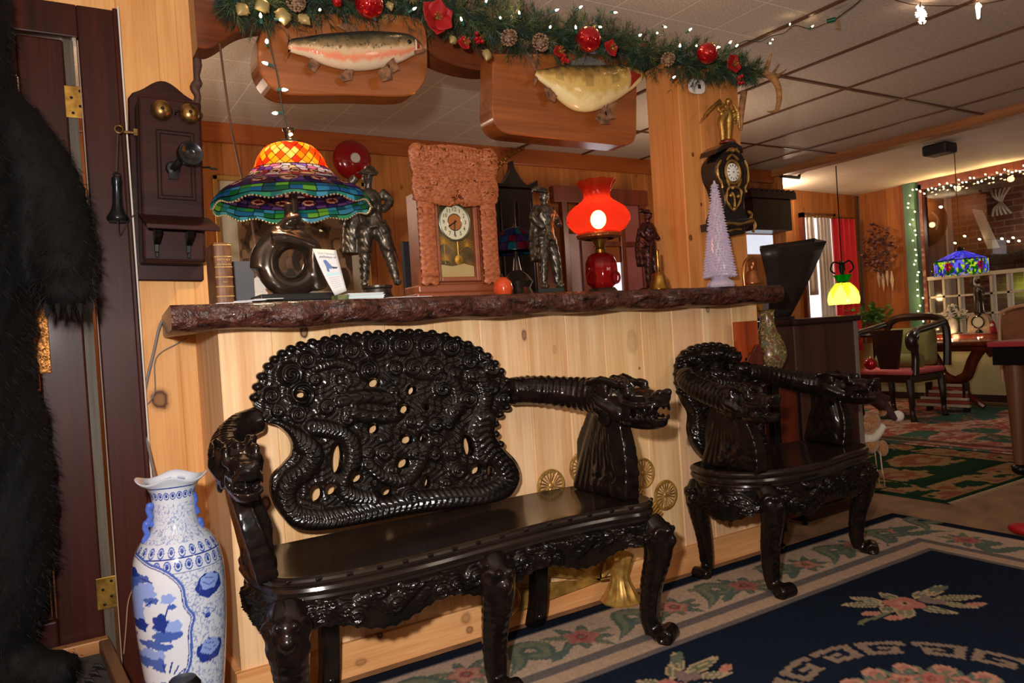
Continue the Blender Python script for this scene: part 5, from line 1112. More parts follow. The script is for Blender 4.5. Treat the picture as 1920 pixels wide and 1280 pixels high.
cav = dict(tubes=[leg(-1, -.01, -.01, -.02, .0), leg(1, .03, -.02, .08, -.02), foot(-1, -.02, 0), foot(1, .08, -.02), ([(0, 0, .47), (0, .01, .58), (-.02, 0, .72), (-.025, .005, .80)], [.098, .082, .108, .07]),
    ([(-.11, .0, .79), (-.21, -.03, .80), (-.12, -.08, .90)], [.046, .04, .032]), ([(.085, 0, .785), (.15, -.04, .70), (.07, -.09, .62)], [.046, .036, .030]),
    ([(-.10, .07, .74), (-.17, .07, .50), (-.19, .06, .28)], [.06, .075, .07]), ([(-.05, .09, .72), (-.10, .10, .48), (-.13, .09, .29)], [.06, .07, .06]), ([(-.02, 0, .80), (-.02, -.01, .86)], [.036, .034]), ([(-.02, .02, .965), (.02, .06, 1.0), (.08, .08, .96)], [.03, .03, .012]),
    ([(-.09, 0, .30), (-.07, -.06, .30), (-.05, 0, .30)], [.03, .03, .03]), ([(.09, -.02, .30), (.11, -.06, .30), (.14, -.02, .30)], [.03, .03, .03])],
    balls=[((-.02, -.01, .90), (.048, .055, .062)), ((-.02, -.062, .895), (.012, .018, .014)), ((-.065, 0, .45), (.085, .08, .085)), ((.065, 0, .45), (.085, .08, .085)), ((-.02, .0, .955), (.055, .06, .03)), ((-.07, .03, .75), (.07, .05, .07))],
    discs=[((-.02, 0, .945), .09, .012)], extra=[('sword', [(.10, -.02, .55), (.17, .10, .38), (.23, .2, .22)], [.010, .008, .004])])
PL1 = dict(h=.062, prof=[(.064, 0), (.066, .008), (.056, .020), (.048, .032), (.046, .050), (.052, .055), (.052, .062), (0, .062)])
figure('cavalier_statuette', 'grey pewter cavalier statuette with cape and raised arm, between lamp and carved clock', (on(708, 2.40), 2.40, ST), .405, math.radians(-14), M_pewter, cav, PL1)
man = dict(tubes=[leg(-1, .0, -.01, .0, .0), leg(1, .02, -.03, .03, -.03), foot(-1, 0, 0), foot(1, .03, -.03), ([(0, 0, .47), (0, .0, .60), (0, 0, .72), (0, .005, .81)], [.09, .085, .108, .07]),
    ([(-.10, .0, .79), (-.19, .0, .68), (-.11, -.07, .58)], [.046, .038, .030]), ([(.10, 0, .79), (.19, -.01, .70), (.13, -.08, .62)], [.046, .038, .03]), ([(0, 0, .81), (0, -.01, .87)], [.036, .034]), ([(0, .06, .76), (-.02, .09, .50), (-.03, .08, .28)], [.07, .09, .08]), ([(0, .02, .97), (-.07, .05, .99), (-.10, .06, .94)], [.028, .024, .01])],
    balls=[((0, -.01, .905), (.046, .052, .06)), ((0, -.06, .90), (.012, .016, .013)), ((-.06, 0, .45), (.075, .07, .08)), ((.06, 0, .45), (.075, .07, .08)), ((0, 0, .965), (.05, .052, .03))], discs=[((0, 0, .95), .088, .010)], extra=[('sword', [(-.09, -.08, .58), (-.16, -.06, .30), (-.20, -.05, .05)], [.012, .009, .006])])
figure('musketeer_statuette', 'grey musketeer statuette with sword standing left of the red lamp', (on(1030, 2.33), 2.33, ST), .385, math.radians(20), M_pewter, man, dict(h=.03, n=4, prof=[(.080, 0), (.080, .010), (.068, .018), (.068, .03), (0, .03)], mat=mat('green_black_plinth', S(38, 44, 38), .2)))
figure('hatted_man_statuette', 'dark reddish statuette of hatted man right of the red lamp', (on(1222, 2.36), 2.36, ST), .33, math.radians(25), M_redbr, man, dict(h=.025, prof=[(.05, 0), (.05, .02), (.045, .025), (0, .025)]))
# ---- carved clock
M_oak = mat('carved_red_oak', S(172, 98, 58), .45, vary=((60, 60, 140), S(132, 68, 38), 5), bump=('noise', 150, .12, .002))
M_oakp = wood('plain_red_oak', S(150, 80, 46), S(112, 54, 30), 0, .38, 1, False, col_attr=False)
ck = thing('mantel_clock', 'carved reddish wooden shelf clock with white dial and glass door', 'clock', (1.275, 2.4, ST))
CF = 2.355
MB().bx(1.13, 1.425, CF+.012, 2.46, ST+.06, ST+.40).build('case', M_oakp, ck, smooth=False, bevel=.003)
bs = MB(); bs.bx(1.085, 1.465, CF-.03, 2.47, ST, ST+.030); bs.bx(1.10, 1.45, CF-.015, 2.465, ST+.030, ST+.060); bs.build('base', M_oakp, ck, smooth=False, bevel=.006)
def relief_panel(name, x0, x1, z0, z1, y, fn, th, m, parent, n=.0022, out=None):
    xs = np.arange(x0, x1+n, n); zs = np.arange(z0, z1+n, n); X, Z = np.meshgrid(xs, zs); H = fn(X, Z)
    keep = None
    if out is not None: D = sdf(X, Z, out); ok = D < n*.5; keep = ok[:-1, :-1] & ok[1:, :-1] & ok[1:, 1:] & ok[:-1, 1:]; H = H*np.clip(-D/.006, 0, 1)
    o = gridmesh(name, np.stack([X, y-H, Z], -1), m, parent, None, keep=keep); s_ = o.modifiers.new('t', 'SOLIDIFY'); s_.thickness = th; s_.offset = 1; return o
def crest(X, Z):
    u = (X-1.278)/.178; v = (Z-1.50)/.19; f = np.abs(np.sin(np.arctan2(Z-1.505, X-1.278)*11))*.006*np.exp(-((np.hypot(X-1.278, Z-1.505)-.05)/.05)**2)
    sp = spirals(X, Z, [(1.125, 1.66, .026), (1.43, 1.66, .026, 1), (1.14, 1.53, .028, 1), (1.415, 1.53, .028), (1.2, 1.63, .022), (1.36, 1.63, .022, 1), (1.19, 1.56, .02), (1.37, 1.56, .02, 1)])*.28
    fl = .003*(np.sin(X*420) > 0)*((v > .80) & (v < .93) & (np.abs(u) < .72)); return .002+np.maximum(sp, f)+fl+.0005*np.sin(X*330+4*np.sin(Z*160))*np.sin(Z*300)
out = smooth_pts([(1.105, 1.512), (1.10, 1.56), (1.108, 1.585), (1.098, 1.62), (1.098, 1.668), (1.112, 1.684), (1.15, 1.680), (1.22, 1.688), (1.28, 1.690), (1.34, 1.688), (1.41, 1.680), (1.448, 1.684), (1.458, 1.668), (1.458, 1.62), (1.446, 1.585), (1.455, 1.56), (1.45, 1.512), (1.42, 1.497), (1.13, 1.497)], 5)
relief_panel('crest', 1.09, 1.465, 1.49, 1.695, CF-.006, crest, .03, M_oak, ck, out=out)
col_f = lambda cx: (lambda X, Z: .004+.007*np.sqrt(np.clip(1-((X-cx)/.034)**2, 0, 1))+.0012*np.sin(Z*260)*np.cos((X-cx)*190)+.004*(np.abs(Z-1.455) < .006)+.004*(np.abs(Z-1.235) < .006))
relief_panel('column', 1.114, 1.172, 1.195, 1.50, CF-.004, col_f(1.143), .02, M_oak, ck); relief_panel('column', 1.384, 1.442, 1.195, 1.50, CF-.004, col_f(1.413), .02, M_oak, ck)
dr = MB(); dr.bx(1.183, 1.203, CF-.012, CF+.012, 1.205, 1.51); dr.bx(1.357, 1.377, CF-.012, CF+.012, 1.205, 1.51); dr.bx(1.203, 1.357, CF-.012, CF+.012, 1.205, 1.222); dr.bx(1.203, 1.357, CF-.012, CF+.012, 1.493, 1.51)
door_c = dr.build('door', M_oakp, ck, smooth=False, bevel=.003)
MB().bx(1.203, 1.357, CF+.009, CF+.0115, 1.222, 1.493).build('backing', mat('dull_gold_backing', S(120, 88, 40), .5, vary=((14, 14, 14), S(54, 42, 26), 3)), ck, smooth=False)
MB().bx(1.203, 1.357, CF-.004, CF-.002, 1.222, 1.493).build('glass_pane', clearglass('clock_glass', (.95, .95, .92), .03, .0, .05), door_c, smooth=False)
dc = Vector((1.281, CF+.006, 1.424))
My2 = Matrix(((1, 0, 0), (0, 0, -1), (0, 1, 0)))
dial = MB().lathe([(.066, -.002), (.066, .001), (.030, .0015), (.030, .0005), (.0, .0005)], 48, dc, My2).build('dial', mat('cream_dial', S(222, 214, 190), .45), ck, sharp=20)
MB().ring(dc+Vector((0, -.002, 0)), .067, .004, (0, 1, 0), 48, 8).ring(dc+Vector((0, -.002, 0)), .0305, .0018, (0, 1, 0), 40, 6).build('bezel', mat('dull_steel_bezel', S(120, 120, 112), .3, .8), dial)
MB().lathe([(.0298, .0008), (.0298, .0012), (0, .0012)], 36, dc, My2).build('dial_centre', mat('copper_dial_centre', S(176, 104, 58), .4, .4), dial)
M_num = mat('dial_ink', (.015, .013, .012), .6)
for k in range(1, 13):
    a = PI/2-k*PI/6; text(str(k), .0215, Mt(dc.x+.0475*math.cos(a), dc.y-.0018, dc.z+.0475*math.sin(a)), M_num, dial, 'numeral', .0003)
for a, l, w in ((-1.66, .050, .0018), (-2.62, .032, .0026)):
    d = Vector((math.cos(a), 0, math.sin(a))); MB().tube([dc+Vector((0, -.004, 0))-d*.008, dc+Vector((0, -.004, 0))+d*l], w, 6).build('clock_hand', M_num, dial)
tb = MB(); M_gold = mat('gold_leaf_paint', S(196, 150, 56), .4, .35)
for (x, z, r, n) in ((1.228, 1.345, .045, 16), (1.232, 1.285, .030, 14), (1.330, 1.335, .035, 12)):
    for k in range(n): a = PI*(k/(n-1))*1.25-.4; tb.tube([(x, CF+.005, z), (x+r*.6*math.cos(a), CF+.0045, z+r*.6*math.sin(a)+.004), (x+r*math.cos(a), CF+.005, z+r*math.sin(a)-.004)], [.0012, .0014, .0005], 4)
tb.bx(1.2285, 1.2305, CF+.0045, CF+.006, 1.27, 1.345); tb.build('gilded_palm_picture', M_gold, door_c)
tb = MB(); tb.prism([(1.204, CF+.0065, 1.222), (1.356, CF+.0065, 1.222), (1.356, CF+.0065, 1.262), (1.31, CF+.0065, 1.272), (1.26, CF+.0065, 1.262), (1.204, CF+.0065, 1.270)], (0, .001, 0)); tb.build('painted_ground', mat('pale_gold_ground', S(186, 160, 112), .6), door_c, smooth=False)
pn = MB(); pn.tube([(1.29, CF+.008, 1.37), (1.29, CF+.008, 1.29)], .002, 6); pn.lathe([(.018, 0), (.018, .003), (0, .004)], 24, (1.29, CF+.008, 1.285), My2); pn.build('pendulum', M_brass, ck)
ck.scale = (.91, 1, .965); ck.location.x -= .036
tag(MB().bx(on(757, 2.56), on(776, 2.56)+.03, 2.54, 2.56, ST, ST+.235).build('black_folder', mat('matt_black_panel', (.008, .008, .009), .6), None, smooth=False, bevel=.002, loc=(on(757, 2.56), 2.55, ST)), 'narrow black panel standing behind the left side of the carved clock', 'panel')
for k, (px, lab) in enumerate(((907, 'first tiny clear glass bead at the foot of the carved clock'), (922, 'second tiny clear glass bead, nearer the orange gourd'))):
    pass
gd = thing('gourd', 'small shiny orange gourd at the right foot of the carved clock', 'gourd', (on(942, 2.29), 2.29, ST)); x = on(944, 2.27)
MB().lathe([(.001, 0), (.018, .001), (.030, .012), (.034, .034), (.029, .056), (.016, .070), (.004, .074), (0, .074)], 36, (x, 2.27, ST), mod=lambda a, i: 1+.05*abs(math.sin(a*4))).build('gourd_body', mat('orange_skin', S(196, 70, 30), .2, coat=.4), gd)
MB().tube([(x, 2.27, ST+.072), (x-.003, 2.27, ST+.085)], [.004, .003], 8).build('stem', M_blk, gd)
# ---- dim stained glass lamp behind the statuette
d2 = thing('stained_glass_lamp', 'unlit small dark stained glass lamp behind the musketeer statuette', 'lamp', (on(985, 2.52), 2.52, ST)); x = on(972, 2.52); yb = 2.52
MB().lathe([(.075, 0), (.077, .012), (.06, .03), (.05, .05), (.062, .075), (.045, .10), (.018, .12), (.010, .17), (.010, .25), (.0, .25)], 32, (x, yb, ST)).build('base', M_bronze, d2)
na, nr = 160, 30; A = np.arange(na)/na*2*PI; t = np.linspace(0, 1, nr); R_ = .022+.088*t**.8; Zz = ST+.285-.095*t**1.6
P = np.stack([x+R_[:, None]*np.cos(A), yb+R_[:, None]*np.sin(A), np.repeat(Zz[:, None], na, 1)], -1); k_ = np.floor(A/(2*PI)*18)[None]+0*t[:, None]; j_ = np.floor(t*4)[:, None]+0*A[None]
c = pal(hash2(k_, j_), [S(30, 60, 110), S(20, 90, 100), S(60, 30, 80), S(24, 40, 90), S(110, 20, 40)]); c = np.where(((((A/(2*PI)*18) % 1) < .08)[None] | (((t*4) % 1) < .08)[:, None])[..., None], (.01, .01, .01), c)
o = gridmesh('shade', P, M_glass, d2, c, wrap=True); o.modifiers.new('g', 'SOLIDIFY').thickness = .003
MB().lathe([(.024, .0), (.022, .012), (.006, .018), (0, .03)], 20, (x, yb, ST+.278)).build('finial', M_bronze, d2)
# ---- red glass lamp
RX, RY = on(1126, 2.28)+.012, 2.28
rl = thing('red_glass_lamp', 'lit red glass oil style lamp with ruffled shade', 'lamp', (RX, RY, ST))
M_red = glassy('ruby_glass', False, S(186, 46, 34), tl=.75, rough=.08, clear=.42, clear_col=(1, .48, .22)); M_redd = glassy('dark_ruby_glass', False, S(120, 12, 14), tl=.3, rough=.05, clear=.35, clear_col=(.75, .10, .10))
def rl_mod(a, i): return 1+.03*math.sin(a*8+i*.42)
sp_ = smooth_pts([(.076, .222), (.100, .236), (.119, .262), (.120, .285), (.104, .312), (.072, .332), (.054, .348), (.052, .366), (.062, .392), (.074, .412)], 5, False)
sh = MB().lathe(sp_, 96, (RX, RY, ST), mod=lambda a, i: 1+(.022*math.sin(a*14+i*.55) if i < 36 else .09*math.sin(a*9)*(i-35)/10), a0=0).build('shade', M_red, rl, fix=False)
sh.data.polygons.foreach_set('use_smooth', [True]*len(sh.data.polygons))
bm = bmesh.new(); bm.from_mesh(sh.data); bmesh.ops.delete(bm, geom=[f for f in bm.faces if len(f.verts) > 6], context='FACES'); bm.to_mesh(sh.data); bm.free()
MB().lathe([(.058, .200), (.084, .206), (.088, .216), (.078, .224), (.074, .218), (.056, .210), (.058, .200)], 40, (RX, RY, ST), mod=lambda a, i: 1+.02*math.sin(a*22)).build('gallery', mat('pierced_brass_gallery', S(196, 110, 60), .3, .8, bump=('voronoi', 160, .7, .003)), rl)
MB().lathe([(.020, .150), (.022, .162), (.016, .172), (.022, .184), (.030, .198), (.052, .206), (0, .206)], 28, (RX, RY, ST)).build('burner', M_brass, rl)
MB().lathe([(.001, .022), (.040, .024), (.058, .040), (.062, .075), (.060, .115), (.048, .140), (.030, .150), (.0, .152)], 40, (RX, RY, ST), mod=lambda a, i: 1+.02*math.cos(a*12)).build('font', M_redd, rl)
MB().lathe([(.062, 0), (.064, .006), (.058, .014), (.050, .022), (0, .024)], 40, (RX, RY, ST)).build('base', M_bronze, rl)
for s_ in (-1, 1): MB().ring((RX+s_*.060, RY-.01, ST+.06), .020, .005, (0, 1, 0), 20, 8).build('font_handle', M_redd, rl)
MB().ball((RX, RY, ST+.272), (.030, .030, .034), 18, 12).build('bulb', mat('red_lamp_bulb', (1, .8, .4), .3, emit=(1, .74, .32), estr=30), rl)
lamp('red_lamp_bulb', 'POINT', (RX, RY, ST+.31), 1.1, (1, .42, .2), .03)
rl.scale = (1, 1, 1.065)
# ---- bells, crystal tree
hbx = on(1237, 2.10); hb = thing('hand_bell', 'small brass hand bell in front of the hatted man statuette', 'bell', (hbx, 2.10, ST))
MB().lathe([(.040, 0), (.041, .003), (.036, .012), (.029, .030), (.025, .050), (.018, .062), (.006, .067), (0, .067)], 36, (hbx, 2.10, ST)).build('bell_cup', M_brass, hb)
MB().lathe([(.007, .066), (.009, .072), (.005, .078), (.007, .095), (.0065, .12), (.005, .14), (.007, .148), (0, .152)], 16, (hbx, 2.10, ST)).build('handle', M_brass, hb)
tx, ty = on(1352, 2.085), 2.085; ct = thing('crystal_tree', 'glittering clear crystal Christmas tree ornament on the slab before the post', 'ornament', (tx, ty, ST))
M_cry = mat('crystal', S(226, 214, 226), .12, spec=.8, trans=.6, coat=.3, emit=(.75, .62, .9), estr=.03)
tr = MB(); r_ = random.Random(5); tr.lathe([(.056, .045), (.050, .10), (.030, .25), (.004, .42), (0, .425)], 24, (tx, ty, ST))
for i in range(34):
    z = .045+.37*i/34; r = .060*(1-i/34.5)+.003; n = max(5, int(2*PI*r/.013))
    for k in range(n):
        a = 2*PI*(k+.5*(i % 2))/n+r_.uniform(-.1, .1); d = Vector((math.cos(a), math.sin(a), r_.uniform(-.3, .2))); p = Vector((tx+r*math.cos(a)*.88, ty+r*math.sin(a)*.88, ST+z)); u, w = _perp(d.normalized()); s_ = .0062*r_.uniform(.8, 1.3)
        tr.add([p+u*s_, p+w*s_, p-u*s_, p-w*s_, p+d*.013], [[0, 1, 4], [1, 2, 4], [2, 3, 4], [3, 0, 4]])
tr.build('tree', M_cry, ct, smooth=False)
MB().lathe([(.050, 0), (.054, .008), (.046, .022), (.030, .034), (.040, .046), (0, .048)], 24, (tx, ty, ST), mod=lambda a, i: 1+.06*math.cos(a*6)).build('pedestal', M_cry, ct, smooth=False)
bx_, by_ = on(1416, 2.12), 2.13; sb = thing('hanging_bell', 'brass bell hanging from scrolled bracket at the right end of the slab', 'bell', (bx_, by_, ST))
M_rosebr = mat('rosy_brass', S(196, 128, 84), .28, .9)
MB().lathe([(.040, .012), (.041, .016), (.034, .028), (.027, .045), (.022, .062), (.014, .070), (0, .072)], 32, (bx_, by_, ST)).build('bell_cup', M_rosebr, sb)
MB().tube(smooth_pts([(bx_-.050, by_, ST), (bx_-.052, by_, ST+.06), (bx_-.040, by_, ST+.10), (bx_-.015, by_, ST+.118), (bx_+.008, by_, ST+.105), (bx_+.006, by_, ST+.085)], 5, False), [.007]*26, 10).bx(bx_-.07, bx_-.034, by_-.025, by_+.025, ST, ST+.006).build('bracket', M_rosebr, sb)
MB().ball((bx_, by_, ST+.082), (.009, .009, .012)).build('crown_loop', M_rosebr, sb); MB().tube([(bx_-.052, by_, ST+.09), (bx_-.062, by_, ST+.07), (bx_-.060, by_, ST+.04)], .003, 6).build('pull_chain', M_brass, sb)
# ================================================================== FISH, GARLAND AND LIGHTS OVER THE COUNTER
M_plq = wood('varnished_plaque', S(156, 90, 42), S(116, 60, 26), 0, .22, .7, False, col_attr=False, coat=.5)
M_plq2 = wood('knotty_plaque', S(160, 90, 42), S(114, 58, 24), 0, .22, .7, True, col_attr=False, coat=.5)
M_fish = mat('painted_fish_skin', (1, 1, 1), .22, spec=.5, col_attr=True, coat=.4, bump=('voronoi', 260, .25, .002))
M_fin = mat('fish_fin', S(140, 96, 64), .4, vary=((60, 20, 60), S(70, 48, 36), 4))
def board(root, pts, y0, y1, m):
    MB().prism([(p.x, y0, p.z) for p in (pY(*q, y0) for q in pts)], (0, y1-y0, 0), .004).build('plaque', m, root, smooth=False)
def fish_body(root, spine, Y0, fat, colour):
    """spine: (px, py, half height px); loft of ovals, painted by height"""
    S_ = np.array(smooth_pts(spine, 22, False)); n = len(S_); m = 96; V = []; C = []
    for i, (x, y, h) in enumerate(S_):
        c = pY(x, y, Y0); t_ = pY(x, y-h, Y0); hz = (t_-c).length
        for j in range(m):
            a = 2*PI*j/m; s = math.sin(a); V.append((c.x+0*s, Y0-fat*hz*math.cos(a), c.z+hz*s)); C.append((i/(n-1), s))
    V = np.array(V).reshape(n, m, 3); C = np.array(C).reshape(n, m, 2); V[0] = V[0].mean(0); V[-1] = V[-1].mean(0)
    return gridmesh('body', V, M_fish, root, colour(C[..., 0], C[..., 1], V), wrap=True)
def fin(root, pts, Y0, name, m=None, th=.005):
    q = [pY(*p, Y0) for p in pts]; o = MB(); k = len(q); c = sum(q, Vector())/k
    o.prism([(p.x, Y0, p.z) for p in q], (0, th, 0)); 
    for p in q[1:]: o.tube([(q[0].x, Y0-.001, q[0].z), (p.x, Y0-.001, p.z)], [.0012, .0008], 5)
    o.build(name, m or M_fin, root, smooth=False)
tr = thing('mounted_trout', 'mounted rainbow trout on rounded wooden plaque at the left under the garland', 'mounted fish', pY(640, 110, 2.34))
board(tr, smooth_pts([(520, 30), (495, 52), (484, 85), (484, 120), (498, 152), (522, 172), (560, 178), (660, 178), (760, 180), (788, 165), (800, 140), (802, 95), (795, 45), (760, 28), (640, 24)], 4), 2.305, 2.40, M_plq)
def trout_c(u, s, V):
    c = np.empty(u.shape+(3,)); c[:] = S(150, 128, 98); n = vnoise(V[..., 0]*60, V[..., 2]*60)+.6*(vnoise(V[..., 0]*240, V[..., 2]*240)-.5); s2 = s+.22*(n-.5)
    def mixr(lo, hi, col): paint(c, np.clip((s2-lo)/(hi-lo), 0, 1), np.array(col))
    c[:] = S(206, 184, 152); mixr(-.75, -.55, S(216, 130, 96)); mixr(-.42, -.22, S(198, 168, 128)); mixr(-.15, .12, S(128, 104, 66)); mixr(.15, .5, S(70, 64, 48)); mixr(.55, .85, S(34, 36, 34))
    sp = vnoise(V[..., 0]*190, V[..., 2]*190, V[..., 1]*100); paint(c, (sp > .74) & (s > -.15), np.array(S(46, 40, 34)), .8)
    hd = u > .83; paint(c, hd & (s < .3) & (s > -.6), np.array(S(196, 130, 104)), .6); paint(c, hd & (s > .3), np.array(S(74, 62, 52)), .8); paint(c, (np.abs(u-.86) < .022) & (np.abs(s+.1) < .4), np.array(S(120, 34, 26))); paint(c, (np.abs(u-.835) < .008) & (s < .5), np.array(S(232, 206, 186))); return c
fb = fish_body(tr, [(540, 86, 8), (548, 86, 13), (575, 88, 19), (610, 93, 29), (650, 96, 35), (690, 95, 36), (725, 92, 32), (750, 89, 27), (770, 86, 20), (786, 88, 10), (792, 90, 2)], 2.28, .62, trout_c)
for nm, pts in (('tail_fin', [(548, 86), (532, 52), (541, 62), (545, 86), (541, 104), (534, 116)]), ('dorsal_fin', [(655, 62), (630, 47), (645, 43), (668, 46), (672, 60)]), ('anal_fin', [(583, 108), (576, 124), (590, 136), (600, 122)]), ('pelvic_fin', [(650, 128), (636, 142), (644, 152), (660, 150), (663, 132)]), ('pectoral_fin', [(730, 118), (708, 134), (718, 152), (734, 148)]), ('pectoral_fin', [(738, 108), (724, 120), (736, 136), (748, 130)]), ('adipose_fin', [(575, 70), (562, 60), (568, 72)])): fin(tr, pts, 2.25 if 'pec' in nm else 2.275, nm)
MB().tube([tuple(pY(*q)) for q in ((778, 98, 2.262), (792, 96, 2.262), (800, 92, 2.265))], [.007, .006, .003], 8).build('lower_jaw', M_fin, tr); MB().ball(tuple(pY(768, 78, 2.252)), (.007, .004, .007)).build('eye', M_blk, tr)
bs = thing('mounted_bass', 'mounted golden bellied fish on square knotty plaque right of the trout', 'mounted fish', pY(1060, 180, 2.34))
board(bs, [(925, 100), (924, 160)]+smooth_pts([(923, 205), (926, 224), (934, 239), (946, 248), (962, 252)], 5, False)+[(1060, 262)]+smooth_pts([(1164, 272), (1179, 271), (1189, 264), (1194, 250)], 5, False)+[(1195, 130), (1190, 100)], 2.305, 2.40, M_plq2)
def bass_c(u, s, V):
    c = np.empty(u.shape+(3,)); n = vnoise(V[..., 0]*50, V[..., 2]*50)+.5*(vnoise(V[..., 0]*200, V[..., 2]*200)-.5); s2 = s+.35*(n-.5)
    def mixr(lo, hi, col): paint(c, np.clip((s2-lo)/(hi-lo), 0, 1), np.array(col))
    c[:] = S(232, 212, 156); mixr(-.7, -.3, S(206, 170, 92)); mixr(-.05, .4, S(150, 116, 56)); mixr(.55, .9, S(70, 60, 40)); bar = np.sin(u*34); paint(c, (bar > .6) & (s > -.1), np.array(S(96, 74, 40)), .4)
    paint(c, (u > .74) & (u < .88) & (np.abs(s+.05) < .66-(u-.74)*4), np.array(S(150, 40, 24))); paint(c, (u > .72) & (u < .74) & (np.abs(s) < .75), np.array(S(196, 150, 96))); paint(c, (u > .9), np.array(S(120, 78, 44)), .8); return c
fish_body(bs, [(1004, 138, 6), (1015, 142, 12), (1030, 147, 19), (1050, 156, 32), (1075, 164, 41), (1100, 166, 43), (1125, 163, 40), (1150, 156, 34), (1170, 150, 27), (1186, 146, 20), (1200, 142, 12), (1208, 140, 3)], 2.275, .62, bass_c)
for nm, pts in (('tail_fin', [(1008, 138), (984, 90), (1000, 112), (1012, 140), (1004, 160), (1000, 150)]), ('anal_fin', [(1040, 168), (1020, 162), (1030, 186), (1040, 192), (1046, 178)]), ('pelvic_fin', [(1134, 196), (1117, 222), (1128, 232), (1142, 232)]), ('pelvic_fin', [(1140, 192), (1134, 212), (1144, 224), (1154, 222)]), ('dorsal_fin', [(1070, 124), (1062, 118), (1100, 105), (1124, 112), (1140, 124)])): fin(bs, pts, 2.255 if 'pel' in nm else 2.272, nm, M_fin if 'dor' not in nm else mat('grey_spiny_fin', S(104, 100, 94), .3))
# ---- garland: short sprays of needles around a sagging core
GP = [(425, -8), (470, 2), (540, 0), (620, -12), (700, -14), (780, -2), (850, 20), (910, 40), (960, 56), (1020, 68), (1080, 72), (1140, 82), (1200, 98), (1260, 110), (1320, 118), (1370, 126), (1412, 140)]
GY = [2.27]*12+[2.25, 2.22, 2.19, 2.17, 2.16]
core = [pY(x, y, Y_) for (x, y), Y_ in zip(GP, GY)]; core = [Vector(p) for p in smooth_pts([tuple(p) for p in core], 12, False)]
grad = [np.interp(i/(len(core)-1), [0, .06, .3, .6, .85, 1], [.05, .085, .098, .095, .085, .055]) for i in range(len(core))]
rg = np.random.default_rng(8); Vv = []; Cc = []
M_ndl = mat('artificial_pine_needles', (1, 1, 1), .55, col_attr=True)
for k in range(1350):
    i = int(rg.integers(0, len(core)-1)); p = core[i]; ax = (core[min(i+1, len(core)-1)]-core[max(i-1, 0)]).normalized(); u, w = _perp(ax); a = rg.uniform(0, 2*PI); out = u*math.cos(a)+w*math.sin(a)
    d = (out*.8+ax*rg.uniform(-.9, .9)).normalized(); base = p+out*grad[i]*rg.uniform(.05, .5); L = grad[i]*rg.uniform(.45, 1.0)
    yy = base.y+d.y*L
    if yy > 2.395: d.y = -abs(d.y); 
    e1, e2 = _perp(d); col = np.array([S(40, 66, 44), S(58, 84, 50), S(30, 52, 40), S(84, 88, 52), S(50, 76, 62)][int(rg.integers(0, 5))])*rg.uniform(.6, 1.1)
    n = 30; t = rg.uniform(.0, 1, n); b = rg.uniform(0, 2*PI, n); o = np.outer(np.cos(b), e1)+np.outer(np.sin(b), e2); st = np.array(base)+np.outer(t*L, d); tip = st+(o*.8+np.array(d)*.75)*.030*rg.uniform(.7, 1.3, (n, 1)); sd = np.cross(o, np.array(d))*.0011
    Vv.append(np.stack([st-sd, st+sd, tip], 1)); Cc.append(np.repeat(col[None], n*3, 0))
    sd = np.array(e1)*.0014; Vv.append(np.stack([np.array(base)-sd, np.array(base)+sd, np.array(base+d*L)], 0)[None]); Cc.append(np.repeat(np.array(S(60, 44, 30))[None], 3, 0))
V = np.concatenate([v.reshape(-1, 3) for v in Vv]); V[:, 1] = np.minimum(V[:, 1], np.where(V[:, 0] > 2.24, 2.247, 2.397)); V[:, 2] = np.minimum(V[:, 2], 2.39); C = np.concatenate(Cc)
gl = thing('garland', 'long artificial pine garland draped across the header above the counter', 'garland', core[0])
tag(raw('needles', V, np.arange(len(V)).reshape(-1, 3), M_ndl, gl, False, C), kind='stuff')
MB().tube(core, .022, 8).build('core', mat('garland_core', S(24, 34, 22), .9), gl)
GYat = lambda px: float(np.interp(px, [p[0] for p in GP], GY))
def gp(px, py, f=.085): return pY(px, py, GYat(px)-f)
M_redorn = mat('red_glass_ball', S(168, 14, 22), .1, .55, coat=.6); M_velvet = mat('red_velvet', S(150, 8, 12), .6); M_cone = mat('pinecone', S(92, 62, 44), .6, vary=((60, 60, 60), S(170, 140, 112), 3)); M_leafg = mat('pale_gold_leaf', S(150, 132, 84), .45, .2); M_cap = mat('gold_cap', S(190, 150, 80), .3, .8)
def ball_orn(px, py, r, label):
    c = gp(px, py, .09); t = thing('ornament_ball', label, 'ornament', c, None)
    nA_ = 96; MB().lathe([(r*math.sin(a), -r*math.cos(a)) for a in np.linspace(.02, PI-.02, 22)], nA_, c, Euler((.5, .35, 0)).to_matrix(), mod=lambda a, i: 1+.035*abs(math.sin(a*9+i*.12))).build('ribbed_ball', M_redorn, t)
    MB().lathe([(.008, r*.97), (.008, r*1.14), (0, r*1.14)], 12, c, Euler((.5, .35, 0)).to_matrix()).build('cap', M_cap, t)
for a in ((692, 8, .043, 'red ribbed glass ball hanging at the garland above the trout'), (1103, 74, .046, 'large red ribbed glass ball in the middle of the garland'), (1326, 100, .040, 'red ribbed glass ball at the right end of the garland above the post'), (632, 4, .014, 'tiny red ball at the top edge of the garland left of the trout ball')): ball_orn(*a)
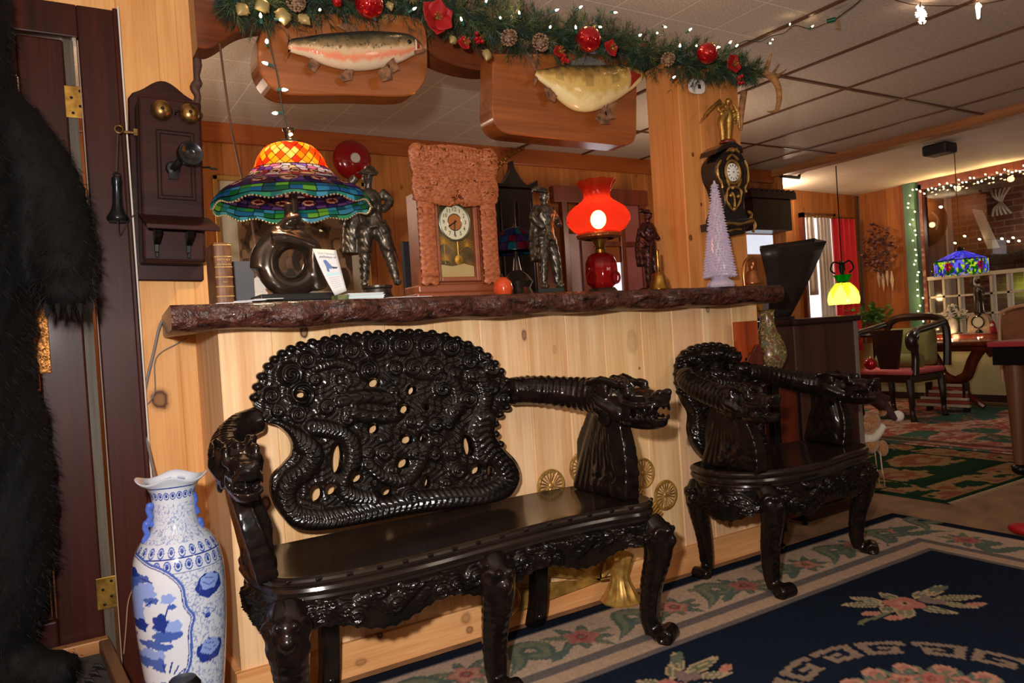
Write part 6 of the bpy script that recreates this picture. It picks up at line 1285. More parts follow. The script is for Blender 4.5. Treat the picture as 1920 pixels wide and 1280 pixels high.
def flower_orn(px, py, s, label, n=6, rot=0., ctr=True):
    c = gp(px, py, .10); t = thing('poinsettia', label, 'flower', c)
    for k in range(n):
        a = rot+2*PI*k/n; d = Vector((math.cos(a), -.35-.2*(k % 2), math.sin(a))).normalized(); u = d.cross(Vector((0, -1, 0))).normalized(); nn = u.cross(d); rows = []
        for tt_ in np.linspace(0, 1, 8):
            w = s*.52*math.sin(PI*min(.985, tt_**.95)); cc = c+d*s*tt_+nn*(.12*s*math.sin(tt_*2.6)); rows.append([cc+u*w*q+nn*(-.10*s*(1-q*q)*math.sin(PI*tt_)) for q in (-1, -.5, 0, .5, 1)])
        o = gridmesh('petal', np.array([[tuple(v) for v in r] for r in rows]), M_velvet, t); o.modifiers.new('t', 'SOLIDIFY').thickness = .0015
    if ctr:
        b = MB()
        for k in range(7): b.tube([c, c+Vector((.012*math.cos(k), -.03, .012*math.sin(k)))], [.0015, .0026], 5)
        b.build('stamens', M_cap, t)
for a in ((815, 36, .064, 'big red velvet poinsettia on the garland just above the trout head', 6, .4), (1142, 92, .036, 'red velvet poinsettia right of the middle glass ball', 5, .2), (1370, 122, .046, 'red velvet poinsettia at the right tip of the garland', 5, 1.0), (868, 82, .026, 'small dark red poinsettia below the garland between trout and golden fish', 5, .5), (1045, 98, .026, 'small red poinsettia among needles above the golden fish', 5, .9)): flower_orn(*a)
def cone_orn(px, py, s, d, label):
    c = gp(px, py, .09); t = MB(); D = Vector(d).normalized(); u, w = _perp(D); t.ball(c, (s*.5, s*.5, s*.5))
    for i in range(8):
        z = (i/7-.5)*1.5*s; r = s*.78*math.sin(PI*(.14+.78*i/7)); n = 9
        for k in range(n):
            a = 2*PI*(k+.5*(i % 2))/n; o = u*math.cos(a)+w*math.sin(a); p = c+D*z+o*r*.8; t.ball(p+o*s*.12, (s*.13, s*.13, s*.09), 7, 5)
    tag(t.build('pinecone', M_cone, None, loc=c), label, 'pinecone')
for a in ((955, 70, .036, (0, -1, .1), 'round pinecone seen end on, left of the golden fish tail'), (1014, 80, .036, (.4, -.3, -1), 'long frosted pinecone hanging beside the golden fish tail'), (1253, 111, .033, (.1, -1, 0), 'brown pinecone on the garland above the left of the post'), (556, 4, .034, (.3, -.8, -.4), 'pinecone near the left end of the garland')): cone_orn(*a)
def leaf_orn(px, py, s, rot, label, m=None):
    c = gp(px, py, .08); d = Vector((math.cos(rot), -.2, math.sin(rot))).normalized(); u = d.cross(Vector((0, -1, 0))).normalized(); rows = []
    for t in np.linspace(0, 1, 10): w = s*.42*math.sin(PI*min(.99, t**.8))*(1+.15*math.sin(t*24)); rows.append([tuple(c+d*s*t+u*w*q+Vector((0, -.012*(1-q*q)*math.sin(PI*t), 0))) for q in (-1, -.5, 0, .5, 1)])
    o = gridmesh('gold_leaf', np.array(rows), m or M_leafg, None, loc=c); o.modifiers.new('t', 'SOLIDIFY').thickness = .0012; tag(o, label, 'leaf')
for a in ((915, 92, .05, -1.9, 'pale gold leaf between the trout plaque and the square plaque'), (530, 14, .06, -1.6, 'large pale gold leaf pointing down at the left end of the garland'), (505, 6, .055, -2.6, 'pale gold leaf pointing left at the left end of the garland'), (728, 2, .035, -1.4, 'pale gold leaf right of the red ball above the trout'), (462, 8, .05, -2.2, 'pale gold leaf at the very left tip of the garland'), (560, 26, .045, -.8, 'pale gold leaf just above the trout tail'), (855, 70, .04, -2.4, 'pale gold leaf left of the small dark red poinsettia')): leaf_orn(*a)
def berries(px, py, label):
    c = gp(px, py, .10); t = thing('berry_cluster', label, 'berries', c); r = random.Random(px)
    for k in range(7): MB().ball(c+Vector((r.uniform(-.016, .016), r.uniform(-.012, .0), r.uniform(-.016, .016))), .0075, 10, 7).build('berry', M_redorn, t)
for a in ((1057, 109, 'red berry cluster above the golden fish fin'), (1385, 150, 'red berry cluster at the right tip of the garland'), (897, 72, 'red berry cluster left of the end on pinecone')): berries(*a)
# ---- strings of little lights
M_wire = mat('dark_green_wire', S(34, 52, 42), .5); M_sock = mat('green_socket', S(40, 92, 84), .4); M_bulb = mat('warm_mini_bulb', (1, .9, .7), .2, emit=(1, .72, .36), estr=24)
def bulbs(name, label, pts, wire, dirs=None, size=.0037, loc=None, sock=True):
    t = thing(name, label, 'string lights', loc or pts[0]); MB().tube(wire, .0018, 5).build('wire', M_wire, t)
    r = random.Random(len(pts))
    for k, p in enumerate(pts):
        d = Vector(dirs[k]) if dirs else Vector((r.uniform(-1, 1), -.8, r.uniform(-.6, 1))); d.normalize(); p = Vector(p)
        b = MB().lathe([(size*.75, 0), (size, size*1.2), (size*.8, size*2.6), (0, size*4)], 8, p, Matrix([list(c) for c in zip(*(*_perp(d), d))])).build('bulb', M_bulb, t)
        if sock: MB().tube([p-d*.016, p+d*.001], .0042, 6).build('socket', M_sock, b)
    return t
BP = [(489, 33), (524, 37), (774, 18), (866, 39), (938, 34), (911, 4), (974, 26), (1041, 20), (1086, 15), (1151, 23), (1031, 52), (1080, 54), (1123, 50), (1198, 67), (1232, 62), (1246, 50), (1292, 57), (1275, 88), (1306, 86), (1344, 88), (1368, 81), (1380, 87), (1262, 146), (700, 30), (600, 18)]
bulbs('string_lights', 'string of warm mini lights woven through the pine garland', [gp(x, y, .095) for x, y in BP], [tuple(p+Vector((0, -.03, .02*math.sin(i*.4)))) for i, p in enumerate(core[4:-6])])
for x, y in ((500, 5), (780, 0), (960, 30), (1090, 25), (1240, 55), (1350, 80)):
    g_ = gp(x, y, .06); lamp('garland_bulbs', 'POINT', (g_.x, g_.y, min(g_.z+.03, 2.36)), .28, (1, .62, .26), .02)
DP = [pY(*q) for q in ((490, 36, 2.20), (500, 60, 2.20), (505, 85, 2.20), (512, 112, 2.21), (519, 140, 2.22), (524, 168, 2.23), (528, 195, 2.24), (534, 222, 2.24), (540, 245, 2.24))]
ds = [(500, 80), (502, 120), (528, 168), (520, 212), (543, 252)]; dd = [(-.2, -1, .2), (-1, -.3, .1), (1, -.3, 0), (-1, -.3, -.2), (.2, -1, -.2)]
bulbs('string_lights', 'single strand of mini lights dropping from the garland to the stained glass lamp', [pY(x, y, 2.205+.0002*(y-80)) for x, y in ds], smooth_pts([tuple(p) for p in DP], 4, False), dd, .0048)
tag(MB().tube(smooth_pts([tuple(pY(*q)) for q in ((412, 82, 2.395), (422, 160, 2.38), (434, 240, 2.40), (452, 325, 2.52), (470, 400, 2.54), (485, 520, 2.54))], 4, False), .0035, 6).build('lamp_cord', mat('brown_lamp_cord', S(84, 54, 38), .6), None, loc=pY(412, 82, 2.395)), 'brown cord hanging from the header down behind the stained glass lamp', 'cord')
CW2 = [pZ(*q) for q in ((1382, 84, 2.37), (1400, 76, 2.375), (1425, 78, 2.365), (1445, 68, 2.37), (1470, 62, 2.365), (1490, 48, 2.372), (1520, 54, 2.368), (1548, 44, 2.37))]
t2 = bulbs('string_lights', 'strand of mini lights with green plug along the ceiling seam', [pZ(x, y, 2.362) for x, y in ((1448, 74), (1443, 81), (1481, 46), (1521, 51))], smooth_pts([tuple(p) for p in CW2], 5, False))
p = pZ(1550, 40, 2.37); q = pZ(1567, 36, 2.37); MB().tube([p, q], .010, 10).build('plug', mat('green_plug', S(16, 74, 58), .4), t2)
MB().tube([q, pZ(1600, 12, 2.375), pZ(1625, -10, 2.375)], .0028, 6).build('lead_wire', M_wire, t2)
MB().box(pZ(1570, 46, 2.36), (.028, .012, .045)).build('clear_tag', mat('clear_plastic_tag', S(200, 170, 140), .2, trans=.6), t2, smooth=False, bevel=.003)
M_ice = mat('lit_acrylic', (1, .95, .92), .1, trans=.3, emit=(1, .78, .62), estr=1.6)
c = pZ(1727, 27, 2.345); sn = thing('snowflake_light', 'lit clear acrylic snowflake light hanging from the grey ceiling', 'light', c); sb_ = MB()
for k in range(6):
    a = PI*k/3+.2; d = Vector((math.cos(a), 0, math.sin(a))); sb_.tube([c, c+d*.045], [.006, .004], 6)
    for f in (.022, .035):
        for g in (-1, 1): e = Vector((math.cos(a+g*1.0), 0, math.sin(a+g*1.0))); sb_.tube([c+d*f, c+d*f+e*.014], [.004, .003], 6)
sb_.build('snowflake', M_ice, sn); MB().ball(c+Vector((.004, -.006, .012)), .009).build('bulb', M_bulb, sn); MB().tube([c+Vector((0, 0, .03)), (c.x, c.y, 2.4)], .002, 5).build('wire', M_wire, sn)
c = pZ(1834, 22, 2.345); ic = thing('icicle_light', 'lit clear acrylic icicle light at the upper right corner', 'light', c); MB().lathe([(0, -.035), (.006, -.03), (.010, .03), (.006, .04), (0, .042)], 8, c, mod=lambda a, i: 1+.2*math.cos(a*4)).build('icicle', M_ice, ic); MB().ball(c+Vector((0, -.008, .022)), .008).build('bulb', M_bulb, ic); MB().tube([c+Vector((0, 0, .04)), (c.x, c.y, 2.4)], .002, 5).build('wire', M_wire, ic)
tag(MB().tube(smooth_pts([tuple(pZ(*q)) for q in ((1660, -6, 2.39), (1700, 6, 2.388), (1727, 10, 2.386), (1780, 11, 2.388), (1834, 9, 2.386), (1900, -4, 2.39))], 5, False), .0022, 5).build('ceiling_wire', mat('brown_wire', S(74, 44, 34), .6), None, loc=pZ(1727, 10, 2.386)), 'thin brown wire along the ceiling carrying the snowflake and icicle lights', 'wire')
# ---- deer antler, tag, carved drop at the left of the opening
M_ant = mat('antler', S(178, 128, 78), .5, vary=((20, 20, 40), S(116, 78, 46), 5), bump=('noise', 60, .5, .004))
an = MB(); w = lambda l: smooth_pts([tuple(pY(*q)) for q in l], 4, False)
for l, r in (([(1392, 150, 2.23), (1415, 140, 2.18), (1440, 141, 2.12), (1457, 158, 2.08), (1461, 185, 2.05), (1455, 208, 2.03), (1437, 209, 2.02)], [.017, .017, .016, .014, .012, .009, .003]), ([(1432, 140, 2.14), (1440, 120, 2.13), (1447, 99, 2.12)], [.013, .010, .004]), ([(1448, 146, 2.10), (1462, 140, 2.14), (1474, 130, 2.18)], [.010, .007, .003]), ([(1446, 143, 2.10), (1456, 128, 2.15), (1462, 120, 2.2)], [.008, .006, .003]), ([(1395, 170, 2.24), (1390, 210, 2.245), (1388, 245, 2.245)], [.016, .014, .010])):
    pts = w(l); an.tube(pts, [float(v) for v in np.interp(np.linspace(0, len(r)-1, len(pts)), range(len(r)), r)], 10)
tag(organic(an, 'antler', M_ant, None, .0045, 2, loc=pY(1420, 150, 2.2)), 'curved tan deer antler at the right end of the garland on the post', 'antler')
c = pY(1307, 162, 2.225); tg = thing('price_tag', 'white oval tag with dark square hanging below the garland on the post', 'tag', c)
MB().prism([(c.x+.048*math.copysign(abs(math.cos(a))**.7, math.cos(a)), c.y, c.z+.031*math.copysign(abs(math.sin(a))**.7, math.sin(a))+.004*math.cos(a)) for a in np.linspace(0, 2*PI, 32)[:-1]], (0, .004, 0)).build('tag_card', mat('tag_white', S(226, 216, 208), .5), tg, smooth=False)
MB().bx(c.x+.004, c.x+.022, c.y-.001, c.y+.0002, c.z-.008, c.z+.010).build('dark_square', mat('tag_ink', S(44, 32, 30), .6), tg, smooth=False); MB().tube([c+Vector((.004, 0, .024)), c+Vector((-.003, .0, .055))], .0015, 5).build('loop', M_wire, tg)
cd_ = MB(); r_ = random.Random(6)
for k in range(22): w_ = pY(368+r_.uniform(-5, 9)*(.6+.4*math.sin(k*.9)), 96+8.6*k, 2.50); cd_.ball(w_, (r_.uniform(.008, .016), .014, r_.uniform(.012, .024)), 10, 7)
cd_.tube([pY(366, 92, 2.5), pY(374, 290, 2.5)], .010, 8)
tag(organic(cd_, 'carved_drop', mat('brown_carved_drop', S(70, 44, 32), .6, bump=('noise', 80, .6, .005)), None, .005, 1, loc=pY(370, 180, 2.5)), 'narrow brown carved wooden drop at the left edge of the opening behind the telephone', 'carving')
# ---- black and gilt wall clock with winged figure on the post
cc = thing('bracket_clock', 'ornate black and gilt wall clock with winged gold figure on the post', 'clock', pY(1375, 350, 2.25))
M_bcase = mat('black_clock_case', (.012, .009, .009), .18, coat=.5); M_gilt2 = mat('gilt_bronze', S(176, 138, 72), .32, .8, bump=('noise', 140, .6, .004)); M_enred = mat('red_inlay', S(130, 44, 26), .3, coat=.4)
yf, yb = 2.165, 2.249
def pf(l, Y=yf): return [tuple(pY(x, y, Y)) for x, y in l]
face = smooth_pts([(1352, 290), (1366, 279), (1384, 281), (1396, 296), (1404, 318), (1405, 345), (1398, 368), (1396, 388), (1402, 406), (1398, 414), (1366, 419), (1352, 412), (1356, 396), (1360, 376), (1354, 352), (1345, 330), (1343, 306)], 5)
MB().prism(pf(face), (0, yb-yf, 0), .004).build('case', M_bcase, cc, smooth=False)
MB().prism(pf([(1343, 288), (1346, 278), (1360, 268), (1378, 264), (1392, 274), (1394, 286), (1378, 276), (1362, 278)], yf-.01), (0, yb-yf+.01, 0), .004).build('cornice', M_bcase, cc, smooth=False)
c = pY(1373, 323, yf-.004); dl_ = MB().lathe([(.038, 0), (.038, .003), (.034, .005), (0, .006)], 36, c, My2).build('dial', mat('white_enamel', S(232, 230, 222), .25, coat=.4), cc)
MB().ring(c+Vector((0, -.003, 0)), .043, .006, (0, 1, 0), 36, 8, 1.12).build('bezel', M_gilt2, dl_)
for k in range(12): a = 2*PI*k/12; d = Vector((math.cos(a), 0, math.sin(a))); MB().tube([c+d*.024+Vector((0, -.0055, 0)), c+d*.033+Vector((0, -.0052, 0))], .002, 5).build('numeral_bar', M_num, dl_)
MB().ball(c+Vector((0, -.007, 0)), .003, 8, 6).build('hand_boss', M_num, dl_)
og = MB()
def scroll(l, r0, Y=yf-.005): pts = smooth_pts(pf(l, Y), 4, False); og.tube(pts, [r0*(.6+.6*abs(math.sin(i*.7))) for i in range(len(pts))], 7)
for l in ([(1352, 300), (1346, 312), (1347, 330), (1353, 342), (1355, 352)], [(1396, 300), (1402, 318), (1402, 340), (1397, 352), (1399, 360)], [(1362, 284), (1374, 278), (1386, 286)], [(1366, 278), (1374, 284), (1382, 278)], [(1364, 356), (1370, 350), (1384, 352), (1390, 362), (1386, 380), (1376, 394), (1368, 386), (1362, 372), (1364, 356)], [(1372, 360), (1377, 372), (1377, 388)], [(1362, 300), (1372, 290), (1384, 300)], [(1362, 335), (1368, 350)], [(1390, 335), (1384, 350)]): scroll(l, .0055)
for (x, y) in ((1374, 352), (1376, 392), (1374, 282), (1370, 366), (1384, 368)): og.ball(pY(x, y, yf-.006), .009, 8, 6)
og.build('gilt_mounts', M_gilt2, cc)
kb_ = MB(); kb_.prism(pf([(1350, 414), (1414, 408), (1416, 418), (1404, 424), (1352, 428)], yf-.03), (0, .11, 0), .004); kb_.prism(pf([(1354, 428), (1404, 424), (1396, 438), (1362, 444)], yf-.01), (0, .09, 0), .004); kb_.build('bracket_shelf', M_bcase, cc, smooth=False)
og = MB(); scroll([(1354, 421), (1370, 418), (1388, 420), (1412, 414), (1416, 424), (1412, 434)], .006, yf-.034); scroll([(1366, 434), (1376, 430), (1390, 430)], .005, yf-.014); scroll([(1402, 396), (1410, 402), (1406, 412), (1414, 416)], .006); scroll([(1353, 396), (1348, 402), (1354, 410)], .005); og.build('gilt_feet', M_gilt2, cc)
og = MB(); xs_ = pY(1343, 310, yf).x
for k in range(5): z = pY(1343, 300+22*k, yf).z; og.ball((pY(1344+2*k, 300+22*k, 2.20).x-.001, 2.205, z), (.004, .022, .016), 10, 7)
og.build('red_side_inlay', M_enred, cc)
fg = MB(); yg = 2.185
def ft(l, r): pts = smooth_pts(pf(l, yg), 4, False); fg.tube(pts, [float(v) for v in np.interp(np.linspace(0, len(r)-1, len(pts)), range(len(r)), r)], 9)
ft([(1355, 264), (1354, 246), (1352, 228), (1360, 212)], [.012, .014, .016, .018]); ft([(1366, 262), (1366, 240), (1366, 222), (1362, 208)], [.012, .015, .02, .02]); ft([(1362, 208), (1364, 198)], [.014, .010]); fg.ball(pY(1365, 190, yg), .014); ft([(1352, 212), (1346, 202), (1360, 196)], [.010, .008, .006]); ft([(1372, 208), (1382, 214), (1376, 226)], [.010, .008, .007])
organic(fg, 'winged_figure', M_gilt2, cc, .0035, 2)
for side, tip, root_, n in ((0, [(1311, 230), (1318, 216), (1326, 206), (1334, 200), (1342, 198)], (1349, 187), 5), (1, [(1386, 240), (1382, 236), (1377, 230), (1372, 226), (1368, 222)], (1374, 196), 5)):
    wg = MB()
    for k, (x, y) in enumerate(tip): a = pY(root_[0]+k*1.5, root_[1]+k*3, yg+.01); b = pY(x, y, yg-.005+.004*k); m_ = a.lerp(b, .5)+Vector((0, -.008, .008)); wg.tube([a, m_, b], [.007, .010, .002], 8, flat=.5)
    wg.build('wing', M_gilt2, cc)
MB().lathe([(.034, 0), (.036, .006), (.028, .014), (0, .016)], 20, pY(1364, 269, 2.20)).build('figure_base', M_enred, cc)
# ================================================================== BACK ROOM SEEN OVER THE COUNTER
M_redgl = mat('red_enamel', S(140, 14, 18), .18, coat=.5)
bl = thing('alarm_bell', 'round red alarm bell on the back pine wall', 'bell', pY(663, 298, 4.8)); c = pY(663, 298, 4.72)
MB().lathe([(.128, -.045), (.130, -.02), (.118, .005), (.085, .026), (.040, .036), (0, .038)], 40, c, My2).build('bell_dome', M_redgl, bl); MB().lathe([(.034, 0), (.030, .008), (0, .009)], 20, c+Vector((0, -.036, 0)), My2).build('boss', mat('white_boss', S(206, 196, 186), .4), bl); MB().tube([c+Vector((0, .02, 0)), c+Vector((0, .08, 0))], .05, 14).build('back_box', M_redgl, bl)
a = pY(397, 328, 4.77); b = pY(676, 556, 4.77); pf_ = thing('framed_photograph', 'large framed sepia group photograph with pale mount on the back pine wall', 'picture', ((a.x+b.x)/2, 4.79, (a.z+b.z)/2)); x0, x1, z0, z1 = a.x, b.x+.08, 1.16, a.z
f = MB()
for q in ((x0, x0+.03, z0, z1), (x1-.03, x1, z0, z1), (x0, x1, z0, z0+.03), (x0, x1, z1-.03, z1)): f.bx(q[0], q[1], 4.755, 4.79, q[2], q[3])
f.build('frame', mat('gilt_frame', S(186, 140, 70), .35, .5), pf_, smooth=False, bevel=.004); MB().bx(x0+.03, x1-.03, 4.778, 4.786, z0+.03, z1-.03).build('mount', mat('cream_mount', S(206, 192, 166), .7), pf_, smooth=False)
X, Z = np.meshgrid(np.linspace(x0+.13, x1-.12, 150), np.linspace(z0+.20, z1-.13, 90)); n = vnoise(X*16, Z*12)+.5*vnoise(X*40, Z*34); cc_ = np.empty(X.shape+(3,)); cc_[:] = S(92, 66, 44); paint(cc_, n > .82, np.array(S(150, 116, 80))); paint(cc_, n < .5, np.array(S(44, 32, 24)))
for k in range(9):
    for j in range(2): paint(cc_, ell(X, Z, x0+.22+k*.088+j*.04, z0+.50-.12*j, .026, .034) < 1, np.array(S(176, 140, 104))); paint(cc_, ell(X, Z, x0+.22+k*.088+j*.04, z0+.40-.12*j, .036, .07) < 1, np.array(S(58, 42, 32)) if (k+j) % 2 else np.array(S(132, 104, 76)))
gridmesh('photograph', np.stack([X, np.full(X.shape, 4.775), Z], -1), mat('sepia_print', (1, 1, 1), .25, col_attr=True), pf_, cc_)
MB().bx(x0+.03, x1-.03, 4.764, 4.766, z0+.03, z1-.03).build('glass', clearglass('picture_glass', (1, 1, 1), .02, .03), pf_, smooth=False)
M_dkw = wood('very_dark_wood', S(44, 22, 16), S(24, 12, 10), 2, .3, .8, False, col_attr=False, coat=.2)
a, b = pY(925, 330, 3.7), pY(1012, 545, 3.7); tc_ = thing('tall_cabinet', 'tall very dark carved cabinet standing behind the clock and the musketeer statuette', 'cabinet', ((a.x+b.x)/2, 3.9, 0))
MB().bx(a.x, b.x, 3.7, 4.1, 0, a.z-.06).build('carcase', M_dkw, tc_, smooth=False, bevel=.01); cz = a.z-.06; cr = MB(); cr.prism([(x, 3.69, z) for x, z in [(a.x-.03, cz)]+smooth_pts([(a.x-.03, cz+.05), (a.x+.05, cz+.02), (a.x+.12, cz+.10), ((a.x+b.x)/2, cz+.16), (b.x-.12, cz+.10), (b.x-.05, cz+.02), (b.x+.03, cz+.05)], 4, False)+[(b.x+.03, cz)]], (0, .06, 0)); cr.build('carved_crest', M_dkw, tc_, smooth=False, bevel=.005)
for s in (0, 1): xm = (a.x+b.x)/2; d_ = MB().bx(a.x+.03 if s == 0 else xm+.01, xm-.01 if s == 0 else b.x-.03, 3.685, 3.70, .15, cz-.08).build('door', M_dkw, tc_, smooth=False, bevel=.006); MB().ball((xm-.03 if s == 0 else xm+.03, 3.675, 1.2), .012).build('knob', M_brass_old, d_)
# glazed doorway with daylight at the back
M_rdw = wood('reddish_door_wood', S(112, 48, 26), S(74, 30, 18), 2, .35, .8, False, col_attr=False)
wd = thing('glazed_screen', 'reddish wooden glazed screen with pale panes behind the red lamp', 'screen', pY(1130, 560, 4.5)); a, b = pY(1058, 350, 4.5), pY(1212, 350, 4.5); fr = MB()
xs_ = [pY(x, 450, 4.5).x for x in (1060, 1084, 1102, 1166, 1206)]; zt = a.z
for x, w in ((xs_[0], .05), (xs_[2]-.02, .11), (xs_[3], .05), (xs_[4], .06)): fr.bx(x-w/2, x+w/2, 4.48, 4.53, 0, zt)
fr.bx(xs_[0]-.1, xs_[4]+.05, 4.47, 4.53, zt-.12, zt); fr.bx(xs_[0], xs_[4], 4.48, 4.53, 0, .9); fr.bx(xs_[2], xs_[4], 4.485, 4.525, 1.62, 1.66); fr.build('frame', M_rdw, wd, smooth=False, bevel=.004)
M_day = mat('daylight_pane', (.8, .85, .95), .3, emit=(.80, .86, 1.0), estr=.75); MB().bx(xs_[0], xs_[2], 4.505, 4.51, .9, zt-.35).build('pale_pane', mat('dull_mauve_pane', S(150, 124, 124), .15), wd, smooth=False); MB().bx(xs_[2]+.04, xs_[3], 4.505, 4.51, .9, 1.50).build('lit_pane', M_day, wd, smooth=False); MB().bx(xs_[3], xs_[4], 4.505, 4.51, .9, zt-.12).build('rosy_pane', mat('rosy_pane', S(128, 74, 70), .15), wd, smooth=False); MB().bx(xs_[2]+.04, xs_[3], 4.505, 4.51, 1.5, zt-.12).build('amber_pane', mat('amber_pane', S(120, 66, 34), .2), wd, smooth=False)
MB().bx(xs_[1]-.04, xs_[1]+.09, 4.40, 4.44, 1.16, 1.33)
ch_ = thing('hanging_chain', 'brass chain hanging on the back pine wall above the dark cabinet', 'chain', pY(945, 300, 4.74)); pts = smooth_pts([tuple(pY(*q)) for q in ((925, 325, 4.72), (950, 296, 4.72), (980, 278, 4.72))], 8, False)
for k, p in enumerate(pts): MB().ring(p, .014, .004, (1, 0, .6) if k % 2 else (0, 1, .2), 12, 5).build('link', M_brass_old, ch_)
# ================================================================== RIGHT OF THE COUNTER
M_org = wood('polished_orange_wood', S(176, 74, 28), S(128, 46, 18), 2, .15, .6, False, col_attr=False, coat=.6); M_dred = wood('dark_red_wood', S(104, 38, 20), S(66, 24, 14), 2, .2, .7, False, col_attr=False, coat=.4)
xa, xb, zt = pY(1381, 640, 2.165).x, pY(1422, 640, 2.165).x, pY(1400, 602, 2.165).z
pc = thing('wooden_panel', 'glossy orange brown wooden panel with waved dark inlay behind the carved armchair', 'panel', ((xa+xb)/2, 2.17, .453))
MB().prism([(x, y-.02, .453) for x, y in [(xa, 2.200)]+[(xa+(xb-xa)*t, 2.186-.010*math.sin(PI*min(1, t*1.6+.1))) for t in np.linspace(0, 1, 12)]+[(xb, 2.200)]], (0, 0, zt-.453)).build('board', M_org, pc, sharp=30)
u = lambda a, b: (xa+(xb-xa)*a, b); q = [u(1, zt-.10), u(.78, zt-.105), u(.62, zt-.13), u(.45, zt-.14), u(.3, zt-.17), u(.25, zt-.20), u(.25, .50), u(1, .50)]; MB().prism([(x, 2.151, z) for x, z in q], (0, .012, 0), .003).build('waved_inlay', M_dred, pc, smooth=False)
bsd = thing('black_stand', 'black wooden stand holding the patterned vase', 'stand', (2.99, 2.56, 0)); o = MB(); o.bx(2.85, 3.02, 2.32, 2.50, .70, .735); o.bx(2.85, 3.02, 2.32, 2.50, .30, .32)
for x in (2.86, 3.01):
    for y in (2.33, 2.49): o.bx(x-.01, x+.01, y-.01, y+.01, 0, .70)
o.build('frame', M_blk, bsd, smooth=False, bevel=.003); MB().bx(2.868, 3.002, 2.325, 2.335, .05, .70).build('front_panel', M_dred, bsd, smooth=False, label='dark red wooden front panel')
vx, vy = 2.925, 2.41; cv = thing('cloisonne_vase', 'brown patterned pear shaped vase beside the dark cabinet', 'vase', (vx, vy, .735)); pr = np.array(smooth_pts([(.035, 0), (.05, .012), (.078, .06), (.082, .10), (.066, .16), (.042, .21), (.034, .25), (.034, .285), (.040, .30)], 8, False)); A = np.arange(120)/120*2*PI; t = np.linspace(0, len(pr)-1, 120); R_ = np.interp(t, range(len(pr)), pr[:, 0]); Zz = np.interp(t, range(len(pr)), pr[:, 1])
P = np.stack([vx+R_[:, None]*np.cos(A), vy+R_[:, None]*np.sin(A), .735+np.repeat(Zz[:, None], 120, 1)], -1); c = np.empty(P.shape); c[:] = S(104, 88, 58); n = vnoise(P[..., 0]*60, P[..., 2]*60, P[..., 1]*60); paint(c, n > .72, np.array(S(112, 64, 46))); paint(c, n < .22, np.array(S(100, 108, 92))); paint(c, np.abs(n-.5) < .03, np.array(S(186, 160, 100))); gridmesh('body', P, mat('cloisonne', (1, 1, 1), .25, col_attr=True, coat=.3), cv, c, wrap=True); MB().lathe([(.040, .298), (.042, .304), (.036, .304), (.03, .26), (0, .26)], 40, (vx, vy, .735)).build('rim', M_brass_old, cv)
cb_ = thing('dark_cabinet', 'dark brown wooden record cabinet behind the carved armchair', 'cabinet', (3.30, 2.6, 0)); o = MB(); o.bx(3.055, 3.54, 2.36, 2.84, .06, .955); o.build('carcase', wood('dull_brown_cabinet', S(72, 44, 34), S(52, 30, 24), 2, .4, 1., False, col_attr=False), cb_, smooth=False, bevel=.006); MB().bx(3.03, 3.565, 2.335, 2.865, .955, .985).build('top', M_dkw, cb_, smooth=False, bevel=.008); MB().bx(3.045, 3.55, 2.35, 2.85, 0, .06).build('base', M_dkw, cb_, smooth=False)
MB().bx(3.525, 3.548, 2.352, 2.37, .06, .955).build('corner_strip', mat('grey_edge_strip', S(120, 106, 96), .4), cb_, smooth=False)
hn = thing('phonograph_horn', 'large black flared wooden phonograph horn on the dark cabinet', 'horn', (3.15, 2.55, .985)); top = [pY(1424, 467, 2.42), pY(1550, 452, 2.40), pY(1528, 448, 2.78), pY(1424, 462, 2.76)]; mid = [pY(1444, 545, 2.46), pY(1513, 540, 2.44), pY(1506, 535, 2.68), pY(1450, 540, 2.66)]; bot = [Vector((3.08, 2.50, .985)), Vector((3.20, 2.50, .985)), Vector((3.20, 2.60, .985)), Vector((3.08, 2.60, .985))]
rows = []
for u in np.linspace(0, 1, 9):
    r = []
    for k in range(4): p = bot[k]*(1-u)**2+mid[k]*2*u*(1-u)*1.0+top[k]*u*u; r.append(p)
    rows.append([tuple(r[k].lerp(r[(k+1) % 4], s)) for k in range(4) for s in (0, .33, .66)])
o = gridmesh('flare', np.array(rows), mat('black_horn', (.016, .012, .010), .4, vary=((12, 12, 12), (.03, .018, .014), 3)), hn, wrap=True, smooth=False); o.modifiers.new('t', 'SOLIDIFY').thickness = .008
MB().bx(3.06, 3.22, 2.48, 2.62, .985, 1.0).build('mount', M_dkw, hn, smooth=False)
# toy bear in a festive hat hanging on the cabinet side
tx, ty = 3.65, 2.44; td = thing('toy_bear', 'small plush bear in white trimmed purple Santa hat on the cabinet side', 'toy', (3.56, 2.44, .42)); w = lambda x, y, d=0.: tuple(pY(x, y, ty+d)); M_plush = mat('tan_plush', S(176, 122, 66), .9, vary=((80, 80, 80), S(140, 92, 48), 3), bump=('noise', 220, .8, .005), sheen=.5); M_wplush = mat('white_plush', S(224, 212, 196), .95, bump=('noise', 200, .8, .006)); M_hat = mat('purple_brown_hat', S(92, 54, 62), .8, vary=((50, 50, 50), S(60, 34, 38), 3))
o = MB(); o.ball(w(1634, 790), (.05, .045, .055)); o.ball(w(1630, 830), (.055, .05, .06)); o.ball(w(1655, 772), (.025, .02, .025)); o.ball(w(1655, 840), (.03, .03, .045)); o.ball(w(1622, 800, -.03), (.03, .03, .026)); organic(o, 'body', M_plush, td, .006, 2)
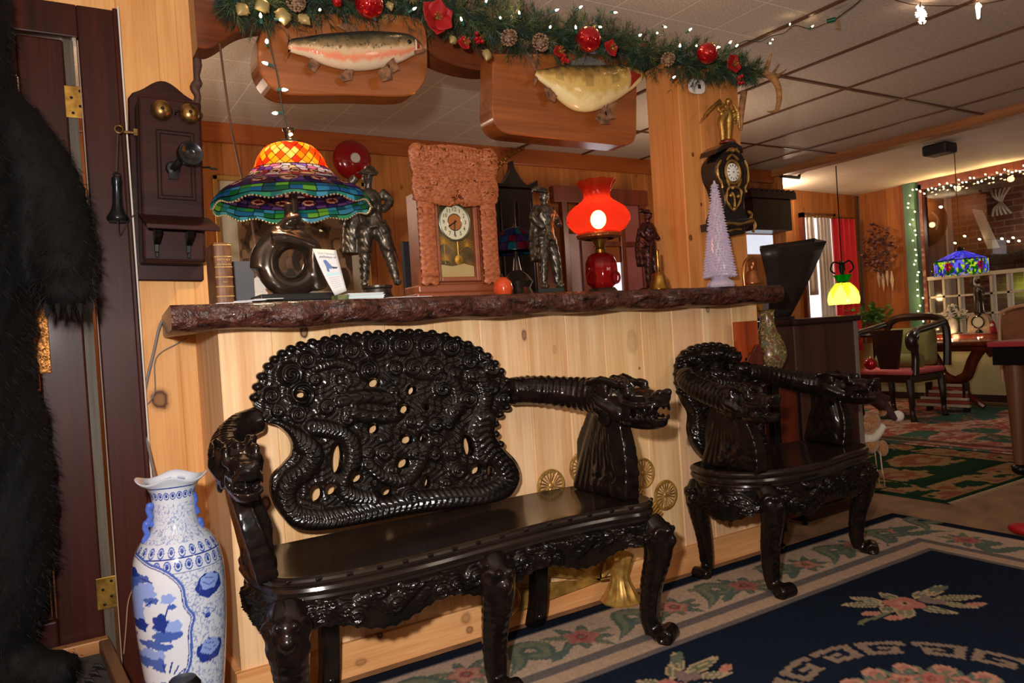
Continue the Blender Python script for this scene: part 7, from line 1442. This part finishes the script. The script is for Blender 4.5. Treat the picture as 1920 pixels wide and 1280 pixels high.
o = MB(); o.tube(smooth_pts([w(1620, 735), w(1640, 745), w(1660, 765), w(1678, 785)], 4, False), [float(v) for v in np.linspace(.062, .014, 13)], 12); o.build('hat', M_hat, td); MB().ball(w(1684, 780), .032).build('pompom', M_wplush, td); MB().tube(smooth_pts([w(1622, 822, -.02), w(1640, 820, -.03), w(1654, 800, -.02)], 4, False), .022, 10).build('beard_trim', M_wplush, td)
for x in (1640, 1650): MB().tube(smooth_pts([w(x, 842), w(x+4, 880), w(x+8, 900), w(x+9, 912)], 4, False), .004, 6).build('string', mat('cream_string', S(190, 168, 128), .8) if 'cream_string' not in MATS else MATS['cream_string'], td)
rb = pY(1632, 682, 2.5); rbt = thing('ornament_ball', 'shiny red ornament ball above the plush bear hat', 'ornament', rb); MB().ball(rb, .034, 20, 14).build('ball', M_redorn, rbt); MB().lathe([(.009, .03), (.009, .042), (0, .042)], 10, rb).build('cap', M_cap, rbt)
# ================================================================== FAR BAY
M_cur = mat('red_curtain', S(205, 16, 38), .7, sheen=.2); M_lace = mat('white_lace', S(216, 206, 204), .8)
def curtain(name, label, x0, x1, y, z0, z1, folds, m, amp=.03):
    xs = np.linspace(x0, x1, folds*10); zs = np.linspace(z0, z1, 12); X, Z = np.meshgrid(xs, zs); Yv = y+amp*np.sin((X-x0)/(x1-x0)*2*PI*folds)*(.6+.4*(z1-Z)/(z1-z0)); t = thing(name, label, 'curtain', ((x0+x1)/2, y, z0)); o = gridmesh('cloth', np.stack([X, Yv, Z], -1), m, t); o.modifiers.new('t', 'SOLIDIFY').thickness = .004; MB().tube([(x0-.01, y, z1+.015), (x1+.01, y, z1+.015)], .010, 8).build('rod', M_brass_old, t)
struct(MB().bx(7.02, 7.52, 5.235, 5.248, .95, 2.05).build('window_3', mat('day_window', (.9, .9, 1), .3, emit=(1, .93, .92), estr=1.1), smooth=False))
struct(MB().bx(6.98, 7.02, 5.20, 5.25, .9, 2.1).bx(7.52, 7.56, 5.20, 5.25, .9, 2.1).bx(6.98, 7.56, 5.20, 5.25, 2.05, 2.1).build('trim_7', M_rdw, smooth=False))
curtain('curtain', 'bright red curtain hanging in the far corner beside the window', 7.44, 7.84, 5.16, .55, 2.04, 4, M_cur); curtain('curtain', 'pale lace curtain beside the red curtain', 7.16, 7.38, 5.15, .9, 2.04, 4, M_lace, .02); curtain('curtain', 'pale lace curtain tied at the left of the far window', 6.98, 7.10, 5.15, 1.2, 2.04, 2, M_lace, .02)
struct(MB().bx(5.60, 5.95, 4.775, 4.80, 1.60, 1.78).build('window_2', M_day, smooth=False))
a, b = pY(1412, 350, 4.55), pY(1503, 380, 4.55); ws = thing('wall_shelf', 'black scallop topped wall cabinet in the dark corner right of the post', 'shelf', ((a.x+b.x)/2, 4.7, 1.78)); x0, x1 = a.x, b.x-.15; o = MB(); o.bx(x0, x1, 4.55, 4.79, 1.79, 2.08); o.build('carcase', M_dkw, ws, smooth=False, bevel=.01)
o = MB(); n = 9; pts = [(x0-.05, 2.08)]
for k in range(n*6+1): xx = x0-.05+(x1-x0+.1)*k/(n*6); pts.append((xx, 2.13+.035*abs(math.sin(PI*k/6))))
pts.append((x1+.05, 2.08)); o.prism([(x, 4.53, z) for x, z in pts], (0, .25, 0)); o.build('scalloped_top', M_dkw, ws, smooth=False)
br = thing('metal_bracket', 'dark metal pipe bracket under the far ceiling beam', 'bracket', (5.9, 4.74, 2.2)); MB().tube([pY(1464, 312, 4.72), pY(1465, 330, 4.70), pY(1498, 333, 4.70), pY(1500, 318, 4.72)], .016, 8).build('pipe', M_blk, br)
sp = thing('ceiling_speaker', 'dark box speaker with pale top hung under the far ceiling', 'speaker', (6.42, 3.42, 2.36)); c = pX(1760, 275, 6.42); MB().prism([(c.x-.09, c.y-.11, c.z-.07), (c.x+.09, c.y-.11, c.z-.07), (c.x+.09, c.y+.10, c.z-.07), (c.x-.09, c.y+.10, c.z-.07)], (0, 0, .09)).build('cabinet', mat('black_speaker', (.014, .012, .011), .5), sp, smooth=False, bevel=.02); MB().bx(c.x-.08, c.x+.08, c.y-.01, c.y+.10, c.z+.02, min(2.358, c.z+.07)).build('mount_plate', mat('pale_mount', S(206, 190, 176), .5), sp, smooth=False, bevel=.01)
# yellow lily lamp
lx, ly = 6.30, 4.30; ll = thing('lily_lamp', 'hanging lit lamp with yellow glass petals and green collar', 'lamp', (lx, ly, 2.36)); M_yel = glassy('yellow_petal_glass', False, S(245, 248, 176), tl=.85, rough=.3); M_grn = glassy('green_collar_glass', False, S(20, 190, 70), tl=.85, rough=.3)
for k in range(6):
    a = 2*PI*k/6+.35; rows = []; d = Vector((math.cos(a), math.sin(a), 0)); u = Vector((-d.y, d.x, 0))
    for t in np.linspace(0, 1, 9): z = 1.285-.215*t; r = .035+.105*math.sin(t*1.9)+.0*t; w_ = .020+.062*math.sin(PI*min(.98, .12+.84*t)); rows.append([tuple(Vector((lx, ly, z))+d*(r-.02*q*q)+u*w_*q) for q in (-1, -.5, 0, .5, 1)])
    o = gridmesh('petal', np.array(rows), M_yel, ll); o.modifiers.new('t', 'SOLIDIFY').thickness = .003
MB().lathe([(.050, 1.275), (.056, 1.30), (.075, 1.345)], 40, (lx, ly, 0), mod=lambda a, i: 1+.08*math.sin(a*8)*i).build('collar', M_grn, ll, fix=False); MB().ring((lx, ly, 1.275), .052, .006, (0, 0, 1)).build('lead_band', M_lead, ll)
MB().ball((lx, ly, 1.17), .03).build('bulb', mat('lily_bulb', (1, 1, .8), .3, emit=(1, .95, .55), estr=14), ll); lamp('lily_lamp_bulb', 'POINT', (lx, ly, 1.14), 9, (1, .95, .62), .03)
o = MB(); o.tube([(lx, ly, 1.30), (lx, ly, 1.46)], .014, 8); o.tube([(lx, ly, 1.46), (lx, ly, 2.36)], .005, 6)
for k in range(4): a = k*PI/2+.4; o.tube(smooth_pts([(lx, ly, 1.44), (lx+.07*math.cos(a), ly+.07*math.sin(a), 1.47), (lx+.10*math.cos(a), ly+.10*math.sin(a), 1.40), (lx+.06*math.cos(a), ly+.06*math.sin(a), 1.36)], 4, False), .008, 6)
o.build('iron_hanger', M_blk, ll)
# grape stained glass lamp
gx, gy = 6.6, 3.39; gl2 = thing('grape_lamp', 'hanging stained glass lamp with purple panels and grape clusters before the far window', 'lamp', (gx, gy, 2.36)); na, nr = 240, 60; A = np.arange(na)/na*2*PI; t = np.linspace(0, 1, nr); rp = np.interp(t, [0, .5, 1], [.205, .205, .03]); zp = np.interp(t, [0, .5, 1], [1.255, 1.375, 1.455]); poly = 1/np.cos((A % (2*PI/10))-PI/10)*math.cos(PI/10)
P = np.stack([gx+rp[:, None]*poly*np.cos(A), gy+rp[:, None]*poly*np.sin(A), np.repeat(zp[:, None], na, 1)-.008*np.cos(A*20)[None]*(t[:, None] < .02)], -1); c = np.empty(P.shape); c[:] = S(96, 96, 214); AA, TT = np.meshgrid(A, t); n = vnoise(AA*9, TT*9); paint(c, n > .6, np.array(S(150, 150, 236))); paint(c, (TT < .5) & (n < .42), np.array(S(40, 130, 40))); paint(c, (TT < .5) & (vnoise(AA*14+5, TT*12) > .68), np.array(S(200, 220, 90))); ga = (AA/(2*PI)*5) % 1-.5
for (da, dt) in ((0, .10), (-.05, .18), (.05, .18), (0, .22), (-.09, .28), (.09, .28), (0, .31), (-.05, .36), (.05, .36)): paint(c, np.hypot((ga-da)*1.26/.05, (TT-dt)*.24/.012) < .9, np.array(S(190, 16, 90)))
ld = (np.abs((AA/(2*PI)*10) % 1) < .03) | (np.abs(TT-.5) < .012) | (np.abs(n-.5) < .012); c[ld] = (.02, .02, .02); o = gridmesh('shade', P, M_glass, gl2, c, wrap=True); o.modifiers.new('g', 'SOLIDIFY').thickness = .003
MB().lathe([(.035, 1.45), (.03, 1.47), (.012, 1.49), (0, 1.50)], 16, (gx, gy, 0)).build('cap', M_bronze, gl2); MB().tube([(gx, gy, 1.49), (gx, gy, 2.355)], .004, 6).build('chain', M_brass_old, gl2); MB().ball((gx, gy, 1.36), .03).build('bulb', mat('grape_lamp_bulb', (1, 1, .9), .3, emit=(1, .88, .7), estr=14), gl2); lamp('grape_lamp_bulb', 'POINT', (gx, gy, 1.33), 5, (1, .88, .72), .03)
# window wall: green post, orange rail, glass block lower light, pane above
WX = 7.97
def yz(px, py, X=WX): p = pX(px, py, X); return p.y, p.z
M_green = mat('sage_painted_wood', S(84, 120, 98), .5); y0, _ = yz(1703, 480); y1, _ = yz(1724, 480); struct(MB().bx(7.93, 8.04, y1, y0, .62, 2.33).build('trim_8', M_green, smooth=False, bevel=.004)); y2, _ = yz(1728, 450); y3, _ = yz(1735, 450); struct(MB().bx(7.95, 8.02, y3, y2, .62, 2.30).build('trim_9', M_rdw, smooth=False, bevel=.004)); struct(MB().bx(7.95, 8.02, -2, y2, 2.24, 2.34).build('trim_10', M_rdw, smooth=False, bevel=.004))
yl, yr = y3, 2.6; zt = 1.285; zb = .70; fw = MB()
for k in range(10): y = yl-k*.155; fw.bx(7.98, 8.06, y-.012, y+.012, zb, zt)
for z in (zb, zb+.195, zb+.39): fw.bx(7.98, 8.06, yr-.3, yl, z-.010, z+.010)
fw.bx(7.96, 8.08, yr-.3, yl, zt-.012, zt+.025); struct(fw.build('window_1_grid', mat('cream_sash', S(206, 196, 172), .5), smooth=False)); struct(MB().bx(8.02, 8.03, yr-.3, yl, zb, zt).build('window_1', clearglass('block_glass', (.92, .90, .88), .15, .10), smooth=False)); struct(MB().bx(8.0, 8.006, -2, yl, zt+.025, 2.24).build('window_4', clearglass('upper_pane', (.85, .82, .80), .01, .05), smooth=False))
struct(MB().bx(7.88, 8.06, -2, y0, .62, .70).build('trim_11', wood('red_sill', S(124, 48, 30), S(84, 30, 20), 1, .25, .8, False, col_attr=False, coat=.4), smooth=False, bevel=.006))
# beyond the glass: pale panel, brick chimney breast, mantel
M_brick = bpy.data.materials.new('dark_brick'); M_brick.use_nodes = True; N = M_brick.node_tree.nodes; L = M_brick.node_tree.links; tcx = N.new('ShaderNodeTexCoord'); mp = N.new('ShaderNodeMapping'); mp.inputs['Rotation'].default_value = (0, math.radians(90), math.radians(90)); L.new(tcx.outputs['Object'], mp.inputs[0]); bt = N.new('ShaderNodeTexBrick'); L.new(mp.outputs[0], bt.inputs[0]); bt.inputs['Color1'].default_value = (*S(104, 62, 48), 1); bt.inputs['Color2'].default_value = (*S(80, 46, 36), 1); bt.inputs['Mortar'].default_value = (*S(120, 96, 84), 1); bt.inputs['Scale'].default_value = 1.; bt.inputs['Brick Width'].default_value = .21; bt.inputs['Row Height'].default_value = .075; bt.inputs['Mortar Size'].default_value = .008; L.new(bt.outputs[0], N['Principled BSDF'].inputs[0])
struct(MB().bx(9.6, 9.7, 0, 5.0, 0, 2.6).build('wall_brick', M_brick, smooth=False)); struct(MB().bx(8.9, 8.95, 4.72, 6.0, 0, 2.5).build('wall_pale', mat('pale_board', S(196, 178, 156), .7, vary=((1, 14, 1), S(150, 124, 104), 3)), smooth=False)); struct(MB().bx(9.42, 9.6, 1.5, 4.7, 1.42, 1.52).build('trim_12', M_dkw, smooth=False, bevel=.01)); struct(MB().bx(8.06, 9.7, 0, 6, 2.45, 2.5).build('ceiling_porch', M_strip, smooth=False))
lamp('porch_lamp', 'POINT', (8.75, 2.9, 1.0), 12, (1, .88, .76), .05); lamp('porch_lamp_high', 'POINT', tuple(pX(1924, 400, 9.0)), 6, (1, .8, .6), .06)
rp_ = pX(1872, 378, 9.5); bw = thing('wall_ornament', 'pale ribbed bow shaped ornament on the brick wall beyond the window', 'ornament', (9.58, rp_.y, rp_.z)); o = MB()
for q in (-1, 1):
    for k in range(5): o.tube(smooth_pts([(9.57, rp_.y, rp_.z), (9.52, rp_.y+.03*(k-2), rp_.z+q*.07), (9.56, rp_.y+.05*(k-2), rp_.z+q*.15)], 3, False), .014, 6)
o.build('bow', mat('grey_bow', S(170, 160, 150), .5), bw)
ps = [pX(*q, 9.45) for q in ((1822, 392), (1842, 394), (1874, 464), (1852, 467))]; tag(MB().prism([(p.x, p.y, p.z) for p in ps], (.004, 0, 0)).build('paper_sheet', mat('grey_white_paper', S(190, 182, 170), .7), None, smooth=False, loc=ps[2]), 'tilted white paper sheet leaning on the mantel beyond the window', 'paper')
mg = MB(); r_ = random.Random(4)
for k in range(160): y = 4.62-.9*r_.random(); d = Vector((r_.uniform(-1, 0), r_.uniform(-1, 1), r_.uniform(-.3, 1))).normalized(); p = Vector((9.46, y, 1.53)); mg.tube([p, p+d*.08], [.008, .001], 4)
tag(mg.build('mantel_garland', mat('dark_greenery', S(34, 44, 30), .8), None, loc=(9.46, 4.2, 1.53)), 'dark green garland along the mantel beyond the window', 'garland', kind='stuff')
MBu = [pX(x, y, 9.44) for x, y in ((1792, 456), (1810, 443), (1838, 449), (1880, 448), (1892, 453), (1901, 446), (1912, 452))]; bulbs('string_lights', 'few warm lights along the mantel beyond the window', MBu, [tuple(p) for p in MBu], [(-1, 0, .2)]*len(MBu), .012, sock=False)
dp = pX(1728, 418, 8.3); pl_ = thing('wall_plate', 'big round black plate with pale figure seen through the window by the green post', 'plate', (8.3, dp.y, dp.z)); Mx = Matrix(((0, 0, -1), (0, 1, 0), (1, 0, 0))); MB().lathe([(.27, 0), (.28, .01), (.22, .018), (0, .012)], 48, (8.32, dp.y, dp.z), Mx).build('dish', mat('black_plate', (.02, .018, .018), .3), pl_); MB().tube(smooth_pts([(8.295, dp.y-.16, dp.z-.1), (8.295, dp.y-.18, dp.z+.02), (8.295, dp.y-.12, dp.z+.10)], 4, False), .012, 6).build('pale_figure', mat('pale_plate_figure', S(170, 160, 150), .5), pl_)
# window lights
pts = []; r_ = random.Random(9)
for k in range(26): t = k/25; pts.append(pX(1706+26*t+r_.uniform(-5, 8), 368+270*t+r_.uniform(-4, 4), 7.90))
for k in range(30): t = k/29; pts.append(pX(1712+208*t, 362-46*t+r_.uniform(-6, 7), 7.90))
for k in range(9): t = k/8; pts.append(pX(1730+120*t, 637+r_.uniform(-4, 2), 7.86))
wl = bulbs('string_lights', 'long string of warm lights framing the far window', pts, [tuple(p) for p in pts[:26][::-1]]+[tuple(p) for p in pts[26:56]], [(-1, -.2, .2)]*len(pts), .0075, sock=False)
for k, (x, y) in enumerate(((1712, 420), (1722, 560), (1760, 350), (1860, 332), (1780, 632))): p = pX(x, y, 7.82); lamp('window_bulbs', 'POINT', p, .8, (1, .66, .30), .03)
# things on the sill
SZ = .70; fv = thing('flower_vase', 'white vase with white lilies on the far window sill', 'vase', pX(1788, 628, 7.93)); c = pX(1788, 628, 7.93); c.z = SZ; MB().lathe([(.035, 0), (.045, .02), (.045, .11), (.036, .14), (.04, .15), (0, .15)], 20, c).build('vase_body', M_wplush, fv); r_ = random.Random(1)
for k in range(10):
    d = Vector((r_.uniform(-.6, .2), r_.uniform(-1, 1), r_.uniform(.1, 1))).normalized(); p = c+Vector((0, 0, .14)); o = MB(); q = p+d*r_.uniform(.08, .16)
    for j in range(5): a = 2*PI*j/5; u, w_ = _perp(d); o.tube([q, q+(u*math.cos(a)+w_*math.sin(a))*.035+d*.02, q+(u*math.cos(a)+w_*math.sin(a))*.06], [.010, .016, .002], 6, flat=.4)
    o.build('bloom', M_wplush, fv)
o = MB()
for k in range(16): d = Vector((r_.uniform(-.6, .3), r_.uniform(-1, 1), r_.uniform(-.1, .9))).normalized(); p = c+Vector((0, 0, .14)); o.tube([p, p+d*.09, p+d*.16], [.004, .014, .002], 5, flat=.3)
tag(o.build('leaves', mat('house_leaf', S(64, 104, 50), .5), fv), kind='stuff')
c = pX(1838, 622, 7.93); c.z = SZ; qc = thing('mantel_clock', 'small carved pale stone clock with round dial on the far window sill', 'clock', c); o = MB(); o.prism([(c.x-.03, c.y+y, c.z+z) for y, z in smooth_pts([(-.11, 0), (-.105, .08), (-.09, .16), (-.03, .2), (.03, .2), (.09, .16), (.105, .08), (.11, 0)], 3, False)], (.06, 0, 0)); o.build('case', mat('carved_pale_stone', S(186, 156, 124), .6, bump=('voronoi', 60, .8, .008)), qc, smooth=False); d_ = MB().lathe([(.055, 0), (.055, .004), (0, .005)], 24, (c.x-.032, c.y, c.z+.11), Mx).build('dial', mat('pale_dial', S(210, 200, 170), .4), qc); MB().ring((c.x-.036, c.y, c.z+.11), .058, .008, (1, 0, 0)).build('bezel', M_bronze, d_)
c = pX(1862, 622, 7.88); c.z = SZ; sf = thing('santa_figure', 'tiny red and white festive figure beside the pale stone clock', 'figurine', c); MB().lathe([(.03, 0), (.034, .02), (.022, .09), (0, .13)], 16, c).build('robe', M_velvet, sf); MB().ball(c+Vector((-.01, 0, .075)), .02).build('beard', M_wplush, sf)
c = pX(1841, 596, 7.97); c.z = 1.0; fgz = MB(); st_z = .90
fig = thing('sill_figurine', 'dark bronze figurine of draped woman before the glass block window', 'figurine', (7.93, c.y, SZ)); o = MB(); B = Vector((7.93, c.y, SZ+.19)); o.tube([B, B+Vector((0, 0, .12)), B+Vector((0, .01, .22)), B+Vector((0, 0, .28))], [.05, .045, .035, .03], 12); o.ball(B+Vector((0, 0, .33)), .03); o.tube([B+Vector((0, .03, .26)), B+Vector((-.02, .06, .32)), B+Vector((-.01, .04, .38))], .014, 8); o.tube([B+Vector((0, -.03, .26)), B+Vector((-.02, -.06, .20))], .014, 8); organic(o, 'figure', M_bronze, fig, .008, 2); MB().lathe([(.05, 0), (.045, .02), (.03, .04), (.03, .17), (.05, .19), (0, .19)], 20, (7.93, c.y, SZ)).build('pedestal', M_bronze, fig)
# dried flower wreath
wc = pX(1650, 468, 7.92); wr = thing('dried_wreath', 'dried brown leaf and flower wreath on the far pine wall', 'wreath', (7.93, wc.y, wc.z)); o = MB(); r_ = random.Random(2); cols = [S(104, 66, 56), S(134, 84, 66), S(84, 54, 50), S(156, 110, 84)]
for k in range(230):
    a = r_.uniform(0, 2*PI); R = r_.uniform(.06, .24); p = Vector((7.90, wc.y+R*math.cos(a)*.85, wc.z+R*math.sin(a)*1.25)); d = Vector((r_.uniform(-.9, -.1), r_.uniform(-1, 1), r_.uniform(-1, 1))).normalized(); o.cur = cols[k % 4]; o.tube([p, p+d*.028, p+d*.055], [.004, .024, .002], 5, flat=.25)
tag(o.build('dried_leaves', mat('dried_leaf', (1, 1, 1), .8, col_attr=True), wr, fix=False), kind='stuff')
for k in range(4): p = Vector((7.90, wc.y+.02-.05*k, wc.z-.30-.05*(k % 2))); MB().tube([p+Vector((0, 0, .1)), p, p-Vector((0, 0, .12))], [.004, .022, .003], 8).build('hanging_shell', mat('pale_shell', S(206, 176, 140), .4) if 'pale_shell' not in MATS else MATS['pale_shell'], wr)
# potted plant on a small table
pp = Vector((7.62, 4.85, 0)); ptb = thing('plant_table', 'small dark table under the leafy plant in the far corner', 'table', pp); o = MB(); o.lathe([(.22, .70), (.23, .72), (.22, .74), (0, .74)], 28, pp); o.build('top', M_dkw, ptb); MB().lathe([(.15, 0), (.14, .03), (.03, .08), (.03, .70), (0, .70)], 20, pp).build('pedestal', M_dkw, ptb)
pt = thing('potted_plant', 'leafy green potted plant in the far corner below the wreath', 'plant', pp+Vector((0, 0, .74))); MB().lathe([(.06, .74), (.08, .86), (.085, .87), (.07, .86), (0, .85)], 20, pp).build('pot', mat('terracotta', S(130, 66, 42), .7), pt); o = MB(); r_ = random.Random(3)
for k in range(150):
    d = Vector((r_.uniform(-1, .6), r_.uniform(-1, 1), r_.uniform(-.25, .9))); p = pp+Vector((0, 0, .88))+d*r_.uniform(.05, .22); e = Vector((r_.uniform(-1, .5), r_.uniform(-1, 1), r_.uniform(-.6, .6))).normalized(); o.tube([p, p+e*.04, p+e*.09], [.003, .026, .002], 6, flat=.15); 
    if k % 5 == 0: o.tube([pp+Vector((0, 0, .86)), p], .004, 4)
tag(o.build('foliage', mat('plant_leaf', S(92, 140, 60), .45, vary=((20, 20, 20), S(60, 100, 44), 3)), pt), kind='stuff')
# carved dark armchair with green cushions, far room
fc_ = thing('far_armchair', 'dark carved armchair with olive cushions and pink seat in the far room', 'armchair', (6.55, 3.95, 0)); M_olive = mat('olive_cushion', S(116, 108, 62), .8); M_pinks = mat('pink_seat', S(190, 84, 92), .6)
MB().bx(6.32, 6.85, 3.70, 4.25, .40, .45).build('seat', M_pinks, fc_, smooth=False, bevel=.02); MB().bx(6.34, 6.86, 3.72, 4.23, .33, .40).build('seat_frame', M_dkw, fc_, smooth=False, bevel=.01)
MB().bx(6.76, 6.88, 3.76, 4.2, .45, .80).build('back_cushion', M_olive, fc_, smooth=True, bevel=.05); MB().tube([(6.60, 3.78, .51), (6.60, 4.18, .51)], .065, 14).build('bolster', M_olive, fc_)
for x, y in ((6.34, 3.74), (6.34, 4.22), (6.84, 3.74), (6.84, 4.22)): MB().tube(smooth_pts([(x, y, .36), (x-.02, y-.02, .2), (x+.0, y-.01, .08), (x-.03, y-.04, 0)], 4, False), [.035, .034, .033, .03, .028, .026, .024, .022, .022, .022, .024, .028, .030], 8).build('leg', M_dkw, fc_)
for y in (3.70, 4.26): MB().tube(smooth_pts([(6.85, y, .84), (6.55, y, .80), (6.40, y-.0, .78), (6.33, y, .70), (6.38, y, .58), (6.36, y, .40)], 4, False), [.03]*10+[.05]*5+[.032]*6, 10).ball((6.36, y, .74), (.055, .05, .055)).build('arm', M_dkw, fc_)
MB().tube(smooth_pts([(6.88, 3.70, .45), (6.90, 3.72, .84), (6.90, 3.98, .90), (6.90, 4.24, .84), (6.88, 4.26, .45)], 5, False), .035, 8).build('back_frame', M_dkw, fc_); MB().prism([(6.36, 3.86, .45), (6.36, 4.02, .45), (6.36, 4.10, .80), (6.36, 3.80, .80)], (.03, 0, 0)).build('side_splat', M_dkw, fc_, smooth=False)
# scroll legged table under the window and slatted stool below it
stb = thing('scroll_table', 'red brown table with scrolled lyre legs below the far window', 'table', (7.45, 3.75, 0)); MB().bx(7.15, 7.80, 3.30, 4.40, .60, .645).build('top', M_dred, stb, smooth=False, bevel=.012); MB().bx(7.2, 7.75, 3.36, 4.34, .55, .60).build('apron', M_dred, stb, smooth=False, bevel=.006)
for y, s in ((4.18, 1), (3.52, -1)): MB().tube(smooth_pts([(7.28, y-.02*s, .52), (7.28, y+.03*s, .55), (7.28, y, .585), (7.28, y-.08*s, .57), (7.28, y-.16*s, .46), (7.28, y-.22*s, .32), (7.28, y-.32*s, .26)], 5, False), [.035]*12+[.05]*19, 10).build('scroll_leg', M_dred, stb)
MB().tube(smooth_pts([(7.28, 4.10, .03), (7.28, 4.0, .10), (7.28, 3.85, .22), (7.28, 3.7, .10), (7.28, 3.6, .03)], 5, False), .03, 8).build('foot_arch', M_dred, stb)
sl = thing('slatted_stand', 'low red and white slatted stand beneath the scroll legged table', 'stand', (7.15, 3.85, 0)); M_slr = mat('red_slat', S(150, 60, 50), .5); M_slw = mat('pale_slat', S(190, 168, 140), .5)
for k in range(7): MB().bx(7.02+.012*k, 7.05+.012*k, 3.60+.012*k, 4.12-.03*k, .05+.030*k, .074+.030*k).build('slat', M_slr if k % 2 else M_slw, sl, smooth=False)
for y in (3.66, 4.0): MB().bx(7.05, 7.14, y-.01, y+.01, 0, .27).build('support', M_dkw, sl, smooth=False)
# leather chair and dark pedestal table at the right edge
lc = thing('leather_chair', 'brown leather chair with tall rounded back at the right edge', 'chair', (5.6, 2.4, 0)); yA, yB = 2.60, 2.12; M_lea = mat('brown_chair_leather', S(134, 84, 50), .4, vary=((6, 6, 6), S(104, 62, 38), 4)); o = MB(); o.prism([(5.52, y, z) for y, z in smooth_pts([(yB, .45), (yB, .85), (yB+.05, .93), ((yA+yB)/2, .955), (yA-.05, .93), (yA, .85), (yA, .45)], 5, False)], (.09, 0, 0), .02); o.build('backrest', M_lea, lc); MB().bx(5.56, 6.05, yB, yA, .38, .47).build('seat', M_lea, lc, smooth=False, bevel=.03); MB().tube(smooth_pts([(5.515, yB, .45), (5.515, yB, .85), (5.515, yB+.05, .935), (5.515, (yA+yB)/2, .962), (5.515, yA-.05, .935), (5.515, yA, .85), (5.515, yA, .45)], 5, False), .012, 8).build('piping', mat('pale_piping', S(176, 136, 100), .4), lc)
for x, y in ((5.58, yB+.03), (5.58, yA-.03), (6.0, yB+.03), (6.0, yA-.03)): MB().tube([(x, y, .38), (x, y, 0)], [.022, .015], 8).build('leg', M_dkw, lc)
dt = thing('dark_table', 'dark heavy table with red top and tapered leg at the right edge', 'table', (4.85, 1.9, 0)); MB().bx(4.58, 5.3, 1.2, 2.235, .735, .765).build('top', mat('red_table_top', S(150, 44, 52), .5), dt, smooth=False, bevel=.006); MB().bx(4.60, 5.28, 1.22, 2.22, .63, .735).build('apron', M_blk, dt, smooth=False, bevel=.006)
for x, y in ((4.66, 2.13), (5.22, 2.13), (4.66, 1.30), (5.22, 1.30)):
    lg = MB().tube([(x, y, .63), (x, y, .30), (x, y, .06)], [.055, .040, .030], 14).build('leg', wood('brown_leg_wood', S(110, 70, 44), S(74, 44, 28), 2, .4, 1, False, col_attr=False) if 'brown_leg_wood' not in MATS else MATS['brown_leg_wood'], dt); MB().ball((x, y, .032), (.045, .045, .032)).build('caster', M_blk, lg)
p = pZ(1918, 990, .03); tag(MB().ball((p.x, p.y, .026), (.035, .06, .026), 16, 10).build('red_slipper', M_velvet, None, loc=(p.x, p.y, 0)), 'tip of a dark red slipper on the floor at the right edge', 'slipper')
# far furniture stands on the far rug
for n_, dz in (('far_armchair', .0105), ('scroll_table', .0105), ('leather_chair', .0105), ('plant_table', .0105), ('slatted_stand', .0105), ('dark_table', .0112), ('potted_plant', .0105)): bpy.data.objects[n_].location.z += dz
